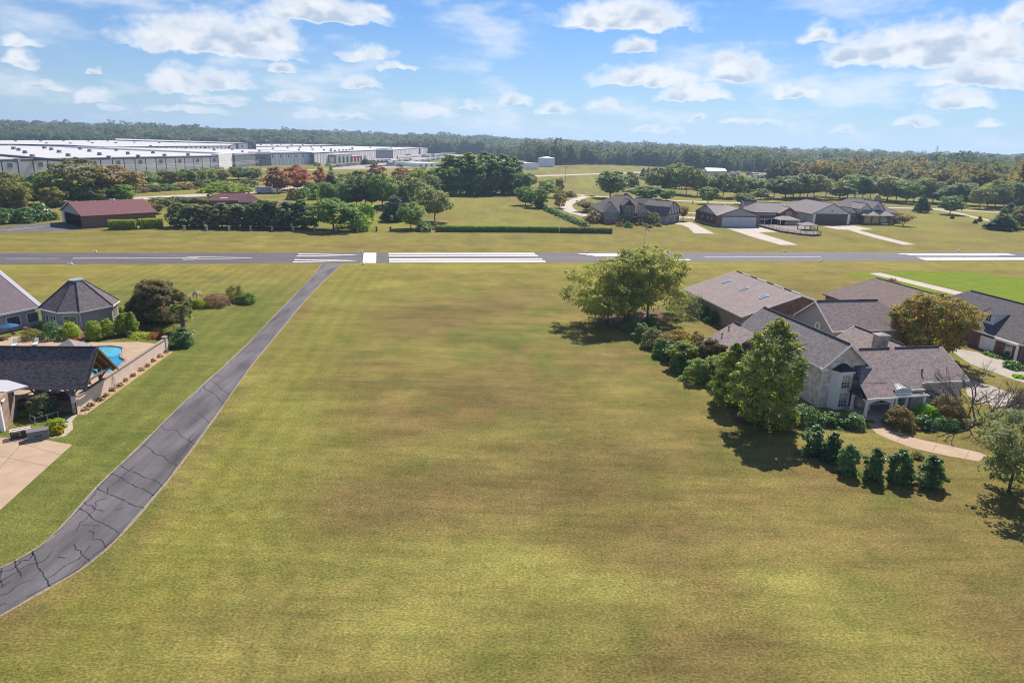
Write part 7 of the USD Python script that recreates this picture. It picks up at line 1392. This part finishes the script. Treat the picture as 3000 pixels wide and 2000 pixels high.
W5, c5 = block('rear_warehouse', 'wide white roof behind the two front warehouses at far left', W5p, WZ + 1.5, None, .5); facade(W5, c5, W5p[3], W5p[4], WZ + 1.5, 24, 0, dark=.25)
W6, c6 = block('rear_warehouse', 'last white roof below the wooded hill at far left', [G(*R2(1060, 252), WZ + 3), G(*R2(2190, 283), WZ + 3), G(*R2(2170, 279), WZ + 3) + [0, 60], G(*R2(1060, 239), WZ + 3)], WZ + 3, None, .5)
W7, c7 = block('middle_warehouse', 'long low white roof between the rear roofs and the wooded hill', [G(*R3(0, 312), WZ + 1), G(*R3(880, 300), WZ + 1), G(*R3(900, 290), WZ + 1), G(*R3(0, 291), WZ + 1)], WZ + 1.2, None, .4)
# rooftop fans
vp = proto('roof_fan'); put('housing', MB().add([(-2.2, -2.2, 0), (2.2, -2.2, 0), (2.2, 2.2, 0), (-2.2, 2.2, 0), (-1.5, -1.5, 2.6), (1.5, -1.5, 2.6), (1.5, 1.5, 2.6), (-1.5, 1.5, 2.6)], [(0, 1, 5, 4), (1, 2, 6, 5), (2, 3, 7, 6), (3, 0, 4, 7), (4, 5, 6, 7)]), LOUVRE, vp); put('hood', MB().box(-1.9, 1.9, -1.9, 1.9, 2.6, 3.1), STEEL, vp)
fans = [(R2, q) for q in [(155, 440), (297, 400), (230, 363), (172, 340), (125, 328), (695, 425), (627, 390), (543, 358), (472, 335), (408, 322), (1000, 412), (915, 380), (822, 350), (737, 330), (1270, 402), (1175, 373), (1068, 343), (1512, 393), (1406, 365), (1728, 387), (1455, 320), (1710, 330), (1885, 325), (1968, 347), (2135, 343), (2228, 362), (2105, 322), (1385, 312), (145, 268), (300, 255), (376, 268), (585, 265), (648, 288), (428, 288), (815, 268), (850, 284), (905, 250), (752, 254), (990, 268), (1065, 284), (1095, 253), (1163, 256), (1237, 265), (1235, 280), (1380, 262), (1445, 254), (1522, 264), (1465, 284), (1605, 278), (1653, 262), (1775, 268), (1862, 278), (1980, 276), (2230, 310), (2290, 316)]]
fans += [(R3, q) for q in [(32, 358), (155, 335), (200, 312), (290, 328), (395, 346), (405, 325), (505, 318), (520, 342), (600, 322), (625, 348), (690, 340), (688, 355), (725, 355), (765, 350), (800, 350), (830, 349), (860, 345), (885, 342), (45, 300), (145, 298), (230, 296), (330, 303), (430, 302), (535, 298), (615, 296), (680, 296), (720, 303), (790, 312), (885, 330), (975, 300), (1050, 325), (1085, 312), (1030, 295), (1105, 300), (1185, 295), (1190, 312), (1260, 300), (1335, 300), (1410, 306), (1475, 303), (1560, 310), (915, 288), (980, 290), (1300, 315), (1240, 325)]]
fans.sort(key=lambda f: f[0](*f[1])[0]); seen_ = {}
for i, (R, q) in enumerate(fans):
    X = G(*R(*q), WZ + 1.2); side = 'left' if R is R2 else 'right'; seen_[side] = idx = seen_.get(side, 0) + 1
    sc = .55 + .35 * min(1, np.hypot(*X) / 1300)
    copy(vp, 'roof_fan', f'{ordinal(idx)} grey roof fan from the left on the {side}-hand warehouse roofs', 'roof fan', (X[0], X[1], WZ + .1), (i * 13) % 20, f'fans on the {side}-hand warehouse roofs', (sc, sc, sc * 1.1))
# low offices and containers before the third warehouse
def low(name, label, pxs, R, z, m, dep=18, cat='building', panels=0):
    A, B = G(*R(*pxs[0])), G(*R(*pxs[1])); d = (B - A) / np.linalg.norm(B - A); n = np.array([-d[1], d[0]]); n = n if n[1] > 0 else -n
    t = thing(name, label, cat, (*A, 0)); q = [np.zeros(2), B - A, B - A + n * dep, n * dep]; put('wall', MB().prism(q, 0, z), m, t); put('roof', MB().prism(q, z, z + .3), ROOFW, t)
    L_ = np.linalg.norm(B - A)
    for k in range(panels): put('bay_door', MB().prism([d * (L_ * (k + .2) / panels) - n * .15, d * (L_ * (k + .8) / panels) - n * .15, d * (L_ * (k + .8) / panels), d * (L_ * (k + .2) / panels)], .2, z * .75), WDARK if k % 2 else TRIM, t)
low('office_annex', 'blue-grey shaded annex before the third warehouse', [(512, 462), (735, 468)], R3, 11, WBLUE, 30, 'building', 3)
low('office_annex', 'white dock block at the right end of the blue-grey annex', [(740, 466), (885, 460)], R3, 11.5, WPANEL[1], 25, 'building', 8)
low('loading_hall', 'white hall with red doors beside the dock block', [(888, 455), (975, 450)], R3, 8, look('red_doors', (.5, .05, .05), .6, .2), 20, 'building', 6)
low('container', 'long grey container at the foot of the second warehouse', [(342, 470), (500, 470)], R3, 5, LOUVRE, 6, 'container'); low('container', 'short orange-ended container beside the long grey container', [(505, 470), (600, 462)], R3, 5, SIDING_G, 6, 'container')
low('white_shed', 'wide low white-roofed shed with open bays right of the car park', [(1475, 500), (1700, 498)], R3, 4.5, TRIM, 45, 'building', 9)
low('white_shed', 'white building left of the water tank', [(1500 - 1500 + 20, 515), (135, 512)], R4, 9, WPANEL[1], 50); low('white_shed', 'low white building in front of the water tank', [(60, 525), (245, 525)], R4, 8, TRIM, 30)
# trailers and parked cars
def veh(name, paint, kind):
    p = proto(name)
    if kind == 'trailer':
        put('body', MB().box(-7, 7, -1.3, 1.3, 1.1, 4.1), paint, p); put('end_door', MB().box(-7.05, -7, -1.2, 1.2, 1.15, 4.0), LOUVRE, p)
        for x in (-5.5, -4.3, 5): put('wheels', MB().box(x - .5, x + .5, -1.25, 1.25, 0, 1.0), TAR, p)
    else:
        put('body', MB().box(-2.2, 2.2, -.9, .9, .3, .9), paint, p); put('cabin', MB().add([(-1.5, -.8, .9), (1.1, -.8, .9), (1.1, .8, .9), (-1.5, .8, .9), (-1.0, -.65, 1.45), (.5, -.65, 1.45), (.5, .65, 1.45), (-1.0, .65, 1.45)], [(0, 1, 5, 4), (1, 2, 6, 5), (2, 3, 7, 6), (3, 0, 4, 7), (4, 5, 6, 7)]), PANE, p); put('roof', MB().box(-.95, .45, -.62, .62, 1.45, 1.49), paint, p)
        for x in (-1.4, 1.4): put('wheels', MB().box(x - .32, x + .32, -.92, .92, 0, .62), TAR, p)
    return p
CP = {n: look('car_' + n, c, .35, .05, spec=.5) for n, c in (('white', (.7, .7, .7)), ('silver', (.4, .41, .43)), ('dark', (.04, .045, .05)), ('blue', (.04, .08, .2)), ('red', (.3, .03, .03)))}
TR = {n: veh('trailer', m, 'trailer') for n, m in (('white', TRIM), ('grey', SIDING), ('blue', look('trailer_blue', (.18, .22, .30), .5, .1)))}; CR = {n: veh('car', m, 'car') for n, m in CP.items()}
def trailer_row(R, a, b, n, where, rz, tints=('white',)):
    A, B = G(*R(*a)), G(*R(*b))
    for i in range(n):
        X = A + (B - A) * (i + .5) / n; k = tints[i % len(tints)]; copy(TR[k], 'trailer', f'{ordinal(i + 1)} {k} trailer from the left in the {where}', 'trailer', (*X, .03), rz, None)
trailer_row(R3, (1040, 428), (1245, 405), 14, 'row below the entry block', 80, ('white', 'white', 'grey')); trailer_row(R3, (1250, 408), (1400, 398), 7, 'dark row right of the entry block', 10, ('grey', 'blue'))
trailer_row(R3, (1050, 462), (1210, 455), 9, 'row before the conifer in the car park', 60, ('blue', 'white')); trailer_row(R3, (1220, 470), (1420, 440), 12, 'row behind the parked cars', 75, ('white', 'grey', 'white'))
trailer_row(R3, (1410, 470), (1680, 430), 16, 'long row above the white-roofed shed', 75, ('white', 'white', 'grey')); trailer_row(R3, (1300, 425), (1530, 402), 12, 'row before the far wall', 80, ('white',)); trailer_row(R3, (1530, 405), (1760, 385), 10, 'farthest row at right', 80, ('blue', 'white', 'white')); trailer_row(R3, (1640, 395), (1900, 378), 10, 'row under the wooded hill', 70, ('white',)); trailer_row(R3, (1540, 415), (1720, 405), 7, 'second row before the far shed', 20, ('grey', 'white'))
cr_ = np.random.default_rng(21); cn = list(CR)
for j, (a, b, n, where) in enumerate((((690, 505), (1000, 478), 24, 'nearest row of the car park'), ((740, 490), (1010, 468), 20, 'second row of the car park'), ((1010, 505), (1180, 492), 13, 'row before the conifer'), ((1180, 492), (1390, 488), 16, 'row right of the conifer'), ((1200, 478), (1420, 472), 14, 'row by the trailers'))):
    A, B = G(*R3(*a)), G(*R3(*b))
    for i in range(n):
        X = A + (B - A) * (i + .5 + cr_.normal(0, .08)) / n; k = cn[cr_.integers(0, 5)]; copy(CR[k], 'parked_car', f'{k} car, {ordinal(i + 1)} from the left in the {where}', 'car', (*X, .03), 75 + cr_.normal(0, 3), None, (1.1, 1.1, 1.1))
sheet('car_park', [(600, 480), (1000, 455), (1480, 430), (1900, 395), (1900, 378), (1740, 372), (1300, 392), (1000, 430), (1000, 470), (890, 468), (620, 475)], CONC, 'pale concrete yard of the warehouses', .01, R3)
sheet('car_park', [(690, 515), (1100, 512), (1450, 500), (1720, 508), (1480, 470), (1200, 465), (1000, 470), (780, 480)], CONC, 'car park below the warehouses', .014, R3)
low_tree = [('pine', 1003, 480, 395, 70, 'conifer_tree', 'dark conifer standing in the car park'), ('shrub', 1060, 475, 445, 50, 'bush', 'yellow-green bush beside the car park conifer'), ('pine', 1385, 478, 432, 45, 'conifer_tree', 'small conifer among the parked trailers'), ('shrub', 560, 490, 455, 60, 'bush', 'bush at the container'), ('shrub', 1325, 500, 470, 50, 'bush', 'grey bush at the front of the car park'), ('shrub', 660, 490, 465, 50, 'bush', 'small bush left of the parked cars')]
many(R3, Z, low_tree)
# highway, tank and sheds
road('highway', [R2(700, 830), R2(1240, 790), R2(1600, 770), R2(1950, 752), R2(2352, 728), R3(150, 712), R3(500, 680), R3(1000, 640), R3(1500, 610), R3(2000, 595), R4(80, 588), R4(500, 573), R4(900, 560), R4(1180, 548), R4(1600, 535)], 15, CONC_PALE, 'pale highway running behind the trees')
road('service_road', [R2(2080, 500), R2(2200, 505), R3(60, 520), R3(300, 530), R3(700, 520), R3(1200, 520), R3(1500, 526), R3(1750, 520)], 9, CONC_PALE, 'pale service road below the warehouses', .018)
tb = (G(*R4(250, 500)) + G(*R4(383, 500))) / 2 + [0, 8]; TKn = thing('water_tank', 'round white storage tank with a low cone roof at the wood edge', 'tank', (*tb, 0)); TM = look('tank_paint', (.62, .64, .68), .5, .06, .1)
put('shell', trimesh.creation.cylinder(12, 13, sections=40, transform=trimesh.transformations.translation_matrix((0, 0, 6.5))), TM, TKn, smooth=30); put('roof', trimesh.creation.cone(12.4, 2.0, sections=40, transform=trimesh.transformations.translation_matrix((0, 0, 13.0))), TM, TKn)
for k in range(10): a = k * .628; put('rib', MB().box(12.05 * math.cos(a) - .12, 12.05 * math.cos(a) + .12, 12.05 * math.sin(a) - .12, 12.05 * math.sin(a) + .12, 0, 13), TM, TKn)
sh = G(*R4(1880, 572)); SHD = thing('metal_shed', 'white metal-roofed shed among the trees behind the grove', 'shed', (*sh, 0), 8); wing(SHD, -14, 14, 0, 16, 5, 8.5, 'x', 'gg', .3, SIDING_W, METAL_W, None, cap=False, step=2.5, lift=.05)
for i, (x, y) in enumerate([(2030, 570), (2080, 572), (2185, 578), (2215, 580), (2245, 582), (2275, 585), (2305, 588), (2330, 592), (2350, 598), (2270, 600), (2240, 598), (2300, 604)]):
    B = G(*R4(x, y)); copy(TR[('white', 'white', 'blue')[i % 3]], 'parked_trailer', f'{ordinal(i + 1)} parked camper or trailer from the left in the clearing behind the grove', 'trailer', (*B, .02), 20 + 40 * (i % 2), None, (.8, 1., .9))
# pylon and water tower on the skyline
py = ray(*R5(1548, 370)); py = py / np.hypot(py[0], py[1]) * 3300; gz0 = float(hill(py[0], py[1])); PY = thing('pylon', 'lattice power pylon standing above the wooded skyline', 'pylon', (py[0], py[1], gz0))
m = MB(); hh = 62
for sx in (-1, 1):
    for sy in (-1, 1): m.tube([(sx * 6, sy * 6, 0), (sx * 1.8, sy * 1.8, 40), (sx * .9, sy * .9, hh)], .45, 4)
put('tower', m, STEEL, PY)
for z, w in ((42, 11), (50, 9), (58, 7)): put('crossarm', MB().tube([(-w, 0, z), (0, 0, z + 1.6), (w, 0, z)], .4, 4).tube([(-w, 0, z), (w, 0, z)], .35, 4), STEEL, PY)
b = MB()
for k in range(7): z = k * 6; s0 = np.interp(z, [0, 40, hh], [6, 1.8, .9]); s1 = np.interp(z + 6, [0, 40, hh], [6, 1.8, .9]); [b.tube([(-s0, y * s0, z), (s1, y * s1, z + 6)], .2, 3).tube([(s0, y * s0, z), (-s1, y * s1, z + 6)], .2, 3) for y in (-1, 1)]
put('bracing', b, STEEL, PY)
wt = ray(*R5(122, 318)); wt = wt / np.hypot(wt[0], wt[1]) * 3300; WT = thing('water_tower', 'distant water tower poking above the trees on the skyline', 'tower', (wt[0], wt[1], float(hill(wt[0], wt[1]))))
put('bowl', trimesh.creation.icosphere(2, 5.5, ).apply_translation((0, 0, 37)), STEEL, WT)
for k in range(5): a = k * 1.2566; put('leg', MB().tube([(6 * math.cos(a), 6 * math.sin(a), 0), (4.5 * math.cos(a), 4.5 * math.sin(a), 36)], .5, 5), STEEL, WT)
# lamp masts before the hill
lm = proto('lamp_mast'); put('mast', MB().tube([(0, 0, 0), (0, 0, 30)], [.35, .2], 6), STEEL, lm); put('lamp_head', MB().box(-1.6, 1.6, -.5, .5, 29.4, 30.2), TRIM, lm)
for i, (x, y) in enumerate([(R2(1735, 240)), (R2(2025, 240)), (R2(2192, 258)), (R2(2262, 242)), (R3(95, 258)), (R3(310, 258)), (R3(497, 258))]):
    d = ray(x, y); X = d[:2] / d[1] * 1150; d3 = d * (1150 / d[1]); z = CAM_H + d3[2]; copy(lm, 'lamp_mast', f'{ordinal(i + 1)} lamp mast from the left standing above the warehouse roofs', 'lamp mast', (d3[0], d3[1], 0), 0, None, (1, 1, max(z, 8) / 30))

# ---------------------------------------------------------------- the air: far woods fade to blue
HAZE = usdkit.material(stage, '/World/Looks/haze', {'v': ('principled_volume', dict(color=(.55, .74, 1.), density=HAZE_D, anisotropy=.3))}, [], volume='v.volume')
put('haze', MB().box(float(GX[0]) - 60, float(GX[-1]) + 60, float(GY[0]) - 60, float(GY[-1]) + 60, -1.0, max(170., float(gz.max()) + 60)), HAZE, kind='stuff', label='thin blue haze over the whole landscape')
